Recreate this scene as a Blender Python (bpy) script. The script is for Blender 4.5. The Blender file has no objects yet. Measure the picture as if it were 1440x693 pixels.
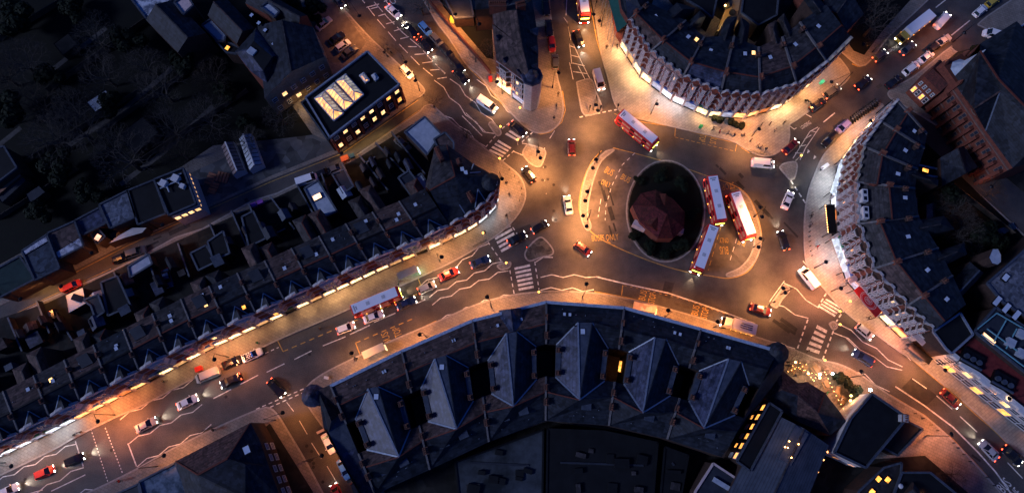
import bpy, bmesh, math, random
from mathutils import Vector, Matrix
random.seed(7)
R = math.radians
sc = bpy.context.scene
COL = sc.collection
# ------------------------------------------------------------------ camera
TH = R(14.6); FP = 973.0; H = 150.0
cam_d = bpy.data.cameras.new("camera"); cam = bpy.data.objects.new("camera", cam_d); COL.objects.link(cam)
cam.location = (0, 0, H); cam.rotation_euler = (TH, 0, 0)
cam_d.sensor_width = 36; cam_d.lens = 36*FP/1440; cam_d.clip_end = 2000; cam_d.clip_start = 1
sc.camera = cam
# ------------------------------------------------------------------ sky, sun, exposure
wd = bpy.data.worlds.new("World"); sc.world = wd; wd.use_nodes = True
nt = wd.node_tree; bg = nt.nodes["Background"]
sky = nt.nodes.new("ShaderNodeTexSky"); sky.sky_type = 'NISHITA'; sky.sun_disc = False
SUN_EL = R(2.0); SUN_ROT = R(250)
sky.sun_elevation = SUN_EL; sky.sun_rotation = SUN_ROT; sky.air_density = 1.0; sky.dust_density = 0.3; sky.ozone_density = 6.0
hs = nt.nodes.new("ShaderNodeHueSaturation"); hs.inputs["Saturation"].default_value = 0.98; hs.inputs["Value"].default_value = 1.0; hs.inputs["Hue"].default_value = 0.515; nt.links.new(sky.outputs[0], hs.inputs["Color"]); nt.links.new(hs.outputs[0], bg.inputs[0]); bg.inputs[1].default_value = 0.14
sl = bpy.data.lights.new("dusk_sun", 'SUN'); so = bpy.data.objects.new("dusk_sun", sl); COL.objects.link(so)
sl.energy = 0.9; sl.angle = R(12); sl.color = (0.62, 0.68, 1.0)
so.rotation_euler = (R(58), 0, R(-75))
sc.view_settings.view_transform = 'Standard'; sc.view_settings.look = 'None'
sc.view_settings.exposure = 1.0; sc.view_settings.gamma = 1.0
LAMP_E = 2900.0; SHOP_E = 46.0; HEAD_E = 40.0

def W(px, py, h=0.0):
    u = px-720.0; v = 346.5-py
    t = (H-h)/(FP*math.cos(TH)-v*math.sin(TH))
    return Vector((u*t, (v*math.cos(TH)+FP*math.sin(TH))*t, h))
def WD(px, py, dx, dy, h=0.0):           # unit ground direction of a pixel direction
    d = W(px+dx*.1, py+dy*.1, h)-W(px, py, h); d.z = 0
    return d.normalized()
# ------------------------------------------------------------------ materials
MATS = {}
def mat(name, c1, c2=None, rough=0.8, scale=0.6, courses=0, cell=0, bump=0.0, metal=0.0, emit=None, es=0.0, spec=0.2, contrast=1.0):
    if name in MATS: return MATS[name]
    m = bpy.data.materials.new(name); m.use_nodes = True; MATS[name] = m
    n = m.node_tree.nodes; l = m.node_tree.links; b = n["Principled BSDF"]
    b.inputs["Roughness"].default_value = rough; b.inputs["Metallic"].default_value = metal
    b.inputs["Specular IOR Level"].default_value = spec
    c2 = c2 or tuple(x*1.35 for x in c1)
    if emit:
        b.inputs["Emission Color"].default_value = (*emit, 1); b.inputs["Emission Strength"].default_value = es
    geo = n.new("ShaderNodeNewGeometry")
    nz = n.new("ShaderNodeTexNoise"); nz.inputs["Scale"].default_value = scale; nz.inputs["Detail"].default_value = 8; nz.inputs["Roughness"].default_value = 0.65
    l.new(geo.outputs["Position"], nz.inputs["Vector"])
    mr = n.new("ShaderNodeMapRange"); mr.inputs[1].default_value = 0.5-0.17/contrast; mr.inputs[2].default_value = 0.5+0.17/contrast
    l.new(nz.outputs[0], mr.inputs[0])
    mx = n.new("ShaderNodeMix"); mx.data_type = 'RGBA'; mx.inputs[6].default_value = (*c1, 1); mx.inputs[7].default_value = (*c2, 1)
    l.new(mr.outputs[0], mx.inputs[0]); out = mx.outputs[2]; hgt = nz.outputs[0]
    if cell:
        vo = n.new("ShaderNodeTexVoronoi"); vo.inputs["Scale"].default_value = cell; l.new(geo.outputs["Position"], vo.inputs["Vector"])
        mv = n.new("ShaderNodeMapRange"); mv.inputs[3].default_value = 0.4; mv.inputs[4].default_value = 1.6; l.new(vo.outputs["Color"], mv.inputs[0])
        mm = n.new("ShaderNodeMix"); mm.data_type = 'RGBA'; mm.blend_type = 'MULTIPLY'; mm.inputs[0].default_value = 1
        l.new(out, mm.inputs[6]); l.new(mv.outputs[0], mm.inputs[7]); out = mm.outputs[2]
    if courses:
        sp = n.new("ShaderNodeSeparateXYZ"); l.new(geo.outputs["Position"], sp.inputs[0])
        m1 = n.new("ShaderNodeMath"); m1.operation = 'MULTIPLY'; m1.inputs[1].default_value = courses; l.new(sp.outputs[2], m1.inputs[0])
        m2 = n.new("ShaderNodeMath"); m2.operation = 'FRACT'; l.new(m1.outputs[0], m2.inputs[0])
        m3 = n.new("ShaderNodeMapRange"); m3.inputs[1].default_value = 0; m3.inputs[2].default_value = 0.35; m3.inputs[3].default_value = 0.55; m3.inputs[4].default_value = 1; l.new(m2.outputs[0], m3.inputs[0])
        mm = n.new("ShaderNodeMix"); mm.data_type = 'RGBA'; mm.blend_type = 'MULTIPLY'; mm.inputs[0].default_value = 1
        l.new(out, mm.inputs[6]); l.new(m3.outputs[0], mm.inputs[7]); out = mm.outputs[2]
    l.new(out, b.inputs["Base Color"])
    if bump:
        bp = n.new("ShaderNodeBump"); bp.inputs["Strength"].default_value = bump; bp.inputs["Distance"].default_value = 0.05
        n2 = n.new("ShaderNodeTexNoise"); n2.inputs["Scale"].default_value = scale*8; n2.inputs["Detail"].default_value = 4; l.new(geo.outputs["Position"], n2.inputs["Vector"])
        l.new(n2.outputs[0], bp.inputs["Height"]); l.new(bp.outputs[0], b.inputs["Normal"])
    return m
def lit(name, col, es, vary=True):
    if name in MATS: return MATS[name]
    m = bpy.data.materials.new(name); m.use_nodes = True; MATS[name] = m
    n = m.node_tree.nodes; l = m.node_tree.links; b = n["Principled BSDF"]
    b.inputs["Base Color"].default_value = (col[0]*.3, col[1]*.3, col[2]*.3, 1); b.inputs["Roughness"].default_value = .3
    b.inputs["Emission Color"].default_value = (*col, 1); b.inputs["Emission Strength"].default_value = es
    if vary:
        geo = n.new("ShaderNodeNewGeometry"); vo = n.new("ShaderNodeTexVoronoi"); vo.inputs["Scale"].default_value = 1.3; l.new(geo.outputs["Position"], vo.inputs["Vector"])
        mv = n.new("ShaderNodeMapRange"); mv.inputs[3].default_value = es*.25; mv.inputs[4].default_value = es*1.4; l.new(vo.outputs["Color"], mv.inputs[0]); l.new(mv.outputs[0], b.inputs["Emission Strength"])
    return m
asphalt = mat("asphalt", (0.03, 0.028, 0.028), (0.08, 0.071, 0.064), rough=0.55, spec=.4, scale=0.13, cell=0, bump=0.35, contrast=1.1)
# worn patches, repairs and fine grain on the asphalt
def grain(m, sc1, lo, hi):
    n = m.node_tree.nodes; l = m.node_tree.links; b = n["Principled BSDF"]
    src = b.inputs["Base Color"].links[0].from_socket
    geo = n.new("ShaderNodeNewGeometry"); nz = n.new("ShaderNodeTexNoise"); nz.inputs["Scale"].default_value = sc1; nz.inputs["Detail"].default_value = 3
    l.new(geo.outputs["Position"], nz.inputs["Vector"]); mv = n.new("ShaderNodeMapRange"); mv.inputs[1].default_value = .3; mv.inputs[2].default_value = .7
    mv.inputs[3].default_value = lo; mv.inputs[4].default_value = hi; l.new(nz.outputs[0], mv.inputs[0])
    mm = n.new("ShaderNodeMix"); mm.data_type = 'RGBA'; mm.blend_type = 'MULTIPLY'; mm.inputs[0].default_value = 1
    l.new(src, mm.inputs[6]); l.new(mv.outputs[0], mm.inputs[7]); l.new(mm.outputs[2], b.inputs["Base Color"])
grain(asphalt, 6.0, .6, 1.4)
def paving(name, c, rot, sx=.9):
    m = mat(name, c, tuple(x*1.5 for x in c), rough=.8, scale=.35, bump=.2)
    n = m.node_tree.nodes; l = m.node_tree.links; b = n["Principled BSDF"]; src = b.inputs["Base Color"].links[0].from_socket
    geo = n.new("ShaderNodeNewGeometry"); mp = n.new("ShaderNodeMapping"); mp.inputs["Rotation"].default_value = (0, 0, rot); l.new(geo.outputs["Position"], mp.inputs[0])
    br = n.new("ShaderNodeTexBrick"); br.inputs["Scale"].default_value = 1.0; br.inputs["Brick Width"].default_value = sx; br.inputs["Row Height"].default_value = .6; br.inputs["Mortar Size"].default_value = .035
    br.inputs["Color1"].default_value = (.86, .86, .86, 1); br.inputs["Color2"].default_value = (1.1, 1.08, 1.05, 1); br.inputs["Mortar"].default_value = (.62, .62, .62, 1); br.inputs["Bias"].default_value = .1
    l.new(mp.outputs[0], br.inputs["Vector"])
    mm = n.new("ShaderNodeMix"); mm.data_type = 'RGBA'; mm.blend_type = 'MULTIPLY'; mm.inputs[0].default_value = 1
    l.new(src, mm.inputs[6]); l.new(br.outputs[0], mm.inputs[7]); l.new(mm.outputs[2], b.inputs["Base Color"]); return m
PAVE = paving("paving_slabs", (.15, .135, .12), R(25)); PAVE2 = paving("pale_paving_slabs", (.2, .185, .165), R(-35))
KERB = mat("kerb_granite", (.2, .19, .18), (.32, .3, .28), scale=2)
WHITE = mat("white_road_paint", (.36, .35, .33), (.72, .71, .68), scale=1.6, rough=.6, contrast=1.3)
YEL = mat("yellow_road_paint", (.26, .17, .05), (.5, .32, .08), scale=1.6, rough=.6, contrast=1.2)
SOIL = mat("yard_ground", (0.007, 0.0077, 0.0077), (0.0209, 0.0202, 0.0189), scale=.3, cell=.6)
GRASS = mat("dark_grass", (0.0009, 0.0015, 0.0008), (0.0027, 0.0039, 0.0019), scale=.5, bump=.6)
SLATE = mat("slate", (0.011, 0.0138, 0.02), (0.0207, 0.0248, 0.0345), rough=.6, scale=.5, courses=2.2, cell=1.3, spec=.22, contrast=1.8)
SLATE2 = mat("blue_and_lit_slate", (.018, .023, .045), (.052, .06, .105), rough=.42, scale=.7, courses=2.2, cell=1.3, spec=.3, contrast=1.8)  # real blue slate; on the southern wings its paler tone paints in west light
BROWN = mat("brown_tile", (0.0471, 0.0324, 0.0304), (0.0876, 0.0572, 0.0527), rough=.7, scale=.5, courses=2.2, cell=1.4, contrast=1.8)
GREYT = mat("grey_tile", (0.0267, 0.0245, 0.0267), (0.0491, 0.0446, 0.0469), rough=.65, scale=.5, courses=2.2, cell=1.4, contrast=1.8)
REDT = mat("red_tile", (0.0518, 0.0113, 0.0097), (0.0842, 0.0194, 0.0146), rough=.65, scale=.8, courses=3.0, cell=3)
LEAD = mat("lead_flashing", (0.175, 0.21, 0.266), (0.294, 0.336, 0.392), rough=.35, scale=2, metal=.3)
LEADD = mat("lead_flat", (0.042, 0.0546, 0.0756), (0.084, 0.1008, 0.1344), rough=.4, scale=1.2, metal=.2)
RIDGE = mat("red_ridge_tile", (0.088, 0.024, 0.016), (0.136, 0.04, 0.028), scale=3)
STONE = mat("white_stucco", (0.3155, 0.2945, 0.2945), (0.5049, 0.4769, 0.4628), scale=2, rough=.6)
BRICK = mat("red_brick", (0.12, 0.0375, 0.0263), (0.21, 0.0675, 0.045), scale=1.5, courses=4, rough=.8)
BRICKD = mat("dark_brick", (0.0336, 0.0216, 0.0192), (0.0624, 0.0384, 0.0312), scale=1.5, courses=4, rough=.85)
BUFF = mat("buff_brick", (.24, .18, .12), (.36, .28, .2), scale=1.2, courses=4)
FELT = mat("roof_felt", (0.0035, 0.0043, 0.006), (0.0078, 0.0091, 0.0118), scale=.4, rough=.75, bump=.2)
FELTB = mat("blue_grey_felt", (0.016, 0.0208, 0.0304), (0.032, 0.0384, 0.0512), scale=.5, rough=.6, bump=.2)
PALE = mat("pale_roof_sheet", (0.256, 0.304, 0.368), (0.4, 0.448, 0.512), scale=.8, rough=.5)
PINKR = mat("pale_pink_roof", (.42, .33, .33), (.6, .48, .46), scale=.8, rough=.5)
GREENR = mat("green_felt", (0.009, 0.024, 0.0252), (0.018, 0.042, 0.042), scale=.5)
DRED = mat("dark_red_roof", (0.036, 0.0065, 0.008), (0.0684, 0.0116, 0.013), scale=.6, courses=3, cell=2.5)
REDF = mat("red_roof_covering", (.1, .015, .018), (.17, .03, .03), scale=1.2, rough=.8)
DARK = mat("dark_metal", (0.009, 0.0096, 0.0108), (0.018, 0.018, 0.0204), rough=.4, metal=.6)
BLK = mat("black_glass", (.006, .007, .01), (.012, .014, .018), rough=.08, spec=.8)
GLASS = mat("window_glass", (.02, .025, .04), (.05, .06, .08), rough=.12, spec=.8)
WFR = mat("white_frame", (0.48, 0.48, 0.48), (0.64, 0.64, 0.64), scale=3, rough=.5)
RUB = mat("rubber", (.01, .01, .01), (.02, .02, .02), rough=.8)
BARK = mat("bark", (0.036, 0.027, 0.021), (0.066, 0.051, 0.039), scale=3)
TWIG = mat("pale_twigs", (0.05, 0.0425, 0.0375), (0.085, 0.075, 0.065), scale=3)
LEAF = mat("dark_leaves", (0.0024, 0.0055, 0.0019), (0.0079, 0.0142, 0.0047), scale=1.5)
ROOMW = lit("lit_room_warm", (1.0, .55, .2), 1.6); ROOMO = lit("lit_room_orange", (1.0, .36, .06), 1.6)
SHOPW = lit("shop_light_warm", (1.0, .6, .28), 1.8); SHOPC = lit("shop_light_cool", (.85, .88, 1.0), 1.0); SHOPO = lit("shop_light_orange", (1.0, .4, .13), 1.6)
BULB = lit("bulb_warm", (1.0, .45, .13), 9.0, False); BULBW = lit("bulb_white", (1.0, .95, .8), 60.0, False); LED = lit("lamp_lens", (1.0, .62, .3), 8.0, False)
HL = lit("headlight_glass", (1.0, .93, .8), 18.0, False); TL = lit("taillight_glass", (1.0, .06, .02), 7.0, False)
HLO = mat("headlight_unlit", (.5, .5, .5), rough=.2); TLO = mat("taillight_unlit", (.2, .01, .01), rough=.25)
AMB = lit("amber_globe", (1.0, .4, .04), 6.0, False)
SHOPD = {SHOPW.name: lit('dim_shop_warm', (1.0, .5, .2), .45), SHOPC.name: lit('dim_shop_cool', (.7, .75, 1.0), .3), SHOPO.name: lit('dim_shop_orange', (1.0, .3, .08), .45)}
PBRICK = mat('painted_brick', (.2, .12, .1), (.42, .3, .27), scale=1.4, courses=2.5, contrast=1.6)
STONEW = mat('white_gable_stucco', (.5, .47, .47), (.75, .72, .72), scale=2, rough=.6)
SKYL = mat("skylight_glass", (.45, .52, .62), (.6, .68, .78), rough=.15, spec=.8)  # pale base colour paints in the sky reflected by the panes

# ------------------------------------------------------------------ builders
OFF = {}
class MB:
    def __init__(s): s.v = []; s.f = []; s.m = []
    def face(s, pts, mi=0):
        i = len(s.v); s.v += [Vector(p) for p in pts]; s.f.append(tuple(range(i, i+len(pts)))); s.m.append(mi)
    def prism(s, pts, z0, z1, mi=0, bottom=False, top_mi=None):
        b = [Vector((p[0], p[1], z0)) for p in pts]; t = [Vector((p[0], p[1], z1)) for p in pts]; n = len(pts)
        area = sum(b[i].x*b[(i+1) % n].y-b[(i+1) % n].x*b[i].y for i in range(n))
        if area < 0: b.reverse(); t.reverse()
        for i in range(n): s.face([b[i], b[(i+1) % n], t[(i+1) % n], t[i]], mi)
        s.face(t, mi if top_mi is None else top_mi)
        if bottom: s.face(b[::-1], mi)
    def walls(s, pts, z0=0.0, mi=0):
        n = len(pts)
        for i in range(n):
            a = Vector(pts[i]); c = Vector(pts[(i+1) % n])
            s.face([(a.x, a.y, z0), (c.x, c.y, z0), c, a], mi)
    def box(s, c, ax, lx, ly, z0, z1, mi=0):
        ax = Vector((ax[0], ax[1], 0)).normalized(); ay = Vector((-ax.y, ax.x, 0)); c = Vector((c[0], c[1], 0))
        s.prism([c-ax*lx/2-ay*ly/2, c+ax*lx/2-ay*ly/2, c+ax*lx/2+ay*ly/2, c-ax*lx/2+ay*ly/2], z0, z1, mi, True)
    def tube(s, p, q, r1, r2, n=6, mi=0, caps=True):
        p = Vector(p); q = Vector(q); d = q-p
        if d.length < 1e-5: return
        d.normalize(); a = d.orthogonal().normalized(); b = d.cross(a); i0 = len(s.v)
        for k in range(n):
            t = 2*math.pi*k/n; s.v.append(p+(a*math.cos(t)+b*math.sin(t))*r1)
        for k in range(n):
            t = 2*math.pi*k/n; s.v.append(q+(a*math.cos(t)+b*math.sin(t))*r2)
        for k in range(n):
            s.f.append((i0+k, i0+(k+1) % n, i0+n+(k+1) % n, i0+n+k)); s.m.append(mi)
        if caps:
            s.f.append(tuple(i0+n+k for k in range(n))); s.m.append(mi); s.f.append(tuple(i0+k for k in reversed(range(n)))); s.m.append(mi)
    def bar(s, p, q, w, h, mi=0):            # flat-topped strip with thickness between two points
        p = Vector(p); q = Vector(q); d = q-p; e = Vector((-d.y, d.x, 0))
        if e.length < 1e-6: e = Vector((1, 0, 0))
        e = e.normalized()*w/2; u = Vector((0, 0, h))
        A = [p-e-u, p+e-u, p+e+u, p-e+u]; B = [q-e-u, q+e-u, q+e+u, q-e+u]
        for i in range(4): s.face([A[i], A[(i+1) % 4], B[(i+1) % 4], B[i]], mi)
        s.face(A[::-1], mi); s.face(B, mi)
    def ball(s, c, r, mi=0, n=8, sz=1.0):
        c = Vector(c); i0 = len(s.v); m = max(3, n//2)
        for j in range(1, m):
            ph = math.pi*j/m
            for k in range(n):
                t = 2*math.pi*k/n; s.v.append(c+Vector((math.sin(ph)*math.cos(t)*r, math.sin(ph)*math.sin(t)*r, math.cos(ph)*r*sz)))
        top = len(s.v); s.v.append(c+Vector((0, 0, r*sz))); bot = len(s.v); s.v.append(c-Vector((0, 0, r*sz)))
        for j in range(m-2):
            for k in range(n):
                a = i0+j*n+k; b = i0+j*n+(k+1) % n; s.f.append((a, a+n, b+n, b)); s.m.append(mi)
        for k in range(n):
            s.f.append((top, i0+k, i0+(k+1) % n)); s.m.append(mi)
            a = i0+(m-2)*n; s.f.append((bot, a+(k+1) % n, a+k)); s.m.append(mi)
    def build(s, name, mats, parent=None, base=None, smooth=False):
        if not isinstance(mats, (list, tuple)): mats = [mats]
        off = OFF.get(parent, Vector((0, 0, 0))) if parent else (Vector(base) if base is not None else Vector((0, 0, 0)))
        me = bpy.data.meshes.new(name); me.from_pydata([v-off for v in s.v], [], s.f)
        for m in mats: me.materials.append(m)
        me.polygons.foreach_set("material_index", s.m)
        if smooth: me.polygons.foreach_set("use_smooth", [True]*len(s.f))
        bm = bmesh.new(); bm.from_mesh(me); bmesh.ops.recalc_face_normals(bm, faces=bm.faces); bm.to_mesh(me); bm.free()
        o = bpy.data.objects.new(name, me); COL.objects.link(o)
        if parent: o.parent = parent
        else: o.location = off
        OFF[o] = off
        return o
def tag(o, label, cat, group=None):
    o["label"] = label; o["category"] = cat
    if group: o["group"] = group
    return o
def thing(name, loc, label, cat, group=None):
    o = bpy.data.objects.new(name, None); COL.objects.link(o); o.location = loc; OFF[o] = Vector(loc); o.empty_display_size = .5
    return tag(o, label, cat, group)
def struct(name, mb, m, kind='structure', parent=None):
    o = mb.build(name, m, parent)
    if parent is None: o["kind"] = kind
    return o
def copy_thing(root, loc, rz, label, group=None, mats=None):
    r = root.copy(); COL.objects.link(r); r.location = loc; r.rotation_euler = (0, 0, rz); r["label"] = label
    if group: r["group"] = group
    def kids(src, dst):
        for ch in list(src.children):
            c = ch.copy(); COL.objects.link(c); c.parent = dst
            if mats: 
                for sl_ in c.material_slots:
                    if sl_.link == 'OBJECT' and sl_.material and sl_.material.name in mats: sl_.material = mats[sl_.material.name]
            kids(ch, c)
    kids(root, r); return r
def spot(parent, p, energy, color, ang=150, size=.25, rot=(0, 0, 0), blend=.6):
    d = bpy.data.lights.new("lamp_light", 'SPOT'); d.energy = energy; d.color = color; d.spot_size = R(ang); d.spot_blend = blend; d.shadow_soft_size = size
    o = bpy.data.objects.new("lamp_light", d); COL.objects.link(o); o.parent = parent; o.location = Vector(p)-OFF.get(parent, Vector((0, 0, 0))); o.rotation_euler = rot
    return o
def area(parent, p, sx, sy, energy, color, nrm):
    d = bpy.data.lights.new("shop_light", 'AREA'); d.shape = 'RECTANGLE'; d.size = sx; d.size_y = sy; d.energy = energy; d.color = color; d.spread = R(150)
    o = bpy.data.objects.new("shop_light", d); COL.objects.link(o); o.parent = parent; o.location = Vector(p)-OFF[parent]
    n_ = Vector(nrm).normalized(); x = Vector((-n_.y, n_.x, 0)).normalized(); z = -n_; y = z.cross(x)
    o.rotation_euler = Matrix((x, y, z)).transposed().to_euler(); return o
def P2(pts, z=0.0): return [W(x, y, 0.0).to_2d().to_3d()+Vector((0, 0, z)) for x, y in pts]
ORD = ["first", "second", "third", "fourth", "fifth", "sixth", "seventh", "eighth", "ninth", "tenth", "eleventh", "twelfth", "thirteenth", "fourteenth", "fifteenth", "sixteenth", "seventeenth", "eighteenth", "nineteenth", "twentieth"]
# ------------------------------------------------------------------ ground, road, pavements
g = MB(); g.face([(-900, -700, -.06), (900, -700, -.06), (900, 1100, -.06), (-900, 1100, -.06)]); struct("ground", g, SOIL)
road = MB(); road.face([W(-260, 860), W(1700, 860), W(1700, -160), W(-260, -160)]); road = struct("road", road, asphalt)
def smooth_poly(p):
    return p
def pave(name, pts, m=PAVE, z=.12, kerb=True):
    a = MB(); q = P2(pts); a.prism(q, -.02, z); o = struct(name, a, m)
    if kerb is not True and not kerb: return o
    k = MB(); rng = range(len(q)) if kerb is True else range(kerb[0], kerb[1])
    c = sum(q, Vector())/len(q)
    for i in rng:
        p1 = q[i]; p2 = q[(i+1) % len(q)]; d = (p2-p1)
        if d.length < .01: continue
        d.normalize(); k.bar(p1+Vector((0, 0, .07)), p2+Vector((0, 0, .07)), .34, .068)
    kk = k.build("kerb", KERB, o); return o
def curve(pts, n=4):
    out = []
    for i in range(len(pts)-1):
        p0 = pts[max(i-1, 0)]; p1 = pts[i]; p2 = pts[i+1]; p3 = pts[min(i+2, len(pts)-1)]
        for k in range(n):
            t = k/n
            out.append(tuple(.5*((2*p1[j])+(-p0[j]+p2[j])*t+(2*p0[j]-5*p1[j]+4*p2[j]-p3[j])*t*t+(-p0[j]+3*p1[j]-3*p2[j]+p3[j])*t**3) for j in (0, 1)))
    out.append(pts[-1]); return out
K1 = curve([(-130, 730), (-60, 698), (0, 668), (75, 632), (107, 614), (163, 586), (200, 570), (270, 533), (330, 507), (392, 477), (478, 440), (540, 412), (605, 383), (640, 366), (685, 340), (705, 326), (722, 310), (733, 294), (739, 276), (736, 258), (728, 245), (715, 234), (700, 222), (682, 209), (667, 196), (641, 177), (622, 161), (607, 148), (597, 150)])
M1 = [(590, 158), (498, 221), (440, 248), (390, 272), (354, 283), (285, 322), (247, 334), (200, 360), (156, 382), (67, 421), (0, 456), (-130, 515)]
pave("pavement_long_row", K1+M1, kerb=(0, len(K1)+len(M1)-1))
K2 = curve([(590, 137), (597, 130), (592, 120), (565, 95), (540, 72), (515, 48), (481, 10), (440, -40), (390, -100)])
M2 = [(-200, -100), (-200, 520), (-130, 490), (0, 430), (60, 403), (102, 382), (150, 357), (180, 342), (380, 253), (481, 213)]
pave("pavement_north_west", K2+M2, kerb=(0, len(K2)-1))
K3 = curve([(560, -100), (585, -22), (612, 28), (632, 55), (655, 90), (675, 108), (700, 138), (727, 168), (742, 181), (756, 187), (772, 185), (786, 174), (792, 155), (789, 130), (783, 105), (779, 60), (774, 20), (770, -20), (762, -100)])
pave("pavement_wedge", K3)
K4 = curve([(812, -100), (829, -20), (838, 30), (846, 78), (855, 110), (862, 138), (869, 153), (882, 163), (905, 169), (930, 175), (965, 183), (1000, 191), (1030, 199), (1052, 212), (1070, 219), (1084, 219), (1096, 213), (1107, 203), (1110, 190), (1110, 176), (1120, 169), (1150, 147), (1185, 119), (1194, 108), (1192, 98), (1180, 82)])
pave("pavement_crescent_north", K4+[(1150, 20), (1120, -100)], m=PAVE2, kerb=(0, len(K4)-1))
K4b = curve([(1170, 62), (1200, 88), (1212, 93), (1225, 84), (1250, 52), (1300, 5), (1345, -40), (1400, -100)])
pave("pavement_north_east", K4b+[(1140, -100), (1150, 0)], kerb=(0, len(K4b)-1))
K5 = curve([(1440, 330), (1300, 205), (1248, 156), (1240, 147), (1230, 146), (1218, 158), (1195, 180), (1166, 209), (1155, 224), (1146, 244), (1138, 265), (1133, 290), (1131, 320), (1132, 360), (1140, 384), (1158, 405), (1178, 428), (1200, 448), (1225, 465), (1265, 494), (1283, 505), (1330, 543), (1365, 573), (1400, 605), (1420, 625), (1450, 650), (1520, 720)])
pave("pavement_crescent_east", K5+[(1700, 700), (1700, 330), (1500, 370)], m=PAVE2, kerb=(0, len(K5)-1))
K5b = curve([(1520, 330), (1400, 232), (1290, 160), (1252, 138), (1254, 125), (1285, 108), (1335, 68), (1342, 72), (1400, 105), (1500, 160)])
pave("pavement_church", K5b, kerb=True)
K5c = curve([(1500, 90), (1440, 68), (1385, 40), (1380, 30), (1440, -12), (1560, -100)])
pave("pavement_far_corner", K5c+[(1700, -100), (1700, 90)], kerb=(0, len(K5c)-1))
K6 = curve([(580, 800), (525, 704), (490, 650), (462, 610), (440, 580), (430, 562), (430, 548), (438, 537), (455, 525), (478, 513), (520, 493), (560, 475), (615, 452), (660, 432), (700, 419), (740, 412), (780, 410), (835, 412), (900, 424), (960, 440), (1000, 452), (1040, 466), (1080, 479), (1120, 493), (1150, 505), (1180, 512), (1210, 527), (1253, 557), (1300, 585), (1340, 620), (1380, 662), (1415, 704), (1480, 800)])
pave("pavement_crescent_south", K6, kerb=(0, len(K6)-1))
K7 = curve([(30, 735), (100, 703), (150, 680), (192, 659), (240, 632), (300, 603), (340, 585), (365, 575), (378, 573), (390, 582), (405, 606), (430, 648), (460, 704), (510, 800)])
pave("pavement_south_west", K7+[(0, 800)], kerb=(0, len(K7)-1))
# islands
def island(name, pts, m=PAVE, z=.13): return pave(name, curve(pts+[pts[0]], 3)[:-1], m, z)
island("traffic_island", [(742, 203), (756, 207), (767, 213), (764, 226), (758, 235), (746, 230), (735, 216)])
DPAVE = mat("dark_island_setts", (.045, .042, .035), (.1, .09, .075), scale=.8, cell=1.5)
island("traffic_island", [(742, 349), (755, 336), (764, 335), (777, 350), (776, 358), (760, 362), (744, 367), (738, 358)], DPAVE)
island("traffic_island", [(811, 116), (831, 112), (838, 130), (846, 155), (822, 162), (815, 140)])
island("traffic_island", [(1096, 236), (1103, 230), (1120, 229), (1118, 248), (1112, 253), (1107, 249)])
island("traffic_island", [(1084, 428), (1098, 408), (1104, 400), (1110, 408), (1100, 420), (1092, 432)])
island("refuge", [(687, 175), (692, 172), (704, 184), (703, 190), (698, 190)])
island("refuge", [(699, 374), (704, 371), (711, 370), (718, 369), (716, 376), (705, 379)])
island("refuge", [(1166, 455), (1172, 452), (1177, 457), (1176, 461), (1171, 463)])
STAT = curve([(862, 208), (905, 219), (950, 232), (990, 246), (1035, 262), (1055, 280), (1067, 310), (1071, 340), (1062, 368), (1048, 384), (1025, 391), (1000, 388), (960, 381), (920, 369), (875, 351), (840, 333), (823, 316), (815, 298), (815, 278), (821, 252), (832, 228), (846, 212)])
sb = MB(); sb.face([W(*p)+Vector((0, 0, .0008)) for p in STAT]); sb = struct("bus_station_surface", sb, mat("station_asphalt", (.045, .041, .038), (.12, .105, .092), scale=.22, rough=.6, bump=.3, contrast=1.2))
# strips round the bus station
island("station_strip", [(852, 213), (864, 211), (846, 226), (836, 248), (829, 275), (826, 300), (831, 318), (826, 324), (819, 312), (816, 290), (820, 262), (830, 234)])
island("station_strip", [(1040, 267), (1054, 281), (1066, 312), (1070, 340), (1062, 366), (1046, 383), (1026, 389), (1022, 385), (1040, 377), (1055, 360), (1061, 338), (1056, 312), (1048, 290), (1036, 270)])
RC = (936, 297)
ring = [(RC[0]+55*math.cos(a*math.pi/20), RC[1]+71*math.sin(a*math.pi/20)) for a in range(40)]
pave("roundabout_rim", ring, DPAVE, .13)
gi = MB(); gi.prism(P2([(RC[0]+52*math.cos(a*math.pi/20), RC[1]+68*math.sin(a*math.pi/20)) for a in range(40)]), 0, .25); struct("roundabout_green", gi, GRASS)
# grass and yards behind the rows
def ground_patch(name, pts, m, z=.17):
    a = MB(); a.prism(P2(pts), 0, z); return struct(name, a, m)
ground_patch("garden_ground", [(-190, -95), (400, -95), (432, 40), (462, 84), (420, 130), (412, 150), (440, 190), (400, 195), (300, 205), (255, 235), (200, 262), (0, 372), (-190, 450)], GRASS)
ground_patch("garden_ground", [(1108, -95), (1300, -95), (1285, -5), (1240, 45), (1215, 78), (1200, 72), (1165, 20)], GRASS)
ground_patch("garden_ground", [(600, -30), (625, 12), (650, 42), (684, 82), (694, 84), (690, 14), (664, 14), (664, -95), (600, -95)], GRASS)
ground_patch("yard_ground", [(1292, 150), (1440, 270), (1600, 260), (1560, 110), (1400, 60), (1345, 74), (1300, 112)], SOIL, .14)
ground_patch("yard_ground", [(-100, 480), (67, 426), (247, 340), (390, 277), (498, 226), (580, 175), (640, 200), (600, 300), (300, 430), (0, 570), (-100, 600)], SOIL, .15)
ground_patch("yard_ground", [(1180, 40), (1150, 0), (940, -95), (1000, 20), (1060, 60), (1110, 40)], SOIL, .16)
ground_patch("garden_ground", [(1290, 190), (1480, 372), (1480, 700), (1440, 600), (1300, 470), (1320, 380), (1290, 300)], GRASS, .16)
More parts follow.
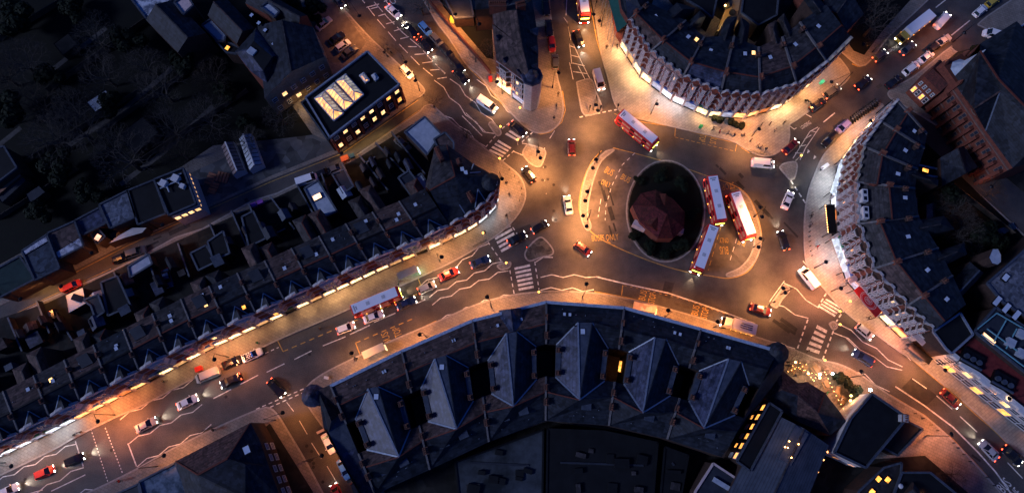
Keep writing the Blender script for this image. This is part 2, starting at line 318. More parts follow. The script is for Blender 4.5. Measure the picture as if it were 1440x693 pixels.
ground_patch("yard_ground", [(540, 690), (600, 655), (690, 620), (770, 592), (940, 615), (1020, 645), (1080, 560), (1170, 590), (1230, 645), (1300, 640), (1370, 700), (1400, 790), (580, 790)], SOIL, .16)
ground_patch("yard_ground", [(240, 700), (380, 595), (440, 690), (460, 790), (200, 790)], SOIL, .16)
ground_patch("paved_yard", [(255, 250), (375, 195), (440, 190), (480, 207), (380, 248), (290, 290)], mat("yard_paving", (.05, .055, .06), (.09, .095, .1), scale=.3, cell=.5), .15)
ground_patch("driveway", [(410, -20), (470, 0), (515, 60), (500, 82), (440, 95), (428, 60)], mat("gravel_drive", (.1, .09, .08), (.16, .14, .12), scale=.8), .15)
ground_patch("service_lane", [(1352, 236), (1372, 226), (1500, 335), (1500, 395)], asphalt, .165)
# ------------------------------------------------------------------ painted markings (parts of the road)
def strip(pts, w, m=WHITE, name="painted_line", z=.006, conv=True):
    mb = MB(); q = [W(*p) for p in pts] if conv else pts
    for i in range(len(q)-1):
        d = q[i+1]-q[i]; e = Vector((-d.y, d.x, 0)).normalized()*w/2; zz = z+.0007*(i % 2)
        u = Vector((0, 0, zz)); mb.face([q[i]-e+u, q[i+1]-e+u, q[i+1]+e+u, q[i]+e+u])
    return mb.build(name, m, road)
def dashes(pts, w, on, off, m=WHITE, name="dashed_line", z=.006):
    q = [W(*p) for p in pts]; mb = MB(); pos = 0; L = 0
    segs = [(q[i], q[i+1]) for i in range(len(q)-1)]; per = on+off
    for a, b in segs:
        l = (b-a).length; d = (b-a).normalized(); e = Vector((-d.y, d.x, 0))*w/2; k = math.floor(L/per)
        while k*per < L+l:
            s0 = max(k*per, L)-L; s1 = min(k*per+on, L+l)-L
            if s1 > s0: mb.face([a+d*s0-e+Vector((0, 0, z)), a+d*s1-e+Vector((0, 0, z)), a+d*s1+e+Vector((0, 0, z)), a+d*s0+e+Vector((0, 0, z))])
            k += 1
        L += l
    return mb.build(name, m, road)
def zig(pts, amp=.62, step=2.1, w=.18, name="zigzag_line"):
    q = [W(*p) for p in pts]; tot = sum((q[i+1]-q[i]).length for i in range(len(q)-1)); n = max(2, int(tot/step)); out = []
    for k in range(n+1):
        t = tot*k/n; i = 0
        while i < len(q)-2 and t > (q[i+1]-q[i]).length: t -= (q[i+1]-q[i]).length; i += 1
        d = (q[i+1]-q[i]).normalized(); e = Vector((-d.y, d.x, 0)); out.append(q[i]+d*t+e*amp*(1 if k % 2 else -1)*.5)
    return strip(out, w, WHITE, name, conv=False)
def zebra(a, b, c, d, n, name="zebra_crossing"):      # a-b one end across the road, d-c the other end
    A, B, C, D = [W(*p) for p in (a, b, c, d)]; mb = MB(); u = Vector((0, 0, .007))
    for k in range(n):
        t0 = (k+.22)/n; t1 = (k+.78)/n
        mb.face([A.lerp(B, t0)+u, A.lerp(B, t1)+u, D.lerp(C, t1)+u, D.lerp(C, t0)+u])
    return mb.build(name, WHITE, road)
# long row road
zig([(-10, 679), (40, 655), (107, 622)]); zig([(50, 692), (117, 655)]); strip([(106, 620), (117, 655)], .22)
zig([(168, 588), (272, 535)]); zig([(180, 622), (285, 570)]); zig([(192, 654), (298, 598)]); strip([(180, 623), (192, 655)], .25)
zig([(110, 693), (130, 686)])
dashes([(128, 603), (152, 678)], .18, .35, .35); dashes([(148, 601), (172, 664)], .18, .35, .35)
for a in [((300, 560), (325, 547)), ((338, 540), (363, 527)), ((375, 523), (400, 511)), ((414, 505), (438, 493)), ((454, 486), (486, 473)), ((492, 470), (520, 457)), ((526, 453), (556, 440)), ((585, 427), (598, 421)), ((72, 690), (120, 667)), ((20, 700), (60, 688))]: strip(a, .2)
strip([(390, 478), (478, 440), (497, 430), (558, 404), (588, 391)], .22, YEL); strip([(390, 478), (398, 494)], .2, YEL); strip([(588, 391), (592, 402)], .2, YEL)
dashes([(398, 494), (592, 411)], .22, 1.1, .9, YEL)
dashes([(500, 482), (585, 446)], .22, 1.1, .9, YEL); strip([(500, 482), (507, 500)], .2, YEL); strip([(507, 501), (614, 451)], .25, YEL)
dashes([(365, 500), (392, 488)], .2, .7, .6)
zig([(588, 402), (640, 375), (686, 341)]); zig([(603, 416), (655, 392), (706, 366)]); zig([(607, 427), (660, 402), (714, 379)]); zig([(616, 450), (680, 424), (722, 413)])
dashes([(686, 340), (705, 367)], .22, .8, .7); dashes([(717, 380), (723, 413)], .22, .8, .7)
zebra((692, 327), (706, 356), (730, 343), (716, 314), 5); zebra((723, 375), (730, 410), (751, 406), (745, 370), 6)
dashes([(716, 312), (732, 336)], .22, .8, .7); dashes([(752, 368), (758, 407)], .22, .8, .7)
zig([(760, 388), (830, 388), (839, 391)]); zig([(760, 406), (800, 406), (835, 409)]); zig([(752, 367), (777, 360)]); zig([(740, 348), (762, 334)])
strip([(838, 389), (880, 399), (940, 412), (985, 427), (1030, 443), (1062, 455)], .28)
strip([(836, 410), (880, 418), (940, 434), (990, 449), (1035, 464)], .25, YEL); strip([(876, 401), (874, 415)], .2, YEL); strip([(1080, 479), (1118, 490)], .2)
dashes([(878, 401), (960, 420), (1050, 452)], .12, .5, .8, YEL)
# arrows and worn text come further down
dashes([(360, 575), (430, 545)], .2, .8, .6); dashes([(362, 580), (432, 549)], .2, .8, .6)
for a in [((403, 565), (413, 578)), ((421, 591), (432, 610)), ((438, 622), (452, 644)), ((460, 655), (475, 680))]: strip(a, .14)
strip([(391, 584), (407, 609), (432, 652), (458, 700)], .2, YEL, z=.135)
strip([(428, 560), (440, 580), (452, 598)], .2, YEL, z=.009)
# north-west road hatching
L1 = [(500, -8), (530, 30), (556, 56), (588, 88), (622, 122)]; 
dashes([(503, -8), (530, 27), (557, 58), (590, 92), (612, 110)], .18, 3.2, 1.2)
dashes([(526, 3), (545, 25), (566, 46), (590, 66), (610, 88), (628, 105)], .18, 3.6, 1.0)
for a, b in [((515, 11), (533, 6)), ((521, 13), (532, 10)), ((532, 23), (542, 20)), ((543, 34), (555, 31)), ((554, 44), (564, 41)), ((563, 55), (575, 52)), ((574, 66), (586, 66)), ((583, 77), (597, 76)), ((594, 89), (608, 87)), ((605, 99), (618, 98)), ((615, 111), (628, 109))]: strip([a, b], .22)
strip([(614, 92), (626, 104)], .2)
zig([(634, 110), (660, 138), (684, 164), (703, 180)], step=2.6); zig([(672, 111), (700, 142), (726, 166)], step=2.6); zig([(612, 112), (641, 145), (660, 165), (680, 184), (697, 190)], step=2.6); zig([(622, 160), (650, 178), (667, 194), (681, 207)], step=2.6)
strip([(650, 163), (678, 191)], .18); strip([(655, 159), (683, 186)], .14)
dashes([(683, 207), (697, 191)], .24, .8, .6); dashes([(706, 181), (726, 165)], .24, .8, .6)
zebra((686, 213), (702, 196), (720, 207), (706, 222), 4); zebra((709, 190), (724, 178), (738, 190), (726, 199), 3)
dashes([(707, 226), (723, 212)], .24, .8, .6); dashes([(734, 200), (749, 186)], .24, .8, .6)
zig([(735, 200), (765, 212)], step=2.6); zig([(724, 212), (745, 228)], step=2.6); strip([(766, 208), (762, 228)], .15); strip([(773, 195), (780, 184)], .15)
strip([(657, 94), (680, 116), (705, 146), (730, 171), (746, 184), (760, 189), (775, 186), (790, 172), (795, 155), (791, 128)], .16, YEL)
strip([(474, 0), (510, 45), (535, 72), (562, 97)], .16, YEL)
# north road
strip([(801, 88), (806, 112)], .18); strip([(813, 93), (826, 118)], .18)
for a, b in [((802, 65), (808, 67)), ((803, 78), (815, 81)), ((805, 89), (822, 93)), ((806, 101), (826, 104))]: strip([a, b], .2)
strip([(797, 30), (803, 57)], .15); strip([(801, 62), (804, 90)], .15); strip([(806, 62), (818, 88), (830, 112)], .15); strip([(797, 0), (796, 22)], .2); strip([(803, 55), (797, 31), (793, 25)], .12)
strip([(829, 0), (839, 55), (848, 88), (856, 115), (864, 146), (880, 162)], .16, YEL)
strip([(864, 160), (880, 166), (905, 172), (948, 179), (1000, 193), (1030, 200)], .16, YEL)
dashes([(815, 165), (858, 156), (875, 153)], .3, .8, .6); dashes([(764, 235), (770, 290)], .1, .2, 3)
strip([(950, 175), (949, 192)], .16, YEL); dashes([(949, 193), (1034, 213)], .12, .8, .5, YEL); strip([(1034, 213), (1036, 203)], .16, YEL); strip([(1108, 178), (1108, 203), (1092, 216), (1074, 220), (1052, 214), (1036, 203)], .22, YEL)
# north-east road
for a in [((1220, 18), (1236, 2)), ((1338, 50), (1364, 29)), ((1158, 172), (1174, 159)), ((1316, 11), (1330, 0))]: strip(a, .25)
strip([(1115, 223), (1139, 185), (1150, 179)], .16); strip([(1125, 225), (1133, 208), (1152, 180)], .16)
for a, b in [((1118, 215), (1130, 216)), ((1124, 206), (1134, 204)), ((1131, 196), (1141, 190)), ((1140, 184), (1148, 186))]: strip([a, b], .16)
for cx, cy in [(1137, 213), (1146, 221)]:
    mb = MB(); mb.face([W(cx-1, cy-3)+Vector((0, 0, .006)), W(cx+2, cy)+Vector((0, 0, .006)), W(cx-2, cy+3)+Vector((0, 0, .006))]); mb.build("give_way_triangle", WHITE, road)
strip([(1110, 177), (1117, 182), (1120, 180)], .18); strip([(1132, 160), (1141, 165)], .18); strip([(1176, 205), (1168, 212), (1158, 226), (1146, 246), (1139, 268), (1134, 290), (1131, 350)], .16, YEL)
dashes([(1112, 254), (1133, 286)], .3, 1, .7)
# east road and crossing
zig([(1103, 396), (1125, 412), (1150, 434)], step=2.6); zig([(1084, 425), (1105, 434), (1136, 449)], step=2.6); zig([(1131, 366), (1140, 384), (1160, 405), (1162, 410)], step=2.6)
strip([(1082, 424), (1103, 395)], .16)
zebra((1163, 419), (1150, 432), (1173, 446), (1184, 431), 4); zebra((1150, 455), (1133, 493), (1151, 499), (1164, 463), 5)
dashes([(1162, 412), (1149, 434)], .28, .9, .6); dashes([(1136, 449), (1121, 491)], .28, .9, .6); dashes([(1188, 434), (1176, 452)], .28, .9, .6); dashes([(1172, 465), (1157, 505)], .28, .9, .6)
zig([(1189, 434), (1215, 452), (1240, 475), (1282, 505)], step=2.8); zig([(1179, 453), (1210, 476), (1240, 497), (1268, 517)], step=2.8); zig([(1173, 466), (1200, 482), (1235, 508), (1268, 522)], step=2.8)
zig([(1078, 477), (1120, 492)], step=2.8); zig([(1158, 506), (1190, 517), (1215, 527), (1250, 552)], step=2.8)
strip([(1205, 490), (1190, 475)], .12)
strip([(1259, 543), (1300, 570), (1340, 600), (1375, 635), (1400, 663), (1425, 698)], .3)
for a in [((1283, 532), (1303, 546)), ((1317, 556), (1339, 575)), ((1350, 585), (1374, 607)), ((1384, 617), (1405, 637)), ((1417, 650), (1438, 672))]: strip(a, .2)
strip([(1283, 506), (1330, 545), (1365, 576), (1400, 607), (1425, 632)], .18, YEL); strip([(1250, 556), (1298, 585), (1338, 620), (1378, 662), (1412, 704)], .18, YEL); strip([(1251, 554), (1300, 583), (1341, 618), (1381, 660), (1416, 702)], .12, YEL)
# mews
strip([(102, 385), (180, 345), (380, 256), (481, 216), (588, 141)], .14, YEL); strip([(500, 219), (590, 155)], .14, YEL); strip([(0, 452), (67, 418), (156, 378)], .12, YEL)
# bus station markings
strip([(STAT[i][0], STAT[i][1]) for i in range(len(STAT))], .2, YEL, z=.0035)
dashes([(893, 215), (875, 232), (860, 262), (852, 290), (851, 310)], .14, .9, .9); dashes([(845, 280), (841, 305)], .14, 1.2, .7)
dashes([(1014, 318), (1006, 345), (996, 380)], .16, 1.2, .9, YEL); dashes([(1036, 335), (1030, 355), (1026, 368)], .14, 1.2, .9)
dashes([(868, 348), (853, 338), (842, 330)], .2, .9, .9, YEL); strip([(1192, 100), (1195, 108), (1188, 117)], .3, YEL); strip([(1198, 90), (1208, 94), (1217, 92)], .3, YEL)
# manholes and many small repairs
rr_ = random.Random(11); DB = mat("old_patch", (.045, .04, .036), (.09, .08, .07), scale=1.2); DC = mat("new_patch", (.018, .018, .019), (.034, .032, .031), scale=1.2)
def onroad(i): 
    L_ = [((0, 690), (700, 380)), ((760, 375), (1060, 450)), ((1080, 440), (1430, 690)), ((760, 240), (800, 330)), ((1000, 215), (1110, 330)), ((520, 30), (720, 195)), ((800, 20), (830, 160)), ((1120, 210), (1400, 10)), ((840, 230), (870, 330)), ((420, 600), (450, 690)), ((100, 395), (560, 180)), ((1010, 330), (1050, 370))]
    a, b = L_[i % len(L_)]; t = rr_.random(); return (a[0]+(b[0]-a[0])*t+rr_.uniform(-9, 9), a[1]+(b[1]-a[1])*t+rr_.uniform(-9, 9)), WD(a[0], a[1], b[0]-a[0], b[1]-a[1])
for i in range(84):
    (x, y), d = onroad(i); c = W(x, y); e = Vector((-d.y, d.x, 0)); l = rr_.uniform(.7, 5); w = rr_.uniform(.3, 1.1)
    if i % 3 == 0:
        mb = MB(); mb.tube(c+Vector((0, 0, -.01)), c+Vector((0, 0, .0045)), .34, .34, 12); mb.build("manhole_cover", DC, road); continue
    mb = MB(); z = .0012+.00003*i; mb.face([c+d*l*s0+e*w*s1+Vector((0, 0, z)) for s0, s1 in ((-.5, -.5), (.5, -.55), (.48, .5), (-.5, .5))]); mb.build("asphalt_repair", DB if i % 2 else DC, road)
# worn darker repairs of the asphalt
DA = mat("repaired_asphalt", (.022, .021, .023), (.045, .04, .038), scale=.8, rough=.55)
for pts in [[(1283, 530), (1318, 556), (1300, 572), (1268, 545)], [(820, 122), (832, 120), (838, 145), (826, 148)], [(705, 330), (745, 315), (752, 325), (712, 345)], [(935, 395), (948, 398), (942, 420), (930, 415)]]:
    mb = MB(); mb.face([W(*p)+Vector((0, 0, .003)) for p in pts]); mb.build("asphalt_repair", DA, road)
def text(s, px, py, upx, upy, wd, ht, m=YEL, name="painted_word", z=.008, parent=None, base=None):
    cu = bpy.data.curves.new(name, 'FONT'); cu.body = s; cu.align_x = 'CENTER'; cu.align_y = 'CENTER'; cu.size = 1; cu.resolution_u = 2
    t = bpy.data.objects.new("tmp", cu); COL.objects.link(t); dg = bpy.context.evaluated_depsgraph_get(); me = bpy.data.meshes.new_from_object(t.evaluated_get(dg)); bpy.data.objects.remove(t)
    xs = [v.co.x for v in me.vertices]; ys = [v.co.y for v in me.vertices]; w0 = max(xs)-min(xs); h0 = max(ys)-min(ys); cx = (max(xs)+min(xs))/2; cy = (max(ys)+min(ys))/2
    c = W(px, py) if base is None else Vector(base); up = WD(px, py, upx, upy); rt = Vector((up.y, -up.x, 0)); par = parent or road
    for v in me.vertices: v.co = c+rt*((v.co.x-cx)/w0*wd)+up*((v.co.y-cy)/h0*ht)+Vector((0, 0, z))-OFF[par]
    me.materials.append(m); o = bpy.data.objects.new(name, me); COL.objects.link(o); o.parent = par; OFF[o] = OFF[par]; return o
for s, x, y, ux, uy, w_, h_ in [("BUS", 543, 475, -.92, .4, 2.6, 1.6), ("STOP", 559, 468, -.92, .4, 2.6, 1.6), ("BUS", 904, 415, -.97, -.25, 2.2, 1.5), ("STOP", 917, 419, -.97, -.25, 2.4, 1.5), ("BUS", 978, 436, -.96, -.28, 2.2, 1.5), ("STOP", 991, 440, -.96, -.28, 2.4, 1.5), ("BUS", 1003, 197, .97, .22, 2, 1.5), ("STOP", 988, 194, .97, .22, 2, 1.5), ("BUS", 857, 241, .5, -.87, 2, 1.7), ("BUSES ONLY", 851, 334, -.1, -1, 6.0, 1.4), ("ONLY", 852, 258, .4, -.9, 2.2, 1.3), ("BUS", 880, 251, .5, -.87, 2.2, 1.5), ("BUS", 1018, 352, .1, 1, 1.9, 1.8), ("BUS", 1043, 341, -.3, 1, 1.7, 1.5), ("ONLY", 1018, 338, .1, 1, 2, 1.2), ("STOP", 1024, 262, .3, .95, 3.0, 1.5)]:
    text(s, x, y, ux, uy, w_, h_)
text("BUS", 1412, 682, -.72, -.7, 2.6, 2.2, WHITE); text("LANE", 1426, 697, -.72, -.7, 3.0, 2.2, WHITE)
text("LOADING", 1256, 69, -.62, -.78, 3.2, .9, WHITE); text("TO", 549, 3, -.6, -.8, 2.6, 2.2, WHITE); text("LOADING", 1133, 176, -.62, -.78, 2.8, .9, WHITE)
# ------------------------------------------------------------------ building kit
FASC = [mat("sign_"+n, c, rough=.5) for n, c in [("blue", (.03, .08, .3)), ("red", (.4, .03, .03)), ("green", (.03, .15, .08)), ("black", (.02, .02, .025)), ("cream", (.6, .55, .42)), ("white", (.75, .75, .75))]]
def lerp2(a, b, t): return (a[0]+(b[0]-a[0])*t, a[1]+(b[1]-a[1])*t)
def win(parent, P, u, z, w, h, frame=WFR, glass=GLASS, d=.06):
    f = MB(); b = .12
    for (u0, u1, z0, z1) in [(u-w/2, u+w/2, z, z+b*1.5), (u-w/2, u+w/2, z+h-b*1.5, z+h), (u-w/2, u-w/2+b, z+b*1.5, z+h-b*1.5), (u+w/2-b, u+w/2, z+b*1.5, z+h-b*1.5), (u-w/2+b, u+w/2-b, z+h*.5-.04, z+h*.5+.04)]:
        q = [P(u0, 0, z0), P(u1, 0, z0), P(u1, d, z0), P(u0, d, z0)]; t = [P(u0, 0, z1), P(u1, 0, z1), P(u1, d, z1), P(u0, d, z1)]
        for i in range(4): f.face([q[i], q[(i+1) % 4], t[(i+1) % 4], t[i]])
        f.face(t); f.face(q[::-1])
    fo = f.build("window", frame, parent); g = MB(); g.face([P(u-w/2, d*.4, z), P(u+w/2, d*.4, z), P(u+w/2, d*.4, z+h), P(u-w/2, d*.4, z+h)]); g.build("pane", glass, fo)
def facade(root, L, Rr, inside, z1, nb=1, floors=2, shops=((SHOPW, 3, 1.0),), wallm=BRICK, gable=True, zsh=3.9, bandm=STONE, bays=True, gm_=None):
    L = Vector((L[0], L[1], 0)); Rr = Vector((Rr[0], Rr[1], 0)); x = (Rr-L); Wd = x.length; x.normalize(); n = Vector((-x.y, x.x, 0)); ins = Vector((inside[0], inside[1], 0))
    if (ins-L).dot(n) > 0: n = -n
    def P(u, d, z): return L+x*u+n*d+Vector((0, 0, z))
    fh = (z1-zsh-.5)/floors; bwid = Wd/nb
    def trap(mb, u, hw, d, z0, z1_, mi, cap=True):
        a = [P(u-hw, 0, z0), P(u-hw*.62, d, z0), P(u+hw*.62, d, z0), P(u+hw, 0, z0)]; b = [p+Vector((0, 0, z1_-z0)) for p in a]
        for i in range(3): mb.face([a[i], a[i+1], b[i+1], b[i]], mi)
        if cap: mb.face(b, mi); mb.face(a[::-1], mi)
    if not bays:
        for b in range(nb*2):
            for k in range(floors): win(root, lambda a_, d_, z_: P(a_, .02+d_, z_), (b+.5)*bwid/2, zsh+k*fh+.5, bwid*.22, fh*.78-.5, WFR, random.choices([GLASS, ROOMW], [.85, .15])[0])
    for b in range(nb if bays else 0):
        u = (b+.5)*bwid; hw = bwid*.33; m = MB()
        trap(m, u, hw, .6, zsh, z1-.35, 0)
        for k in range(floors):
            zb = zsh+k*fh; trap(m, u, hw+.1, .7, zb+.0, zb+.25, 1); trap(m, u, hw+.1, .7, zb+fh*.82, zb+fh*.92, 1)
        m.build("bay_window", [wallm, bandm], root)
        for k in range(floors):
            zb = zsh+k*fh+.45; wh = fh*.78-.5; gl = random.choices([GLASS, ROOMW, ROOMO], [.93, .04, .03])[0]
            Pb = lambda a_, d_, z_, u=u: P(a_, .62+d_, z_)
            win(root, Pb, u-hw*.3, zb, hw*.52, wh, WFR, gl); win(root, Pb, u+hw*.3, zb, hw*.52, wh, WFR, GLASS)
    for k in range(floors+1):
        zb = zsh+k*fh; m = MB()
        q = [P(0, 0, zb), P(Wd, 0, zb), P(Wd, .14, zb), P(0, .14, zb)]; t = [p+Vector((0, 0, .22)) for p in q]
        for i in range(4): m.face([q[i], q[(i+1) % 4], t[(i+1) % 4], t[i]])
        m.face(t); m.build("string_course", bandm, root)
    if nb > 1 or Wd > 6:
        for b in range(1, nb):
            for k in range(floors): win(root, lambda a_, d_, z_: P(a_, .02+d_, z_), b*bwid, zsh+k*fh+.5, bwid*.16, fh*.78-.5, WFR, GLASS)
    if gable:
        m = MB()
        for b in range(nb):
            u = (b+.5)*bwid; hw = bwid*.46; pr = []
            for i in range(13):
                t = -1+2*i/12; zz = z1+.15+.85*math.sqrt(max(0, 1-t*t))+(.5 if abs(t) < .35 else 0); pr.append((u+t*hw, zz))
            for i in range(12):
                (u0, za), (u1, zb) = pr[i], pr[i+1]
                for d0, d1, mi in ((.0, .32, 0),):
                    a = [P(u0, d0, z1-.2), P(u1, d0, z1-.2), P(u1, d1, z1-.2), P(u0, d1, z1-.2)]; c = [P(u0, d0, za), P(u1, d0, zb), P(u1, d1, zb), P(u0, d1, za)]
                    for j in range(4): m.face([a[j], a[(j+1) % 4], c[(j+1) % 4], c[j]], 0)
                    m.face(c, 1)
                a = [P(u0, -.1, za), P(u1, -.1, zb), P(u1, .42, zb), P(u0, .42, za)]; c = [p+Vector((0, 0, .16)) for p in a]
                for j in range(4): m.face([a[j], a[(j+1) % 4], c[(j+1) % 4], c[j]], 1)
                m.face(c, 1)
        m.build("gable_parapet", [gm_ or wallm, bandm], root)
    # shop fronts
    ns = len(shops); sw = Wd/ns
    for i, (gm, fm, e) in enumerate(shops):
        u0 = i*sw+.25; u1 = (i+1)*sw-.25; f = MB()
        for (a0, a1, z0, z1_, d0, d1, mi) in [(u0, u1, 0, .5, 0, .3, 0), (u0, u1, 2.95, 3.75, 0, .42, 1), (u0-.22, u0, 0, 3.8, 0, .5, 2), (u1, u1+.22, 0, 3.8, 0, .5, 2)]:
            q = [P(a0, d0, z0), P(a1, d0, z0), P(a1, d1, z0), P(a0, d1, z0)]; t = [p+Vector((0, 0, z1_-z0)) for p in q]
            for j in range(4): f.face([q[j], q[(j+1) % 4], t[(j+1) % 4], t[j]], mi)
            f.face(t, mi); f.face(q[::-1], mi)
        fo = f.build("shop_front", [DARK, FASC[fm % 6], STONE], root)
        g = MB(); g.face([P(u0, .2, .5), P(u1, .2, .5), P(u1, .2, 2.95), P(u0, .2, 2.95)]); g.build("shop_window", (gm if e >= .9 else SHOPD[gm.name]) if e > 0 else BLK, fo)
        if e > 0:
            g = MB(); q = [P(u0+.2, .43, 2.98), P(u1-.2, .43, 2.98), P(u1-.2, .62, 2.98), P(u0+.2, .62, 2.98)]; t = [p+Vector((0, 0, .14)) for p in q]
            for j in range(4): g.face([q[j], q[(j+1) % 4], t[(j+1) % 4], t[j]])
            g.face(t); g.face(q[::-1]); g.build("fascia_lamp", gm if e >= .9 else SHOPD[gm.name], fo)
            c = {"shop_light_warm": (1, .56, .24), "shop_light_cool": (.78, .87, 1), "shop_light_orange": (1, .38, .13)}[gm.name]
            area(fo, P((u0+u1)/2, .7, 2.7), u1-u0, .4, SHOP_E*e*(u1-u0)/6, c, n*.75+Vector((0, 0, -1)))
def chimney(parent, p, q, w, z0, z1, n=4, m=BRICK):
    p = Vector((p[0], p[1], 0)); q = Vector((q[0], q[1], 0)); mb = MB(); d = (q-p); L = max(d.length, .8); mb.box((p+q)/2, d if d.length > .01 else (1, 0), L, w, z0, z1, 0); mb.box((p+q)/2, d if d.length > .01 else (1, 0), L+.25, w+.25, z1-.35, z1-.1, 1)
    for k in range(n):
        c = p.lerp(q, (k+.5)/n); mb.tube((c.x, c.y, z1), (c.x, c.y, z1+.55), .17, .13, 6, 2)
    mb.build("chimney", [m, mat("chimney_band", (.1, .05, .04)), mat("clay_pot", (.12, .045, .03), (.2, .08, .05))], parent)
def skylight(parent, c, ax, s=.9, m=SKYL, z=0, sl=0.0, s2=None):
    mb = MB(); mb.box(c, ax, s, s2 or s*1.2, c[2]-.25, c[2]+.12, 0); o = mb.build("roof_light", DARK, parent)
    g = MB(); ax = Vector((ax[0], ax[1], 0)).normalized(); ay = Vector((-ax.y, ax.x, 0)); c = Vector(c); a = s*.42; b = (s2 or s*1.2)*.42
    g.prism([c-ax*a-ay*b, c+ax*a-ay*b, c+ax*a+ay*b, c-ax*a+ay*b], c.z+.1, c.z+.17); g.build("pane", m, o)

# ------------------------------------------------------------------ long terrace of shops with dutch gables (left of the junction)
FR = [(-61, 648), (-18, 628), (26, 607), (69, 585), (112, 563), (153, 542), (195, 520), (236, 498), (277, 477), (318, 458), (359, 439), (399, 421), (438, 403), (478, 385), (517, 367), (556, 350), (595, 334), (632, 316)]
def rdir(x):
    if x < 250: return (-.36, -.93)
    t = min(1, (x-250)/350); return (-.36-.2*t, -.93+.1*t)
rowspec = ["dark slate", "grey tiled", "brown tiled", "grey tiled", "brown tiled", "slate", "brown tiled", "grey tiled", "brown tiled", "slate", "grey tiled", "brown tiled", "grey tiled", "slate", "grey tiled", "brown tiled", "slate"]
lightset = {0: (SHOPC, .7), 1: (SHOPC, 1.5), 2: (SHOPC, 2.2), 3: (SHOPO, 1.3), 4: (SHOPO, 1.8), 5: (SHOPO, 1.1), 6: (SHOPW, .9), 7: (SHOPW, .9), 8: (SHOPW, 1.2), 9: (SHOPW, .8), 10: (SHOPW, 1.3), 11: (SHOPW, 1.9), 12: (SHOPW, 2.6), 13: (SHOPW, .7), 14: (SHOPW, .5), 15: (SHOPO, .5), 16: (SHOPW, .8)}
rnd = random.Random(3)
NR = len(FR)-1
for i in range(NR):
    A, B = FR[i], FR[i+1]; dA, dB = rdir(A[0]), rdir(B[0]); D = (A[0]+dA[0]*66, A[1]+dA[1]*66); C = (B[0]+dB[0]*66, B[1]+dB[1]*66)
    def M(s, t, z, A=A, B=B, C=C, D=D): s = .004+s*.992; p = lerp2(lerp2(A, B, s), lerp2(D, C, s), t); return W(p[0], p[1], z or (10.2 if t < .1 or t > .9 else 12.8))
    ze, zr, zb = 10.2, 13.4, 9.6; ro = {"dark slate": SLATE, "slate": SLATE, "grey tiled": GREYT, "brown tiled": BROWN}[rowspec[i]]
    k = NR-i; c0 = M(.5, .45, 0); c0.z = 0
    lo = {2: ", its wing roof turned to a yard with orange festoon lamps", 3: ", one orange and one pale roof light above its red ridge", 4: ", two pale roof lights", 7: ", a pale square roof light near its ridge"}.get(i, "")
    root = thing("terraced_house", c0, f"{rowspec[i]} brick terraced house with white curved gable over its shop, {ORD[k-1]} from the rounded corner house along the long row{lo}"[:170], "house", "terraced shop houses of the long row")
    lab = f"{rowspec[i]} terraced shop house, {ORD[k-1]} counting left from the rounded corner house"; root["label"] = lab
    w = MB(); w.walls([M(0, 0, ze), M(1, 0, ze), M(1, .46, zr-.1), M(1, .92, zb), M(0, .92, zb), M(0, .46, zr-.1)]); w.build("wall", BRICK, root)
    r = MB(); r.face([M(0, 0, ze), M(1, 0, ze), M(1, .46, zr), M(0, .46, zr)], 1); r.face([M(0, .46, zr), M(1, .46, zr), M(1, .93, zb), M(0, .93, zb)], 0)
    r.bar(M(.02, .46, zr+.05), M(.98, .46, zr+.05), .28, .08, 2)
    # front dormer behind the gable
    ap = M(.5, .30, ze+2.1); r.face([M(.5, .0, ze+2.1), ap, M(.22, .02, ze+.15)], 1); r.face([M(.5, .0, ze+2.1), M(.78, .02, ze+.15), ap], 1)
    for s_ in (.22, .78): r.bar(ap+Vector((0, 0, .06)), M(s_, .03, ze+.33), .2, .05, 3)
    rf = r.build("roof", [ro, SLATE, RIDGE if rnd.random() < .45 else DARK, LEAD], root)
    pc = MB()
    for a_, b_ in ((( .0, ze), (.46, zr)), ((.46, zr), (.93, zb))): pc.bar(M(.0, a_[0], a_[1]+.18), M(.0, b_[0], b_[1]+.18), .32, .18)
    pc.build("party_wall", mat("party_coping", (.09, .085, .085), (.17, .16, .16), scale=2), root)
    chimney(rf, M(.03, .30, 0), M(.03, .36, 0), .6, zr-1.5, zr+.5, 4, BRICKD); 
    if rnd.random() < .7: chimney(rf, M(.03, .66, 0), M(.03, .74, 0), .8, zr-2.5, zr-.3, 3, BRICKD)
    for q in range(rnd.randint(1, 2)):
        t_ = rnd.uniform(.55, .82); s_ = rnd.uniform(.3, .85); z_ = zr+(zb-zr)*(t_-.46)/.47
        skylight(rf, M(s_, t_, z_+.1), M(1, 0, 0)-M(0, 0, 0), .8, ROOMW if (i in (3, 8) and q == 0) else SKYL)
    if i in (0, 9): skylight(rf, M(.75, .2, ze+1.5), M(1, 0, 0)-M(0, 0, 0), .8, ROOMO)
    # rear wing
    mir = i % 2; s0, s1 = (.02, .52) if mir else (.48, .98); tw = 1.18+rnd.uniform(-.08, .3); zw = 7.0; zwr = 9.4
    if 8 <= i <= 9: tw = 1.15
    a = MB(); a.walls([M(s0, .93, zw), M(s1, .93, zw), M(s1, tw, zw), M(s0, tw, zw)]); a.build("rear_wing_wall", BRICKD, root)
    sm = (s0+s1)/2; a = MB(); p = [M(s0, .9, zw), M(s1, .9, zw), M(s1, tw+.01, zw), M(s0, tw+.01, zw), M(sm, .88, zwr), M(sm, tw-.12, zwr)]
    a.face([p[0], p[4], p[5], p[3]]); a.face([p[1], p[2], p[5], p[4]]); a.face([p[2], p[3], p[5]]); a.bar(p[4], p[5], .22, .08, 1); a.bar(p[5], p[2], .18, .07, 1)
    a.build("rear_wing_roof", [ro if rnd.random() < .6 else BROWN, RIDGE if rnd.random() < .3 else GREYT], root)
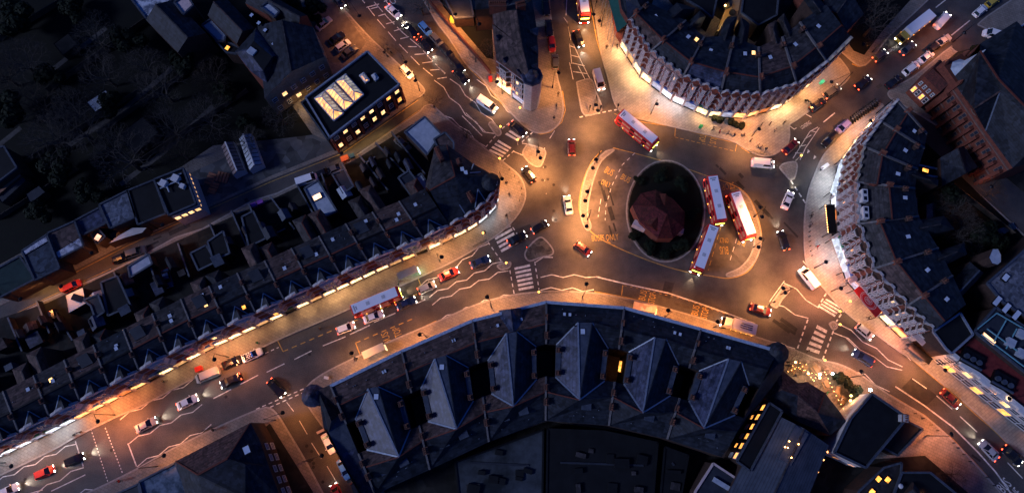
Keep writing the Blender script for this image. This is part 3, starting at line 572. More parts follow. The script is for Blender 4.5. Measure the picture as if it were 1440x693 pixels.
    for q in range(rnd.randint(1, 3)):
        t_ = rnd.uniform(.5, .85); z_ = zr+(zb-zr)*(t_-.46)/.47; a = MB(); p_ = M(rnd.uniform(.15, .9), t_, z_); a.tube(p_, p_+Vector((0, 0, .6)), .07, .07, 6); a.build("vent_pipe", LEAD, rf)
    if rnd.random() < .35:
        s_ = rnd.uniform(.2, .5); a = MB(); a.prism([M(s_, .58, 12.4), M(s_+.38, .58, 12.4), M(s_+.38, .8, 11.4), M(s_, .8, 11.4)], 9.5, 12.7, 0, top_mi=1); a.build("rear_dormer", [GREYT, FELTB], rf)
    if rnd.random() < .5:
        s_ = rnd.uniform(.1, .7); t0_ = rnd.uniform(1.2, 1.45); a = MB(); a.prism([M(s_, t0_, 3), M(s_+.25, t0_, 3), M(s_+.25, t0_+.13, 3), M(s_, t0_+.13, 3)], 0, 2.3); a.build("yard_store", rnd.choice([GREYT, FELTB, LEADD, BROWN]), root)
    far = 1.62+.028*max(0, 12-i)
    t0_ = tw+.08
    while t0_ < far and i < 15:
        s_ = rnd.uniform(.04, .45); w_ = rnd.uniform(.3, .5); l_ = rnd.uniform(.12, .3); hz = rnd.uniform(2.2, 4.6)
        if rnd.random() < .68:
            a = MB(); q_ = [M(s_, t0_, hz), M(s_+w_, t0_, hz), M(s_+w_, t0_+l_, hz), M(s_, t0_+l_, hz)]; a.walls(q_); a.build("outhouse_wall", BRICKD, root); a = MB(); r0_ = (q_[0]+q_[1])/2+Vector((0, 0, .9)); r1_ = (q_[2]+q_[3])/2+Vector((0, 0, .9))
            if rnd.random() < .5: a.face([q_[0], r0_, r1_, q_[3]]); a.face([q_[1], q_[2], r1_, r0_]); a.face([q_[0], q_[1], r0_]); a.face([q_[2], q_[3], r1_])
            else: a.face([q_[0], q_[1], q_[2]+Vector((0, 0, .5)), q_[3]+Vector((0, 0, .5))])
            a.build("outhouse_roof", rnd.choice([GREYT, FELTB, SLATE2, LEADD, BROWN, SLATE, PALE]), root)
        t0_ += l_+rnd.uniform(.03, .15)
    # low back addition
    if rnd.random() < .7:
        s2, s3 = (.56, .96) if mir else (.04, .44); a = MB(); a.prism([M(s2, .95, 0), M(s3, .95, 0), M(s3, 1.15, 0), M(s2, 1.15, 0)], 0, 3.4, 0, top_mi=1); a.build("back_addition", [BRICKD, rnd.choice([FELT, FELTB, LEADD, GREYT])], root)
    gm, e = lightset[i]; facade(root, M(0, 0, 0), M(1, 0, 0), M(.5, .5, 0), ze, 1, 2, ((gm, rnd.randint(0, 5), e*1.9), (gm, rnd.randint(0, 5), rnd.choice([0, .4, e*1.5]))), gm_=STONEW, wallm=PBRICK if i % 3 else STONEW)
# rounded corner house with turret
def poly_house(name, label, cat, outline, ze, faces, mats, wallm=BRICK, group=None, wallz=None, caps=(), wallname="wall"):
    """outline: pixels at eave height; faces: lists of (px, py, z, mat)"""
    pts = [W(x, y, ze) for x, y in outline]; c = sum(pts, Vector())/len(pts); c.z = 0
    root = thing(name, c, label, cat, group); w = MB(); w.walls(pts if not wallz else [W(x, y, z) for (x, y), z in zip(outline, wallz)]); w.build(wallname, wallm, root)
    r = MB()
    for fc, mi in faces: r.face([W(*p) for p in fc], mi)
    for a, b, wd_, mi in caps: r.bar(W(*a)+Vector((0, 0, .08)), W(*b)+Vector((0, 0, .08)), wd_, .07, mi)
    rf = r.build("roof", mats, root); return root, rf
E_ = 10.4
o_ = [(632, 316), (652, 306), (668, 296), (683, 284), (695, 270), (699, 250), (697, 248), (668, 232), (628, 203), (612, 205), (598, 262)]
z_ = 14.0
root, rf = poly_house("corner_house", "large dark slate corner house with curved brick front where the long row meets the junction", "house", o_, E_,
  [([(632, 316, E_), (652, 306, E_), (668, 296, E_), (640, 248, z_), (604, 268, z_-.8)], 0), ([(668, 296, E_), (683, 284, E_), (695, 270, E_), (640, 248, z_)], 0), ([(695, 270, E_), (699, 250, E_), (697, 248, E_), (640, 248, z_)], 0),
   ([(697, 248, E_), (668, 232, E_), (638, 247, z_), (640, 248, z_)], 0), ([(668, 232, E_), (628, 203, E_), (640, 248, z_)], 0), ([(628, 203, E_), (612, 205, E_), (598, 262, E_), (604, 268, z_-.8), (640, 248, z_)], 1)], [SLATE, GREYT, LEAD, RIDGE], caps=[((640, 248, z_), (604, 268, z_-.8), .3, 3), ((640, 248, z_), (697, 249, E_), .2, 0), ((640, 248, z_), (628, 204, E_), .2, 3)])
for (a, b) in (((672, 266), (668, 292)), ((672, 266), (682, 281)), ((646, 288), (655, 302)), ((666, 230), (661, 243)), ((661, 243), (676, 242))):
    m = MB(); m.bar(W(*a, 12.4), W(*b, E_+.6), .22, .07); m.build("lead_valley", LEAD, rf)
chimney(rf, W(659, 272, 13), W(665, 281, 13), .9, 10, 14); chimney(rf, W(614, 210, 13), W(622, 226, 13), .9, 10, 14.2, 6); chimney(rf, W(645, 226, 13), W(647, 232, 13), .9, 11, 14.2)
for q in ((650, 238), (655, 243)): skylight(rf, W(*q, 12.6), (1, .2), .9)
t = MB(); cc = W(690, 258, 10.5); t.tube((cc.x, cc.y, 9.6), (cc.x, cc.y, 11.5), 2.0, 2.0, 10, 0); t.tube((cc.x, cc.y, 11.5), (cc.x, cc.y, 13.4), 2.1, .15, 10, 1); t.build("turret", [BRICK, SLATE], root)
fs = [(632, 316), (652, 306), (668, 296), (683, 284), (695, 270), (699, 251)]
for a, b, e in zip(fs, fs[1:], (1.0, 1.0, 1.6, 1.5, 1.6)): facade(root, W(*a, E_), W(*b, E_), W(640, 260, E_), E_, 1, 2, ((SHOPW if e < 1.5 else SHOPC, 1 if e > 1.5 else 5, e),))

# ------------------------------------------------------------------ crescent blocks
def arc_block(label, A, B, C, D, ze, zr, tr, tb, mats, nb, shops, wing=None, zb=None, ch=True, group=None, lights=(), gable=True, name="crescent_house", ridge=RIDGE, fac=True, floors=3):
    zb = zb or ze
    def M(s, t, z): s = .003+s*.994; p = lerp2(lerp2(A, B, s), lerp2(D, C, s), t); return W(p[0], p[1], z or (ze if t < .05 else zr-.5))
    c0 = M(.5, .4, 0); c0.z = 0; root = thing(name, c0, label, "house", group)
    w = MB(); w.walls([M(0, 0, ze), M(1, 0, ze), M(1, tr, zr-.1), M(1, tb, zb), M(0, tb, zb), M(0, tr, zr-.1)]); w.build("wall", BRICK, root)
    r = MB(); r.face([M(0, 0, ze), M(1, 0, ze), M(1, tr, zr), M(0, tr, zr)], 0); r.face([M(0, tr, zr), M(1, tr, zr), M(1, tb, zb), M(0, tb, zb)], 1); r.bar(M(.01, tr, zr+.05), M(.99, tr, zr+.05), .26, .07, 2)
    rf = r.build("roof", [mats[0], mats[1], ridge], root)
    g = MB(); g.bar(M(0, .015, ze+.25), M(1, .015, ze+.25), .35, .3); g.build("parapet", mat("parapet_coping", (.2, .2, .22), (.34, .34, .36), scale=2), root)
    pc = MB(); pc.bar(M(0, 0, ze+.3), M(0, tr, zr+.25), .4, .22); pc.bar(M(0, tr, zr+.25), M(0, tb, zb+.25), .4, .22); pc.build("party_wall", mat("party_coping", (.09, .085, .085)), root)
    if ch: chimney(rf, M(.015, tr-.05, 0), M(.015, tr+.01, 0), .9, zr-1.5, zr+.8, 4); chimney(rf, M(.015, tb*.84, 0), M(.015, tb*.88, 0), .8, zb, zr-.6, 4, BRICKD)
    for s_, t_, m_ in lights:
        z_ = zr+(zb-zr)*(t_-tr)/(tb-tr) if t_ > tr else ze+(zr-ze)*t_/tr
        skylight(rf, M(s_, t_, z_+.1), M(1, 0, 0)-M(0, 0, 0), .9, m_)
    if wing:
        s0, s1, t1 = wing; zw = zb-1.5; zwr = zw+2.6; a = MB(); a.walls([M(s0, tb, zw), M(s1, tb, zw), M(s1, t1, zw), M(s0, t1, zw)]); a.build("rear_wing_wall", BRICKD, root); sm = (s0+s1)/2
        a = MB(); p = [M(s0, tb-.02, zw), M(s1, tb-.02, zw), M(s1, t1, zw), M(s0, t1, zw), M(sm, tb-.06, zwr), M(sm, t1-.1, zwr)]
        a.face([p[0], p[4], p[5], p[3]]); a.face([p[1], p[2], p[5], p[4]]); a.face([p[2], p[3], p[5]]); a.bar(p[4], p[5], .22, .07, 1); a.build("rear_wing_roof", [mats[1], GREYT], root)
    if fac: k_ = int(A[0]+A[1]) % 4; facade(root, M(0, 0, 0), M(1, 0, 0), M(.5, .5, 0), ze, nb-(k_ == 1), floors, shops, gable=gable, wallm=(BRICK, BRICKD, BRICK, PBRICK)[k_], bandm=(STONE, STONE, mat('cream_band', (.3, .26, .2), (.42, .37, .3), scale=2), STONE)[k_])
    return root, rf, M
GN = "curved brick houses of the northern crescent"
CF = [(884, 28), (914, 73), (960, 108), (1013, 131), (1069, 134), (1121, 119), (1163, 87), (1197, 53)]
CR = [(922, -6), (984, 12), (1002, 30), (1040, 20), (1066, 40), (1092, 26), (1110, 10), (1148, -12)]
CLAB = ["red brown roof and dark wing at the left end", "dark slate roof and orange roof light, beside left end", "pale blue front slope above the lit white shops", "dark slate roof and two blue pipes by the yellow lit yard", "brownish roof in the middle right", "speckled brown roof between two white party walls", "dark hipped roof at the right end beside the alley"]
CM = [(BROWN, SLATE), (SLATE, SLATE), (SLATE2, SLATE), (SLATE, SLATE), (SLATE, BROWN), (SLATE, GREYT), (SLATE, SLATE)]
CS = [((SHOPW, 4, 12.0), (SHOPW, 4, .6), (SHOPW, 4, 12.0)), ((SHOPW, 4, 12.0), (SHOPC, 0, .4), (SHOPC, 0, 4)), ((SHOPC, 5, 4.0), (SHOPC, 0, .5), (SHOPW, 2, 5)), ((SHOPW, 0, 6.0), (SHOPC, 0, .3), (SHOPO, 3, 3.5)), ((SHOPO, 3, 3.5), (SHOPO, 3, .5), (SHOPW, 5, 8)), ((SHOPW, 5, 11), (SHOPW, 2, .6), (SHOPW, 5, 4.4)), ((SHOPC, 3, .7), (SHOPC, 3, .4))]
for i in range(7):
    arc_block(f"house with {CLAB[i]}, north crescent", CF[i], CF[i+1], CR[i+1], CR[i], 11.5, 14.8, .27, .72, CM[i], 4 if i < 6 else 3, CS[i], wing=(.1, .55, .98) if i % 2 else (.5, .95, .98), group=GN, lights=[(.5, .55, SKYL), (.8, .6, ROOMW)] if i in (1, 3) else [(.4, .5, SKYL)])
GE = "curved brick houses of the eastern crescent"
DF = [(1262, 141), (1238, 170), (1213, 205), (1203, 256), (1206, 315), (1227, 378), (1275, 430), (1312, 465)]
DR = [(1318, 205), (1322, 222), (1318, 250), (1316, 268), (1322, 300), (1352, 338), (1362, 372), (1375, 415)]
DLAB = ["dark roof at the top end beside the church", "brown front slope and red chimney below the church", "brown front slope and an orange lit back window", "flat topped front with four white framed roof windows", "grey front slope and wavy front above the white canopy", "ribbed brown roof above the red canopy", "dark hipped roof at the lower end beside the white building"]
DM = [(SLATE, SLATE), (GREYT, SLATE), (GREYT, SLATE), (GREYT, SLATE), (GREYT, SLATE), (BROWN, SLATE), (SLATE, SLATE)]
DS = [((SHOPC, 5, .8),), ((SHOPW, 0, 1.5),), ((SHOPC, 5, .5), (SHOPC, 5, 3.5), (SHOPC, 0, .3)), ((SHOPC, 5, 1.5), (SHOPO, 3, .4), (SHOPO, 3, 0)), ((SHOPC, 2, .4), (SHOPC, 5, 2.5), (SHOPC, 0, .2)), ((SHOPC, 5, .8), (SHOPO, 1, .3), (SHOPO, 1, 1.5)), ((SHOPW, 5, 1.5), (SHOPO, 1, 2.5))]
for i in range(7):
    rt, rf, M = arc_block(f"house with {DLAB[i]}, east crescent", DF[i], DF[i+1], DR[i+1], DR[i], 11.5, 14.8, .27 if i != 3 else .42, .74, DM[i], 4 if i > 1 else 3, DS[i], wing=(.1, .6, 1.02) if i in (2, 4, 5) else None, group=GE, lights=[(.5, .5, SKYL)] if i != 3 else [(.35, .6, SKYL)])
    if i == 3:
        for s_ in (.14, .3, .58, .74):
            f = MB(); f.box(M(s_+.06, .13, 0), M(1, 0, 0)-M(0, 0, 0), 1.3, 1.1, 12.2, 13.75, 0); fo = f.build("roof_window", WFR, rf); g = MB(); g.box(M(s_+.06, .13, 0), M(1, 0, 0)-M(0, 0, 0), .8, .65, 13.7, 13.8, 0); g.build("pane", BLK, fo)

# ------------------------------------------------------------------ southern crescent with long hipped wings
GS = "hipped roof blocks of the southern crescent"
SF = [(464, 541), (564, 492), (664, 449), (768, 423), (878, 431), (986, 461), (1095, 492)]
SR = [(527, 694), (604, 660), (687, 621), (767, 591), (856, 598), (938, 617), (1018, 643)]
SLAB = ["leftmost hipped block of the south crescent, brown front roof, beside the side street", "second hipped block from the left in the south crescent, brown front roof", "third hipped block from the left, brown roof with projecting blue front gable", "middle dark hipped block of the south crescent, opposite the striped crossing", "dark hipped block with an orange lit light well on its left", "rightmost hipped block of the south crescent, next to the column of lit windows"]
WT = [((517, 546), (531, 543), (561, 642)), ((611, 504), (627, 499), (642, 603)), ((712, 468), (727, 466), (722, 571)), ((813, 453), (833, 453), (815, 562)), ((921, 474), (937, 476), (904, 580)), ((1025, 504), (1043, 508), (990, 602))]
for i in range(6):
    A, B, C, D = SF[i], SF[i+1], SR[i+1], SR[i]
    def M(s, t, z, A=A, B=B, C=C, D=D): s = .003+s*.994; p = lerp2(lerp2(A, B, s), lerp2(D, C, s), t); return W(p[0], p[1], z or (11.2 if t < .05 else 12.5))
    c0 = M(.5, .5, 0); c0.z = 0; root = thing("crescent_block", c0, SLAB[i], "building", GS)
    ze, zr, zt, zm, zb = 11.2, 14.0, 14.6, 11.4, 9.4
    def mz(s, t): return M(s, t, 0)
    w = MB(); w.walls([M(0, 0, ze), M(1, 0, ze), M(1, .19, zr-.1), M(1, .36, zm), M(.86, .36, zm), M(.86, .63, zm), M(1, .63, zm), M(1, .76, 13), M(1, 1, zb), M(0, 1, zb), M(0, .76, 13), M(0, .63, zm), M(.14, .63, zm), M(.14, .36, zm), M(0, .36, zm), M(0, .19, zr-.1)]); w.build("wall", BRICKD, root)
    T1, T2, T3 = [W(*p, zt) for p in WT[i]]; T1.z = T2.z = zr+.3
    fm = 1 if i < 3 else 0; r = MB()
    r.face([M(0, 0, ze), M(1, 0, ze), M(1, .19, zr), M(0, .19, zr)], fm)
    r.face([M(0, .19, zr), T1, M(.14, .36, zm), M(0, .36, zm)], 0); r.face([T2, M(1, .19, zr), M(1, .36, zm), M(.86, .36, zm)], 0); r.face([M(0, .19, zr), M(1, .19, zr), T2, T1], 0)
    r.face([T1, T3, M(.14, .63, zm), M(.14, .36, zm)], 2 if i != 2 else 2); r.face([T3, T2, M(.86, .36, zm), M(.86, .63, zm)], 0); r.face([T1, T2, T3], 3)  # left slope gets the paler slate: dusk light from the west painted in
    r.face([M(0, .63, zm), M(.14, .63, zm), T3, M(0, .76, 13)], 1 if i < 3 else 0); r.face([M(.86, .63, zm), M(1, .63, zm), M(1, .76, 13), T3], 1 if i < 3 else 0)
    r.face([M(0, .76, 13), T3, M(1, .76, 13), M(1, 1, zb), M(0, 1, zb)], 0)
    u = Vector((0, 0, .1))
    for a, b, wd_, mi in ((T1, T3, .3, 4), (T2, T3, .16, 0), (T3, M(.14, .63, zm), .3, 4), (T3, M(.86, .63, zm), .26, 4), (T1, M(.14, .36, zm), .22, 4), (T2, M(.86, .36, zm), .2, 4), (M(0, .19, zr), M(1, .19, zr), .25, 5 if i < 3 else 0), (M(0, .76, 13), T3, .22, 5), (T3, M(1, .76, 13), .22, 5 if i < 3 else 0)): r.bar(a+u, b+u, wd_, .06, mi)
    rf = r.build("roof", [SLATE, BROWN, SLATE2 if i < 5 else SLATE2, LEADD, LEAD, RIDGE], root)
    g = MB(); g.bar(M(.0, .012, ze+.3), M(1, .012, ze+.3), .6, .35); g.build("parapet", mat("blue_lead_gutter", (.2, .26, .36), (.42, .5, .62), scale=3, rough=.4), root)
    for s0, s1 in ((.14, .21), (.79, .86)):
        g = MB(); zt_ = zm+.9; g.prism([M(s0, .37, 0), M(s1, .37, 0), M(s1, .62, 0), M(s0, .62, 0)], zm-.5, zt_); g.build("lead_flat", LEADD, root)
        for t_ in (.39, .58): chimney(rf, M((s0+s1)/2, t_, 0), M((s0+s1)/2, t_+.03, 0), .8, zm, zt_+1.0, 2, BRICKD)
    pc = MB(); 
    for (t0, z0), (t1, z1) in (((0, ze), (.19, zr)), ((.19, zr), (.36, zm)), ((.63, zm), (.76, 13)), ((.76, 13), (1, zb))):
        pc.bar(M(0, t0, z0+.22), M(0, t1, z1+.22), .35, .2)
        if t0 in (.19, .76): pc.build("party_wall", mat("party_coping", (.09, .085, .085)), root); pc = MB()
    for t_, n_ in ((.12, 4), (.27, 3), (.7, 3), (.82, 3)): chimney(rf, M(.01, t_, 0), M(.01, t_+.05, 0), .8, 11, (13.6 if t_ < .2 else 14.4) if t_ < .7 else 13.2, n_, BRICKD)
    rs_ = random.Random(40+i)
    for q in range(9):
        a = MB(); s_ = rs_.choice([rs_.uniform(.05, .95)]); t_ = rs_.choice([.06, .1, .28, .88, .94, .82]); z_ = ze+(zr-ze)*t_/.19 if t_ < .19 else (12.6 if t_ < .5 else 12.6-(t_-.76)*14)
        p_ = M(s_, t_, z_); a.tube(p_-Vector((0, 0, .4)), p_+Vector((0, 0, .5)), .08, .08, 6); a.build("vent_pipe", LEAD, rf)
    for q in range(2):
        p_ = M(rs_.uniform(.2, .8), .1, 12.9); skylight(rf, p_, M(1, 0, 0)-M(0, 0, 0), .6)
    for s_ in (.3, .62):
        a = MB(); p_ = M(s_, .84, 11.6); a.box(p_, M(1, 0, 0)-M(0, 0, 0), 1.6, 1.8, 9.5, 12.1); a.build("rear_dormer", SLATE, rf); g = MB(); g.box(p_, M(1, 0, 0)-M(0, 0, 0), 1.9, 2.1, 12.1, 12.2); g.build("dormer_roof", LEADD, rf)
    if i in (0, 1, 3): skylight(rf, T1.lerp(T3, .12)+Vector((.9, 0, 0)), (1, 0), 1.0)
    if i in (0, 3, 4, 5):
        for q in range(3): skylight(rf, M(.35+.14*q, .9, 10.6), M(1, 0, 0)-M(0, 0, 0), .45)
    if i == 2:
        g = MB(); p = [W(702, 436, 11.3), W(736, 433, 11.3), W(738, 460, 12.9), W(706, 467, 12.9), W(718, 434, 14.2), W(722, 466, 14.2)]
        g.face([p[0], p[4], p[5], p[3]]); g.face([p[4], p[1], p[2], p[5]]); g.face([p[0], p[1], p[4]]); g.build("front_gable_roof", SLATE2, root)
    facade(root, M(0, 0, 0), M(1, 0, 0), M(.5, .5, 0), ze-.2, 3, 3, ((SHOPO, 4, .8), (SHOPO, 3, .8)), gable=False, bays=False)
    if i == 4:
        g = MB(); g.face([M(.03, .45, 4), M(.085, .45, 4), M(.085, .54, 4), M(.03, .54, 4)]); g.build("light_well_window", ROOMO, root)
# end pieces
c_ = W(440, 556, 10); c_.z = 0; tr = thing("corner_turret", c_, "round corner turret with blue pleated cone roof where the side street begins", "turret")
m = MB(); m.tube(c_, c_+Vector((0, 0, 10)), 1.9, 1.9, 12); m.build("wall", BRICKD, tr); m = MB(); cc = W(441, 553, 11); m.tube((c_.x, c_.y, 10), (c_.x, c_.y, 12.2), 2.3, .1, 12); m.build("roof", SLATE2, tr)
poly_house("corner_house", "narrow end house with lead flats between round turret and leftmost hipped block", "house", [(447, 548), (464, 541), (480, 580), (527, 694), (512, 706), (475, 640), (455, 600)], 10.8,
  [([(447, 548, 10.8), (464, 541, 10.8), (480, 580, 10.8), (466, 592, 13.0)], 0), ([(447, 548, 10.8), (466, 592, 13.0), (462, 608, 10.8), (455, 600, 10.8)], 1), ([(466, 592, 13), (480, 580, 10.8), (500, 628, 9.5), (478, 640, 9.5), (462, 608, 10.8)], 2), ([(500, 628, 9.5), (527, 694, 9), (512, 706, 9), (478, 640, 9.5)], 3)], [BROWN, SLATE, LEADD, SLATE2], BRICKD)
root, rf = poly_house("corner_house", "dark end house with bay tower between the south crescent and the pub garden", "house", [(1095, 492), (1104, 500), (1102, 520), (1085, 545), (1050, 592), (1018, 643), (1060, 560)], 11,
  [([(1095, 492, 11), (1104, 500, 11), (1102, 520, 11), (1085, 545, 11), (1078, 530, 13.2)], 0), ([(1095, 492, 11), (1078, 530, 13.2), (1060, 560, 13)], 0), ([(1085, 545, 11), (1050, 592, 10), (1060, 560, 13), (1078, 530, 13.2)], 0), ([(1050, 592, 10), (1018, 643, 9.5), (1060, 560, 13)], 0)], [SLATE, RIDGE], BRICKD)
c_ = W(1090, 497, 10); m = MB(); m.tube((c_.x, c_.y, 0), (c_.x, c_.y, 11.6), 2.1, 2.1, 10, 0); m.tube((c_.x, c_.y, 11.6), (c_.x, c_.y, 13), 2.2, .3, 10, 1); m.build("tower", [BRICKD, SLATE], root)
# ------------------------------------------------------------------ other buildings
def flat(name, label, cat, outline, h, m=FELT, wallm=BRICKD, par=.5, parm=None, group=None):
    q = [W(x, y, h) for x, y in outline]; c = sum(q, Vector())/len(q); c.z = 0; root = thing(name, c, label, cat, group)
    w = MB(); w.walls(q); w.build("wall", wallm, root); r = MB(); r.face([p-Vector((0, 0, .12)) for p in q]); rf = r.build("roof", m, root)
    if par:
        k = MB()
        for i in range(len(q)): k.bar(q[i], q[(i+1) % len(q)], .38, par*.5)
        k.build("parapet", parm or mat("grey_coping", (.03, .037, .05), (.07, .085, .11), scale=2), root)
    return root, rf
def gable(name, label, cat, A, B, C, D, ze, zr, m, wallm=BRICKD, hipA=0, hipC=0, m2=None, ridge=None, group=None):
    """ridge runs from the middle of A-B to the middle of D-C"""
    a, b, c, d = [W(*p, ze) for p in (A, B, C, D)]; r0 = (a+b)/2; r1 = (c+d)/2; dv = (r1-r0); r0 = r0+dv*hipA; r1 = r1-dv*hipC; r0.z = r1.z = zr
    ctr = (a+b+c+d)/4; ctr.z = 0; root = thing(name, ctr, label, cat, group); w = MB()
    lp = [a] + ([] if hipA else [r0]) + [b, c] + ([] if hipC else [r1]) + [d]; w.walls(lp); w.build("wall", wallm, root)
    r = MB(); r.face([a, r0, r1, d], 0); r.face([b, c, r1, r0], 1)
    if hipA: r.face([a, b, r0], 0)
    if hipC: r.face([c, d, r1], 1)
    r.bar(r0+Vector((0, 0, .05)), r1+Vector((0, 0, .05)), .28, .07, 2); rf = r.build("roof", [m, m2 or m, ridge or GREYT], root)
    return root, rf, (a, b, c, d, r0, r1)
def window_row(root, p, q, inside, z, n, w, h, glass=ROOMW, frame=WFR):
    p = Vector((p[0], p[1], 0)); q = Vector((q[0], q[1], 0)); x = (q-p); L = x.length; x.normalize(); nn = Vector((-x.y, x.x, 0))
    if (Vector((inside[0], inside[1], 0))-p).dot(nn) > 0: nn = -nn
    for k in range(n):
        g = glass[k % len(glass)] if isinstance(glass, (list, tuple)) else glass
        win(root, lambda a_, d_, z_: p+x*a_+nn*(d_+.03)+Vector((0, 0, z_)), (k+.5)*L/n, z, w, h, frame, g, .12)
# hall with three glazed roof lanterns
hl, rf = flat("hall", "flat roofed hall with three long glazed roof lanterns beside the side street", "hall", [(430, 138), (517, 73), (562, 119), (464, 194)], 8.0, FELT, BRICKD, .8, mat("hall_coping", (.12, .15, .2), (.22, .27, .34), scale=2))
def lantern(quad, z=8.0, hh=1.2, warm=True):
    q = [W(*p, z) for p in quad]; m = MB(); up = Vector((0, 0, .5)); t = [p+up for p in q]
    m.walls(t, z-.1); o = m.build("lantern_kerb", WFR, rf)
    e0 = (t[0]+t[1])/2; e1 = (t[2]+t[3])/2; L = (e1-e0); w_ = (t[0]-t[1]).length; r0 = e0+L.normalized()*min(w_*.5, L.length*.4); r1 = e1-L.normalized()*min(w_*.5, L.length*.4); r0.z = r1.z = z+.5+hh
    f = MB()
    f.bar(r0, r1, .22, .09)
    for a, b in ((t[0], r0), (t[1], r0), (t[2], r1), (t[3], r1), (t[0], t[1]), (t[1], t[2]), (t[2], t[3]), (t[3], t[0])): f.bar(a, b, .2, .09)
    for k in range(1, 7):
        s = k/7; f.bar(t[0].lerp(t[3], s), r0.lerp(r1, max(0, min(1, (s-.2)/.6))), .09, .06); f.bar(t[1].lerp(t[2], s), r0.lerp(r1, max(0, min(1, (s-.2)/.6))), .09, .06)
    f.build("glazing_bars", WFR, o); g = MB(); d = Vector((0, 0, -.08)); g.face([t[0]+d, r0+d, r1+d, t[3]+d], 0); g.face([t[1]+d, t[2]+d, r1+d, r0+d], 1); g.face([t[0]+d, t[1]+d, r0+d], 1); g.face([t[2]+d, t[3]+d, r1+d], 0)
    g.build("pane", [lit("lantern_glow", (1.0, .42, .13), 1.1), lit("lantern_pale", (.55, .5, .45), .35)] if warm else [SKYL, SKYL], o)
lantern([(443, 140), (457, 130), (484, 160), (470, 171)]); lantern([(458, 129), (471, 118), (498, 146), (485, 157)]); lantern([(473, 116), (487, 106), (512, 134), (499, 145)])
lantern([(506, 108), (512, 104), (520, 114), (514, 118)], hh=.4); lantern([(523, 108), (528, 105), (533, 111), (528, 115)], hh=.4, warm=False)
a_, b_ = W(464, 194, 8), W(562, 119, 8); window_row(hl, a_, b_, W(500, 120, 8), 1.3, 8, 1.2, 2.0, [ROOMW, GLASS, ROOMW, GLASS, ROOMW, ROOMW, GLASS, ROOMO]); window_row(hl, a_, b_, W(500, 120, 8), 5.4, 8, 1.3, 1.5, [GLASS, ROOMW, GLASS, ROOMW, ROOMW, GLASS, ROOMO, ROOMW])
for k in range(9):
    p = a_.lerp(b_, (k+.02)/8.1); n_ = (b_-a_).normalized(); n_ = Vector((n_.y, -n_.x, 0)); m = MB(); m.box(p+n_*.25, b_-a_, .5, .5, 0, 7.2); m.build("buttress", BRICK, hl)
area(hl, a_.lerp(b_, .3)+Vector((.9, -1.2, -5.5)), 14, .4, 90, (1, .6, .2), Vector((.5, -.8, -1)))
flat("hall_annexe", "low dark annexe with small pyramid skylight on the west side of the hall", "annexe", [(424, 145), (435, 137), (468, 191), (461, 197)], 6.6, FELT, BRICKD, .5)
# north-west houses
flat("flat_roof_building", "building with blotchy pale canvas roof at the top edge, left of dark roof", "building", [(176, -12), (240, -14), (243, 0), (206, 27)], 8, mat("blotchy_canvas", (.1, .12, .16), (.5, .55, .62), scale=.5, contrast=2.2))
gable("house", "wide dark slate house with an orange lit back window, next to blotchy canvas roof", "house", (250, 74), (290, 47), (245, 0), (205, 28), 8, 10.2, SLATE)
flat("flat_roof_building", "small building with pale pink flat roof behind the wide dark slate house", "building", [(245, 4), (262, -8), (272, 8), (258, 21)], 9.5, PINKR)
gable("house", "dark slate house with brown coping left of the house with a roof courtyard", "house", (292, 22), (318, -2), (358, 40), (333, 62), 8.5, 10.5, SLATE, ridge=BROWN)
flat("back_extension", "long pale lean-to roof pointing at a lit orange skylight", "extension", [(284, 36), (297, 27), (318, 50), (316, 58), (306, 58)], 6, PALE)
rt, rf = flat("flat_roof_building", "low dark link building with a glowing orange skylight beside pale lean-to roof", "building", [(303, 57), (318, 58), (338, 68), (333, 76), (318, 74)], 5, FELT); skylight(rf, W(320, 68, 5.1), (1, -.6), 1.0, ROOMO)
rt, rf = poly_house("house", "hipped slate house with a square roof courtyard and white ridge", "house", [(331, 73), (360, 39), (395, 76), (377, 119), (352, 100)], 9, [([(331, 73, 9), (360, 39, 9), (357, 58, 11.5), (348, 70, 11.5)], 0), ([(360, 39, 9), (395, 76, 9), (383, 80, 11.5), (357, 58, 11.5)], 1), ([(395, 76, 9), (377, 119, 9), (370, 100, 11.5), (383, 80, 11.5)], 0), ([(377, 119, 9), (352, 100, 9), (331, 73, 9), (348, 70, 11.5), (370, 100, 11.5)], 1), ([(357, 58, 11.5), (383, 80, 11.5), (370, 100, 11.5), (348, 70, 11.5)], 2)], [SLATE, SLATE2, FELT], caps=[((331, 73, 9), (348, 70, 11.5), .2, 1), ((395, 76, 9), (383, 80, 11.5), .2, 1), ((377, 119, 9), (370, 100, 11.5), .2, 1)])
m = MB(); m.box(W(358, 78, 10), (1, -.7), 1.8, 1.5, 11.2, 11.9); m.build("roof_hatch", PALE, rf)
rt, rf, q = gable("house", "long dark house with cream rendered street front and white windows north of the hall", "house", (372, 138), (456, 80), (440, 38), (362, 36), 9, 11.5, SLATE, BUFF)
a_, b_ = W(374, 137, 9), W(454, 81, 9); window_row(rt, a_, b_, W(400, 60, 9), 1.4, 6, 1.3, 1.7, [GLASS, GLASS, ROOMW, GLASS, GLASS, GLASS]); window_row(rt, a_, b_, W(400, 60, 9), 5.2, 6, 1.3, 1.7, [GLASS, ROOMW, GLASS, GLASS, GLASS, GLASS])
area(rt, a_.lerp(b_, .45)+Vector((.8, -1.1, -4.4)), 6, .3, 120, (1, .6, .25), Vector((.3, -.5, -1)))
for k, p in enumerate([(349, 10), (359, 21), (368, 31), (375, 6), (392, 33), (380, 50), (397, 57), (402, 65), (398, 80)]): skylight(rf, W(p[0]+5, p[1]+12, 10.2), (1, -.7), .8)
gable("house", "dark slate house with pale flat dormer at the top edge beside the driveway", "house", (345, 5), (366, -15), (432, 22), (420, 44), 8.5, 11, SLATE, BRICK)
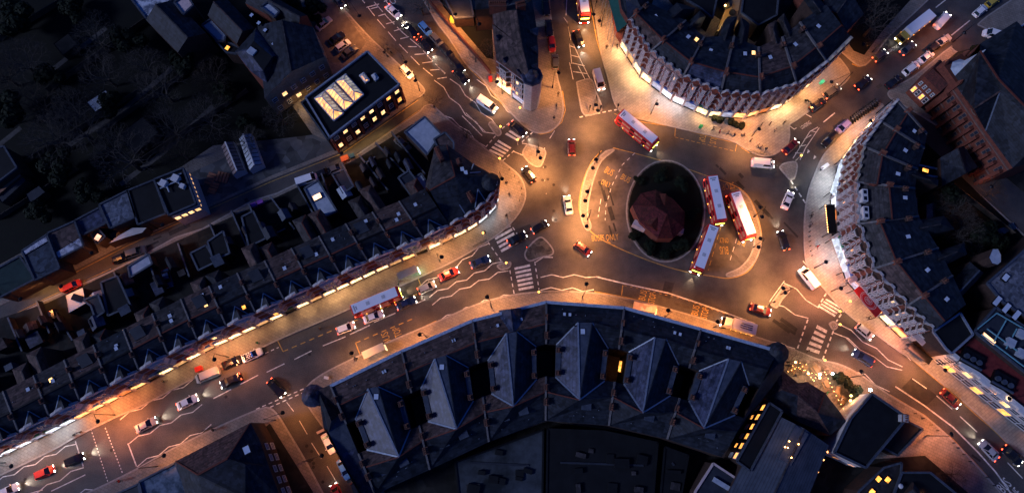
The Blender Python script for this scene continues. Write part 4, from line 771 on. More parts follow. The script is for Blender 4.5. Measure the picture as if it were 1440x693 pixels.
flat("dormer_extension", "pale rectangular roof beside the driveway trees at the top", "extension", [(367, 10), (377, 3), (393, 17), (386, 25)], 10.5, PALE)
# sheds and glasshouses in the gardens
flat("garden_shed", "blue grey shed roof alone in the dark gardens", "shed", [(122, 144), (148, 127), (159, 141), (134, 157)], 2.6, PALE, par=0)
flat("garden_shed", "very dark shed roof near the upper left garden corner", "shed", [(75, 62), (95, 47), (108, 62), (88, 78)], 2.6, FELT, par=0)
flat("garden_shed", "dark shed roof below the left end of the gardens", "shed", [(36, 273), (54, 261), (63, 270), (42, 286)], 2.8, FELTB, par=0)
flat("garden_shed", "large unlit shed roof near the bare trees", "shed", [(166, 190), (200, 164), (222, 186), (190, 215)], 3, FELT, par=0)
flat("house", "house with orange lit lean-to at the left edge above the mews", "house", [(-20, 212), (6, 206), (24, 236), (-10, 262), (-40, 250)], 6, FELT, BRICKD)
flat("lean_to", "brown lean-to roof glowing orange at its left end", "extension", [(-12, 262), (24, 237), (30, 247), (-4, 275)], 4, mat("glow_tile", (.2, .1, .07), (.3, .16, .1)), par=0)
flat("flat_roof_building", "low blue grey roof behind the orange lit lean-to", "building", [(-4, 276), (31, 248), (36, 254), (2, 285)], 3.5, FELTB, par=0)
def glasshouse(label, q, m):
    root, rf, k = gable("greenhouse", label, "greenhouse", *q, 2.4, 3.6, m, WFR, ridge=WFR); a, b, c, d, r0, r1 = k; f = MB()
    for i in range(9): f.bar(a.lerp(d, i/8)+Vector((0, 0, .06)), r0.lerp(r1, i/8)+Vector((0, 0, .06)), .12, .06); f.bar(b.lerp(c, i/8)+Vector((0, 0, .06)), r0.lerp(r1, i/8)+Vector((0, 0, .06)), .12, .06)
    f.build("glazing_bars", DARK, rf)
glasshouse("long greenhouse with reddish glass, left one of the pair", [(311, 206), (328, 199), (344, 239), (328, 247)], mat("rusty_glass", (.14, .1, .1), (.24, .2, .2), scale=1))
glasshouse("long pale greenhouse, right one of the pair", [(336, 195), (353, 188), (369, 231), (351, 240)], mat("pale_glass", (.3, .34, .38), (.46, .5, .54), scale=1))
for k, (x, y, a, lab) in enumerate([(297, 252, (1, .35), "orange brown stack of planks lying nearest the round trees"), (314, 250, (.35, -1), "bundle of long brown planks standing nearest the greenhouses"), (301, 265, (1, .3), "small brown plank stack closest to the mews")]):
    mb = MB()
    for j in range(4):
        d = WD(x, y, *a); e = Vector((-d.y, d.x, 0)); c = W(x, y)+e*(j-1.5)*.75; mb.box(c, d, 1.9 if k != 1 else 2.4, .55, .15, .45)
    tag(mb.build("plank_stack", mat("rusty_planks", (.18, .08, .05), (.3, .14, .09)), None, W(x, y)), lab, "planks")
# mews buildings, left to right
MR = [("green felt roofed workshop at the left end of the mews", [(-30, 392), (28, 360), (50, 392), (0, 430 - 12)], GREENR, 5.5), ("workshop with striped glass roof and bright lit windows on the mews", [(31, 353), (66, 330), (84, 377), (49, 394)], mat("ribbed_glass_roof", (.02, .03, .045), (.05, .065, .09), scale=.6, cell=1.2), 6.0),
      ("garage with dark roof and blotchy white lower half on the mews", [(67, 328), (105, 311), (118, 346), (82, 364)], BROWN, 5.5), ("pair of small slate roofed garages left of ribbed roof workshop", [(106, 310), (140, 292), (151, 313), (117, 330)], SLATE2, 5.0),
      ("ribbed metal roofed workshop on the mews, with two white roof vents", [(140, 288), (179, 268), (191, 305), (155, 321)], mat("ribbed_metal", (.04, .05, .07), (.14, .16, .2), scale=1.5, courses=0, cell=1.0), 5.5), ("plain dark flat roofed garage left of the lit mews block", [(180, 268), (217, 253), (234, 300), (194, 316)], FELT, 5.5)]
for lab, ol, m, h in MR: flat("workshop", lab, "workshop", ol, h, m, BRICKD, .4, group="workshops along the mews")
flat("extension", "white patched lean-to roof on the garage above the orange street light", "extension", [(76, 356), (113, 333), (118, 346), (84, 364)], 5.75, mat("patched_white", (.15, .16, .2), (.5, .52, .58), scale=1.2, contrast=2), par=0)
flat("extension", "pale strip of rooflight along the back of the striped glass roof", "extension", [(31, 352), (64, 331), (67, 339), (35, 358)], 6.2, mat("patched_white", (.2, .2, .2)), par=0)



def lamp_strip(label, p, q, h, m, e, col, n):
    a = W(*p, h); b = W(*q, h); root = thing("lit_canopy", W(*p)*.5+W(*q)*.5, label, "canopy"); mb = MB(); mb.bar(a, b, .9, .12); mb.build("canopy_roof", PALE, root)
    for k in range(n):
        c = a.lerp(b, (k+.5)/n); l_ = (b-a).length/n*.7; g = MB(); g.bar(c-(b-a).normalized()*l_/2+Vector((0, 0, .15)), c+(b-a).normalized()*l_/2+Vector((0, 0, .15)), .4, .06); g.build("light_panel", m, root)
    area(root, (a+b)/2+Vector((.4, -.6, -.3)), (b-a).length, .4, e, col, Vector((.3, -.6, -1)))
lamp_strip("lit canopy strip in front of the green roofed workshop", (14, 411), (46, 397), 3.5, SHOPW, 120, (1, .55, .2), 4)
lamp_strip("lit canopy strip in front of the striped glass roofed workshop", (50, 396), (86, 378), 3.5, SHOPW, 160, (1, .55, .2), 5)
rt, rf = flat("mews_block", "modern mews block with rooftop pipes and rows of lit windows at the car park", "building", [(217, 253), (258, 237), (276, 287), (238, 303)], 7.5, FELT, STONE, .8)
a_, b_ = W(238, 303, 7.5), W(276, 287, 7.5); window_row(rt, a_, b_, W(245, 270, 7.5), 4.2, 4, 1.3, 1.6, ROOMW); a_, b_ = W(258, 237, 7.5), W(276, 287, 7.5); window_row(rt, a_, b_, W(245, 270, 7.5), 4.5, 8, .8, 1.0, ROOMW)
for x, y, s in [(230, 258, 1.4), (247, 251, 1.5), (257, 262, 1.0)]: m = MB(); m.box(W(x, y, 8), (1, -.4), s, s, 7.5, 8.5); m.build("roof_unit", WFR, rf)
for a, b in (((225, 265), (255, 252)), ((232, 256), (238, 270)), ((246, 248), (256, 265)), ((221, 258), (255, 244))): m = MB(); m.tube(W(*a, 7.9), W(*b, 7.9), .15, .15, 6); m.build("roof_pipe", PALE, rf)
flat("workshop", "white notched canopy roof along the mews in front of the ribbed workshop", "workshop", [(151, 343), (166, 331), (186, 320), (206, 320), (200, 327), (176, 334)], 3.2, mat("white_sheet", (.35, .37, .38), (.5, .52, .53)), par=0)
rt, rf = flat("cabin", "small cabin with a pink lit rooftop window beside the orange street light", "cabin", [(127, 327), (138, 321), (148, 333), (136, 343)], 4, FELTB, par=.3); skylight(rf, W(138, 334, 4.1), (1, -.5), 1.3, lit("pink_glow", (1, .45, .3), 1.0))
# outbuildings on the south side of the mews
OB = [("pale square shed roof behind the row, beside a parked van yard", [(180, 375), (209, 357), (214, 371), (183, 390)], PALE, 3.2), ("long pale grey flat roof with a glowing skylight behind the row", [(428, 265), (447, 254), (474, 297), (450, 308)], PALE, 4.0), ("grey studio roof right of the long pale flat roof", [(467, 245), (484, 238), (497, 262), (483, 272)], FELTB, 3.6), ("white U shaped roof beside a red parked car", [(92, 415), (116, 404), (121, 426), (96, 440)], WFR, 3.8), ("blue grey lean-to roof right of the white U shaped roof", [(117, 422), (138, 414), (147, 438), (134, 447), (128, 430)], FELTB, 4.2), ("dark flat roof between white U shaped roof and pale square shed", [(142, 397), (165, 388), (184, 430), (152, 444)], FELT, 3.6), ("dark studio roof with bright gutter behind the middle of the row", [(268, 356), (290, 345), (304, 368), (279, 380)], FELT, 4), ("dark shed roof with white gutter near the mews bend", [(292, 340), (314, 325), (323, 356), (300, 366)], FELT, 4.2), ("dark long roof beside the purple bins", [(340, 305), (356, 297), (374, 335), (350, 347)], FELT, 4), ("pale grey L shaped roof at the corner of the side street", [(569, 186), (597, 164), (621, 189), (600, 218), (586, 203)], PALE, 4.5), ("brown roofed corner store beside the L shaped pale roof", [(610, 196), (626, 186), (638, 200), (638, 220), (618, 212)], BROWN, 6), ("dark roofed store behind the corner house", [(560, 250), (575, 240), (592, 262), (578, 275)], FELTB, 5.5), ("small blue roof behind the corner house yards", [(583, 250), (592, 244), (604, 262), (596, 268)], PALE, 5)]
for k, (lab, ol, m, h) in enumerate(OB):
    rt, rf = flat("outbuilding", lab, "outbuilding", ol, h, m, BRICKD, .3 if k != 3 else 0, mat("shed_edge", (.05, .06, .075), (.1, .12, .15)), group="outbuildings behind the long row")
    if k == 1: skylight(rf, W(446, 277, 4.1), WD(446, 277, 1, -.5), 2.2, lit("big_skylight", (1, .6, .4), 1.5), s2=1.4); 
    if k == 3: m_ = MB(); m_.box(W(109, 419, 3.8), (1, -.3), 2.4, 1.4, 3.6, 3.95); m_.build("roof_opening", BLK, rf)
# yard walls between the back plots
k = 0
for (a, b) in [((384, 280), (418, 326)), ((354, 290), (378, 345)), ((330, 300), (352, 350)), ((211, 358), (229, 408)), ((256, 345), (272, 392)), ((420, 262), (446, 308)), ((455, 248), (470, 290)), ((484, 235), (502, 268)), ((507, 222), (548, 272)), ((530, 205), (585, 262)), ((552, 190), (600, 250)), ((515, 235), (530, 225)), ((167, 385), (190, 435)), ((60, 425), (78, 470)), ((20, 448), (40, 495)), ((88, 445), (110, 480)), ((385, 335), (405, 325)), ((300, 318), (318, 360))]:
    m = MB(); p, q = W(*a), W(*b); m.bar(p+Vector((0, 0, 1.05)), q+Vector((0, 0, 1.05)), .28, .95); m.bar(p+Vector((0, 0, 2.06)), q+Vector((0, 0, 2.06)), .34, .05, 1)
    o = m.build("yard_wall", [BRICKD, mat("pale_coping", (.05, .06, .075), (.13, .15, .18), scale=1.5)], None, (p+q)/2); k += 1
    tag(o, f"brick yard wall with pale coping behind the long row, {ORD[k-1] if k <= 18 else k} listed from the mews bend", "wall", "yard walls behind the long row")
    o["label"] = "brick yard wall with pale coping, one of the plot dividers behind the long row"
# corner building on the wedge
rt, rf = poly_house("corner_building", "wedge shaped brown and dark roofed corner building between the two northern roads", "building", [(692, 16), (748, 0), (755, 40), (757, 78), (756, 112), (744, 118), (698, 84)], 12,
  [([(692, 16, 12), (726, 15, 14.5), (734, 66, 14.5), (694, 34, 12)], 0), ([(692, 34, 12), (734, 66, 14.5), (743, 104, 14), (744, 118, 12), (698, 84, 12)], 0), ([(726, 15, 14.5), (748, 0, 12), (755, 40, 12), (757, 78, 12), (734, 66, 14.5)], 1), ([(734, 66, 14.5), (757, 78, 12), (756, 112, 12), (744, 118, 12), (743, 104, 14)], 1), ([(692, 16, 12), (748, 0, 12), (726, 15, 14.5)], 1)], [BROWN, SLATE], caps=[((726, 15, 14.5), (734, 66, 14.5), .25, 0), ((734, 66, 14.5), (743, 104, 14), .25, 0)])
for a, b, c in (((707, 82), (716, 78), (713, 90)), ((726, 98), (738, 95), (737, 110)), ((745, 42), (757, 38), (757, 50)), ((747, 67), (757, 63), (757, 76)), ((747, 92), (757, 88), (757, 101)), ((697, 50), (703, 48), (703, 58))):
    m = MB(); m.face([W(*a, 14), W(*b, 12.5), W(*c, 12.5)]); m.face([W(*a, 14), W(*c, 12.5), W(a[0]+2, a[1]+8, 12.2)]); m.build("dormer_roof", SLATE2, rf)
c_ = W(748, 110, 12); m = MB(); m.tube((c_.x, c_.y, 0), (c_.x, c_.y, 12.8), 2.2, 2.2, 8); m.tube((c_.x, c_.y, 12.8), (c_.x, c_.y, 13.2), 2.5, 2.3, 8, 1); m.tube((c_.x, c_.y, 13.2), (c_.x, c_.y, 15.5), 1.6, .1, 8, 1); m.build("corner_turret", [STONE, SLATE2], rt)
facade(rt, W(698, 84, 12), W(744, 118, 12), W(725, 70, 12), 11.8, 2, 3, ((SHOPW, 5, 1.0), (SHOPC, 0, .7)), wallm=BRICKD, gable=False)
chimney(rf, W(688, 10, 14), W(712, 10, 14), 1.2, 12, 15.5, 8); chimney(rf, W(726, 12, 14), W(738, 9, 14), 1.2, 12, 15.5, 5)
gable("house", "slate roofed house with white roof windows at the top edge behind the wedge building", "house", (668, -20), (668, 14), (712, 10), (712, -22), 9, 11, SLATE)
flat("flat_roof_building", "pale blue roofed building at the top edge north of the wedge building", "building", [(714, -20), (714, 9), (746, -1), (745, -22)], 9, FELTB)
flat("flat_roof_building", "grey flat roof with a white skylight at the top beside the service yard", "building", [(622, -8), (660, -8), (666, 24), (640, 26)], 4, FELTB)
# green netting and houses at the top of the north crescent
root = thing("scaffold", W(857, 12), "green netted scaffold at the top left end of the north crescent", "scaffold"); 
m = MB(); m.face([W(848, -30, 9), W(868, 46, 9), W(868, 46, 0), W(848, -30, 0)]); m.face([W(868, 46, 9), W(880, 36, 9), W(880, 36, 0), W(868, 46, 0)]); m.build("netting", mat("green_netting", (.02, .2, .14), (.05, .36, .26), scale=2, cell=1.5), root)
for k in range(9):
    a = W(848, -30, 9).lerp(W(868, 46, 9), k/8); m = MB(); m.tube((a.x-.3, a.y, 0), (a.x-.3, a.y, 9.4), .06, .06, 5); m.build("pole", LEAD, root)
m = MB(); m.face([W(848, -30, 9.1), W(868, 46, 9.1), W(882, 34, 9.1), W(866, -30, 9.1)]); m.build("deck", mat("green_deck", (.03, .12, .09)), root)
poly_house("house", "gabled house with grey valley roof beside the green scaffold", "house", [(869, -20), (900, -22), (920, -4), (902, 12), (883, 27), (874, 12)], 11, [([(869, -20, 11), (900, -22, 11), (893, -6, 13.5), (880, 2, 12.5)], 0), ([(900, -22, 11), (920, -4, 11), (893, -6, 13.5)], 1), ([(920, -4, 11), (902, 12, 11), (893, -6, 13.5)], 1), ([(902, 12, 11), (883, 27, 11), (880, 2, 12.5), (893, -6, 13.5)], 0), ([(883, 27, 11), (874, 12, 11), (869, -20, 11), (880, 2, 12.5)], 1)], [LEADD, SLATE])
root = thing("terrace_yard", W(1027, 24), "yellow lit back yard terrace with tables behind the north crescent", "terrace"); m = MB(); m.prism([W(1008, 44, 3), W(1030, -10, 3), (W(1044, -8, 3)), W(1036, 46, 3)], 0, 3); m.build("deck", mat("deck_boards", (.25, .17, .1), (.34, .24, .14)), root)
m = MB(); m.ball(W(1026, 40, 5), .25); m.build("lamp_globe", BULBW, root); spot(root, W(1026, 38, 5.5), 160, (1, .62, .15), 160); m = MB(); m.ball(W(1020, 8, 5), .25); m.build("lamp_globe", BULB, root); spot(root, W(1022, 10, 5.5), 120, (1, .62, .15), 160)
for x, y in ((1026, 28), (1022, 8), (1030, 18)): m = MB(); m.tube(W(x, y, 3), W(x, y, 3.75), .06, .06, 6); m.tube(W(x, y, 3.75), W(x, y, 3.8), .8, .8, 10); m.build("table", DARK, root)
flat("back_building", "dark flat roofed back building left of the yellow lit yard", "building", [(948, -20), (1012, -20), (1002, 26), (985, 12), (965, 0)], 6, FELT)
flat("back_building", "dark flat roofed back building right of the yellow lit yard", "building", [(1048, -20), (1096, -20), (1092, 22), (1066, 36), (1042, 18)], 6, FELT)
gable("house", "red brick house with dark roof at the top right of the north crescent", "house", (1150, 10), (1190, 45), (1215, 20), (1165, -20), 9, 11.5, SLATE, BRICK)
gable("house", "narrow roofed house at the top edge beside the large bare tree", "house", (1130, -20), (1160, 5), (1180, -10), (1150, -40), 9, 11.5, BROWN, BRICK)
# church
root = thing("church", W(1385, 165, 0), "large red brick church with blue slate roof and pointed lead spire", "church")
ce = 11; A = [(1338, 112), (1424, 236), (1500, 190), (1500, 60), (1414, 20), (1378, 62)]
q = [W(*p, ce) for p in A]; m = MB(); m.walls([q[0], q[1], W(1475, 222, ce), W(1510, 120, ce), W(1430, 30, ce), q[5]]); m.build("wall", BRICK, root)
zr = 19; m = MB(); R0 = W(1378, 72, zr); R1 = W(1404, 112, zr); R2 = W(1476, 186, zr)
G0, G1, GA = W(1352, 132, ce), W(1386, 184, ce), W(1369, 153, 16); RA = W(1406, 129, 17.6)
m.face([q[0], R0, RA, GA, G0]); m.face([R0, R1, R2, W(1475, 222, ce), q[1], G1, RA]); m.face([GA, RA, G1]); m.face([q[5], W(1430, 30, ce), R1, R0]); m.face([W(1430, 30, ce), W(1510, 120, ce), R2, R1])
for a, b, mi in ((GA, RA, 1), (RA, G1, 2), (RA, G0, 2), (R0, R1, 3), (R1, R2, 3)): m.bar(a+Vector((0, 0, .1)), b+Vector((0, 0, .1)), .35, .1, mi)
m.build("roof", [SLATE, BROWN, LEAD, RIDGE], root)
m = MB(); m.face([G0, G1, GA]); m.build("gable_wall", BRICK, root)
a_, b_ = q[0], q[1]; dd = (b_-a_).normalized(); nn = Vector((dd.y, -dd.x, 0)); nn = nn if nn.x < 0 else -nn
for k in range(11):
    p = a_.lerp(b_, (k+.1)/10.4); m = MB(); m.box(p+nn*.5, dd, .7, 1.0, 0, 8.5); m.build("buttress", BRICK, root)
for zz, n_, hh in ((1.5, 10, 2.0), (6.2, 10, 2.8)): window_row(root, a_, b_, W(1440, 120, ce), zz, n_, .9, hh, [GLASS], mat("stone_trim", (.13, .075, .06), (.2, .12, .1)))
for zz in (4.6, 9.8):
    m = MB(); m.bar(Vector((a_.x, a_.y, zz))+nn*.12, Vector((b_.x, b_.y, zz))+nn*.12, .3, .15); m.build("string_course", mat("stone_trim", (.13, .075, .06), (.2, .12, .1)), root)
gc = (G0+G1)/2; gc.z = 12.2; m = MB(); 
for k in range(16):
    t0 = 2*math.pi*k/16; t1 = 2*math.pi*(k+1)/16; f0 = dd*math.cos(t0)+Vector((0, 0, math.sin(t0))); f1 = dd*math.cos(t1)+Vector((0, 0, math.sin(t1))); m.face([gc+nn*.15+f0*1.1, gc+nn*.15+f1*1.1, gc+nn*.15+f1*1.5, gc+nn*.15+f0*1.5])
m.build("rose_window", mat("stone_trim", (.13, .075, .06), (.2, .12, .1)), root)
c_ = W(1352, 97, 12); T = MB(); T.box(c_, dd, 6, 6, 0, 12); T.build("tower", BRICK, root); m = MB()
for k in range(4):
    t = math.pi/4+k*math.pi/2; p = Vector((c_.x, c_.y, 0))+(dd*math.cos(t)+nn*math.sin(t))*3.8; n2 = MB(); n2.box(p, dd, .8, .8, 0, 12.6); n2.tube((p.x, p.y, 12.6), (p.x, p.y, 13.8), .5, .05, 4); n2.build("pinnacle", BRICK, root)
m.tube((c_.x, c_.y, 12), (c_.x, c_.y, 13.6), 2.4, 1.1, 8); m.tube((c_.x, c_.y, 13.6), (c_.x, c_.y, 20), 1.1, .08, 8); m.build("spire", PALE, root, smooth=False)
m = MB(); m.prism([W(*p, 8) for p in [(1300, 108), (1322, 84), (1346, 108), (1322, 130)]], 0, 8); m.build("porch", BRICK, root)
m = MB(); p = [W(*p, 8.05) for p in [(1300, 108), (1322, 84), (1346, 108), (1322, 130)]]; rr = W(1312, 97, 10); r2 = W(1334, 118, 10); m.face([p[0], rr, r2, p[3]]); m.face([p[1], p[2], r2, rr]); m.build("porch_roof", REDT, root)
window_row(root, p[0], p[3], W(1335, 100, 8), 2, 4, .9, 2.2, [ROOMO, GLASS]); window_row(root, p[0], p[3], W(1335, 100, 8), 5.2, 4, .7, 1.4, [GLASS])
spot(root, Vector((p[0].x-1.5, p[0].y-2.5, 6)), 60, (1, .45, .15), 160)
gable("house", "grey roofed house with bay roofs in the top right corner", "house", (1395, 95), (1440, 60), (1480, 120), (1440, 150), 10, 12, SLATE2, BRICK)
flat("house", "white edged red house beside the parked white van at the top right", "house", [(1402, 60), (1450, 28), (1480, 60), (1425, 92)], 8, REDF, BRICK, .6, WFR)
# lower right group
root = thing("parade", W(1365, 530), "low modern parade with white zigzag parapet and dark red flat roof", "building")
h = 7; fr = [(1288, 458), (1308, 452), (1340, 492), (1345, 500), (1375, 522), (1440, 574), (1500, 622)]; bk = [(1500, 560), (1440, 526), (1368, 470), (1340, 495)]
pts = [W(*p, h) for p in [(1338, 498), (1368, 470), (1440, 526), (1500, 570), (1500, 625), (1440, 580)]]
m = MB(); m.walls(pts); m.build("wall", STONE, root); m = MB(); m.face(pts); rf = m.build("roof", REDF, root)
a0 = W(1338, 499, h); a1 = W(1500, 626, h); dd = (a1-a0).normalized(); nn = Vector((dd.y, -dd.x, 0)); nn = nn if nn.x < 0 else -nn; L_ = (a1-a0).length; n_ = 12
for k in range(n_):
    p = a0+dd*L_*(k+.5)/n_; mb = MB(); o1 = .9 if k % 2 else .3; mb.prism([p-dd*L_/n_/2-nn*.5, p+dd*L_/n_/2-nn*.5, p+dd*L_/n_/2+nn*o1, p-dd*L_/n_/2+nn*o1], h-.2, h+.7); mb.build("parapet_panel", WFR, root)
window_row(root, a0+nn*.1, a1+nn*.1, W(1440, 520, h), 3.9, 12, 2.0, 1.8, [GLASS, GLASS, ROOMW, GLASS]); window_row(root, a0+nn*.1, a1+nn*.1, W(1440, 520, h), .5, 12, 2.4, 2.4, [GLASS, ROOMO, GLASS])
for x, y in ((1368, 505), (1412, 537)):
    c = W(x, y, 8); u = thing("rooftop_plant", Vector((c.x, c.y, 7)), "dark ventilation unit on the dark red roof, " + ("upper left one" if x < 1400 else "lower right one"), "ventilation unit", "ventilation units on the dark red roof")
    d = WD(x, y, 1, .55); e = Vector((-d.y, d.x, 0)); m = MB(); m.box(c, d, 4.4, 3.2, 7.1, 7.9); m.build("casing", DARK, u)
    for s in (-1, 0, 1): m = MB(); q_ = Vector((c.x, c.y, 0))+d*s*1.35; m.tube((q_.x, q_.y, 7.9), (q_.x, q_.y, 8.35), .55, .55, 10); m.build("fan", LEADD, u)
    m = MB(); m.tube(Vector((c.x, c.y, 8.2))-d*2.2-e*1.2, Vector((c.x, c.y, 8.2))+d*2.2-e*1.2, .28, .28, 6); m.build("duct", LEADD, u)
rt, rf = flat("white_canopy_building", "white flat canopy roof with grey vents beside the long dark kiosk", "building", [(1286, 462), (1303, 457), (1340, 497), (1330, 503)], 5, mat("white_membrane", (.6, .58, .58), (.75, .72, .72)), STONE, 0)
area(rt, W(1290, 470, 4)+Vector((-1.5, -1.5, 0)), 10, .5, 500, (1, .3, .18), Vector((-.6, -.5, -1)))
rt, rf = flat("flat_roof_building", "dark flat roofed building between the east crescent end and the red roof", "building", [(1312, 466), (1350, 440), (1368, 470), (1338, 497), (1330, 490)], 9, FELT, BRICKD, .5, LEAD)
rt, rf = flat("flat_roof_building", "grey roof with pipework and one long orange skylight behind the red roof", "building", [(1370, 466), (1400, 432), (1500, 500), (1500, 565), (1440, 522)], 9, FELTB, BRICKD, .6, LEADD)
for a, b in (((1375, 462), (1402, 440)), ((1402, 440), (1440, 462)), ((1380, 470), (1440, 515)), ((1388, 462), (1440, 500)), ((1415, 450), (1398, 480)), ((1430, 462), (1415, 490))): m = MB(); m.tube(W(*a, 9.6), W(*b, 9.6), .14, .14, 5); m.build("pipe", mat("teal_pipe", (.1, .25, .3)), rf)
skylight(rf, W(1390, 476, 9.1), WD(1390, 476, 1, .8), 3.4, lit("long_skylight", (1, .55, .3), 1.4), s2=1.0)
for x, y in ((1433, 470), (1433, 497), (1418, 482)): m = MB(); m.box(W(x, y, 9), (1, -.6), 1.6, 1.6, 9, 10.1); m.build("roof_unit", PALE, rf)
rt, rf = flat("flat_roof_building", "large blotchy grey roof with three blue rooflights at the right edge", "building", [(1388, 398), (1440, 352), (1500, 300), (1500, 480), (1410, 425)], 9, mat("blotchy_grey", (.05, .06, .08), (.13, .14, .17), scale=.25, cell=1.6), BRICKD, .5, LEADD)
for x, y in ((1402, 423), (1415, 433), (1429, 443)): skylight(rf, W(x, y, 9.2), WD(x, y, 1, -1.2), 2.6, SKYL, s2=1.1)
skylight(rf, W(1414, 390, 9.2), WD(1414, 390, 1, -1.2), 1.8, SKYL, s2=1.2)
gable("house", "long narrow slate roofed building behind the east crescent", "house", (1330, 440), (1318, 418), (1364, 368), (1384, 384), 8, 10.5, SLATE, ridge=LEADD, hipC=.15)
rt, rf = flat("pale_tower", "pale rounded turret roof at the corner of the blotchy grey roof", "turret", [(1391, 362), (1396, 350), (1404, 350), (1408, 358), (1408, 368), (1403, 372), (1395, 370)], 11, PALE, BRICKD, 0)
gable("house", "dark house with an orange lit rear window behind the upper east crescent", "house", (1322, 222), (1355, 205), (1375, 235), (1325, 262), 7.5, 9.5, SLATE)
rt, rf = flat("flat_roof_building", "low dark extension with glowing orange window and pale gutter, upper east gardens", "building", [(1290, 232), (1328, 240), (1326, 250), (1284, 245)], 6, FELT, par=.4, parm=LEAD); skylight(rf, W(1301, 240, 6.1), (1, -.3), 1.5, ROOMO, s2=.9)
gable("outbuilding", "small pale gabled outbuilding beside an orange yard lamp", "outbuilding", (1303, 288), (1312, 288), (1313, 306), (1303, 308), 3.5, 4.8, PINKR)
lw = thing("yard_lamp", W(1303, 309, 0), "bright orange wall lamp in the dark yards behind the east crescent", "lamp"); m = MB(); m.ball(W(1303, 309, 3), .22); m.build("globe", BULB, lw); spot(lw, W(1303, 311, 3.2), 120, (1, .5, .15), 160)
m = MB(); m.tube(W(1303, 309, 0), W(1303, 309, 2.8), .05, .05, 5); m.build("pole", DARK, lw)

# canopies over the eastern shop fronts
def canopy(name, label, cat, quad, z, m, th=.25, wallm=None, edge=None):
    q = [W(*p, z) for p in quad]; c = sum(q, Vector())/4; c.z = 0; root = thing(name, c, label, cat); mb = MB(); mb.prism(q, z-th, z, 0, True); o = mb.build("canopy_roof", m, root)
    for p in q[:2]: b = MB(); b.tube((p.x, p.y, .1), (p.x, p.y, z-th), .09, .09, 6); b.build("post", DARK, root)
    return root, o, q
rt, o, q = canopy("awning", "black flat awning with bulbs along its outer edge on the east crescent", "awning", [(1161, 288), (1165, 328), (1176, 328), (1174, 287)], 3.4, DARK)
for k in range(12): b = MB(); b.ball(q[0].lerp(q[1], (k+.5)/12)+Vector((-.1, 0, .1)), .09, n=6); b.build("bulb", BULB, rt)
CANW = lit("translucent_canopy", (.75, .85, 1.0), .55)
rt, o, q = canopy("glass_canopy", "long glowing white canopy along the upper east crescent shops", "canopy", [(1183, 224), (1168, 270), (1176, 276), (1192, 228)], 3.6, CANW); area(rt, q[0].lerp(q[1], .5)+Vector((-.6, 0, -.5)), 9, .6, 110, (.8, .85, 1), Vector((-.8, 0, -1)))
rt, o, q = canopy("glass_canopy", "glowing white triangular canopy above the lower east crescent shops", "canopy", [(1170, 336), (1186, 382), (1192, 382), (1180, 336)], 3.6, CANW); area(rt, q[0].lerp(q[1], .5)+Vector((-.6, 0, -.5)), 9, .6, 90, (.8, .85, 1), Vector((-.8, 0, -1)))
rt, o, q = canopy("flat_canopy", "long thin pale canopy running along the lower east crescent", "canopy", [(1202, 392), (1240, 436), (1262, 458), (1206, 388)], 4.2, PINKR)
m = MB(); m.bar(W(1204, 391, 4.2), W(1300, 483, 4.2), 1.3, .15); m.build("canopy_beam", PINKR, rt); m = MB(); m.bar(W(1194, 396, 4.25), W(1214, 386, 4.25), 1.0, .15); m.build("canopy_beam", PINKR, rt)
rt, o, q = canopy("red_sign_canopy", "red canopy with round pale emblem over the lower east shops", "canopy", [(1201, 408), (1232, 446), (1241, 437), (1211, 400)], 3.8, mat("red_awning_cloth", (.4, .012, .015), (.5, .025, .025), rough=.6))
cc = (q[0]+q[1]+q[2]+q[3])/4; dx_ = (q[1]-q[0]).normalized(); dy_ = Vector((-dx_.y, dx_.x, 0))
for ra, rb, wd in ((2.0, 1.25, .12), (1.7, 1.05, .07), (.9, .55, .1)):
    m = MB()
    for k in range(24):
        t0 = 2*math.pi*k/24; t1 = 2*math.pi*(k+1)/24; f = lambda t, s: cc+dx_*math.cos(t)*(ra+s)+dy_*math.sin(t)*(rb+s)+Vector((0, 0, .012)); m.face([f(t0, 0), f(t1, 0), f(t1, wd), f(t0, wd)])
    m.build("emblem_ring", PINKR, rt)
m = MB()
for k in range(7): t = -1.2+k*.4; m.bar(cc+dx_*t*.5-dy_*.3+Vector((0, 0, .01)), cc+dx_*t*.45+dy_*.3+Vector((0, 0, .01)), .09, .01)
m.build("emblem_bars", PINKR, rt)
area(rt, q[0].lerp(q[1], .5)+Vector((-.5, -.5, -.5)), 8, .5, 150, (1, .5, .2), Vector((-.6, -.4, -1)))
# pub and lower buildings
PUBR = mat("pub_tile", (.05, .03, .028), (.1, .055, .05), scale=.6, courses=3, cell=2.4)
poly_house("pub", "pub with dark brown hipped tile roof beside the festoon lit beer garden", "pub", [(1086, 524), (1100, 520), (1122, 538), (1136, 537), (1160, 552), (1182, 580), (1190, 592), (1168, 612), (1120, 592), (1075, 560)], 6.5, [([(1086, 524, 6.5), (1100, 520, 6.5), (1122, 538, 6.5), (1136, 537, 6.5), (1122, 556, 9), (1100, 548, 9)], 0), ([(1136, 537, 6.5), (1160, 552, 6.5), (1150, 580, 9), (1122, 556, 9)], 0), ([(1160, 552, 6.5), (1182, 580, 6.5), (1190, 592, 6.5), (1168, 612, 6.5), (1150, 580, 9)], 1), ([(1168, 612, 6.5), (1120, 592, 6.5), (1122, 556, 9), (1150, 580, 9)], 0), ([(1120, 592, 6.5), (1075, 560, 6.5), (1100, 548, 9), (1122, 556, 9)], 1), ([(1075, 560, 6.5), (1086, 524, 6.5), (1100, 548, 9)], 0)], [PUBR, SLATE, RIDGE], caps=[((1160, 552, 6.6), (1150, 580, 9.1), .25, 2), ((1122, 556, 9), (1150, 580, 9), .25, 0)])
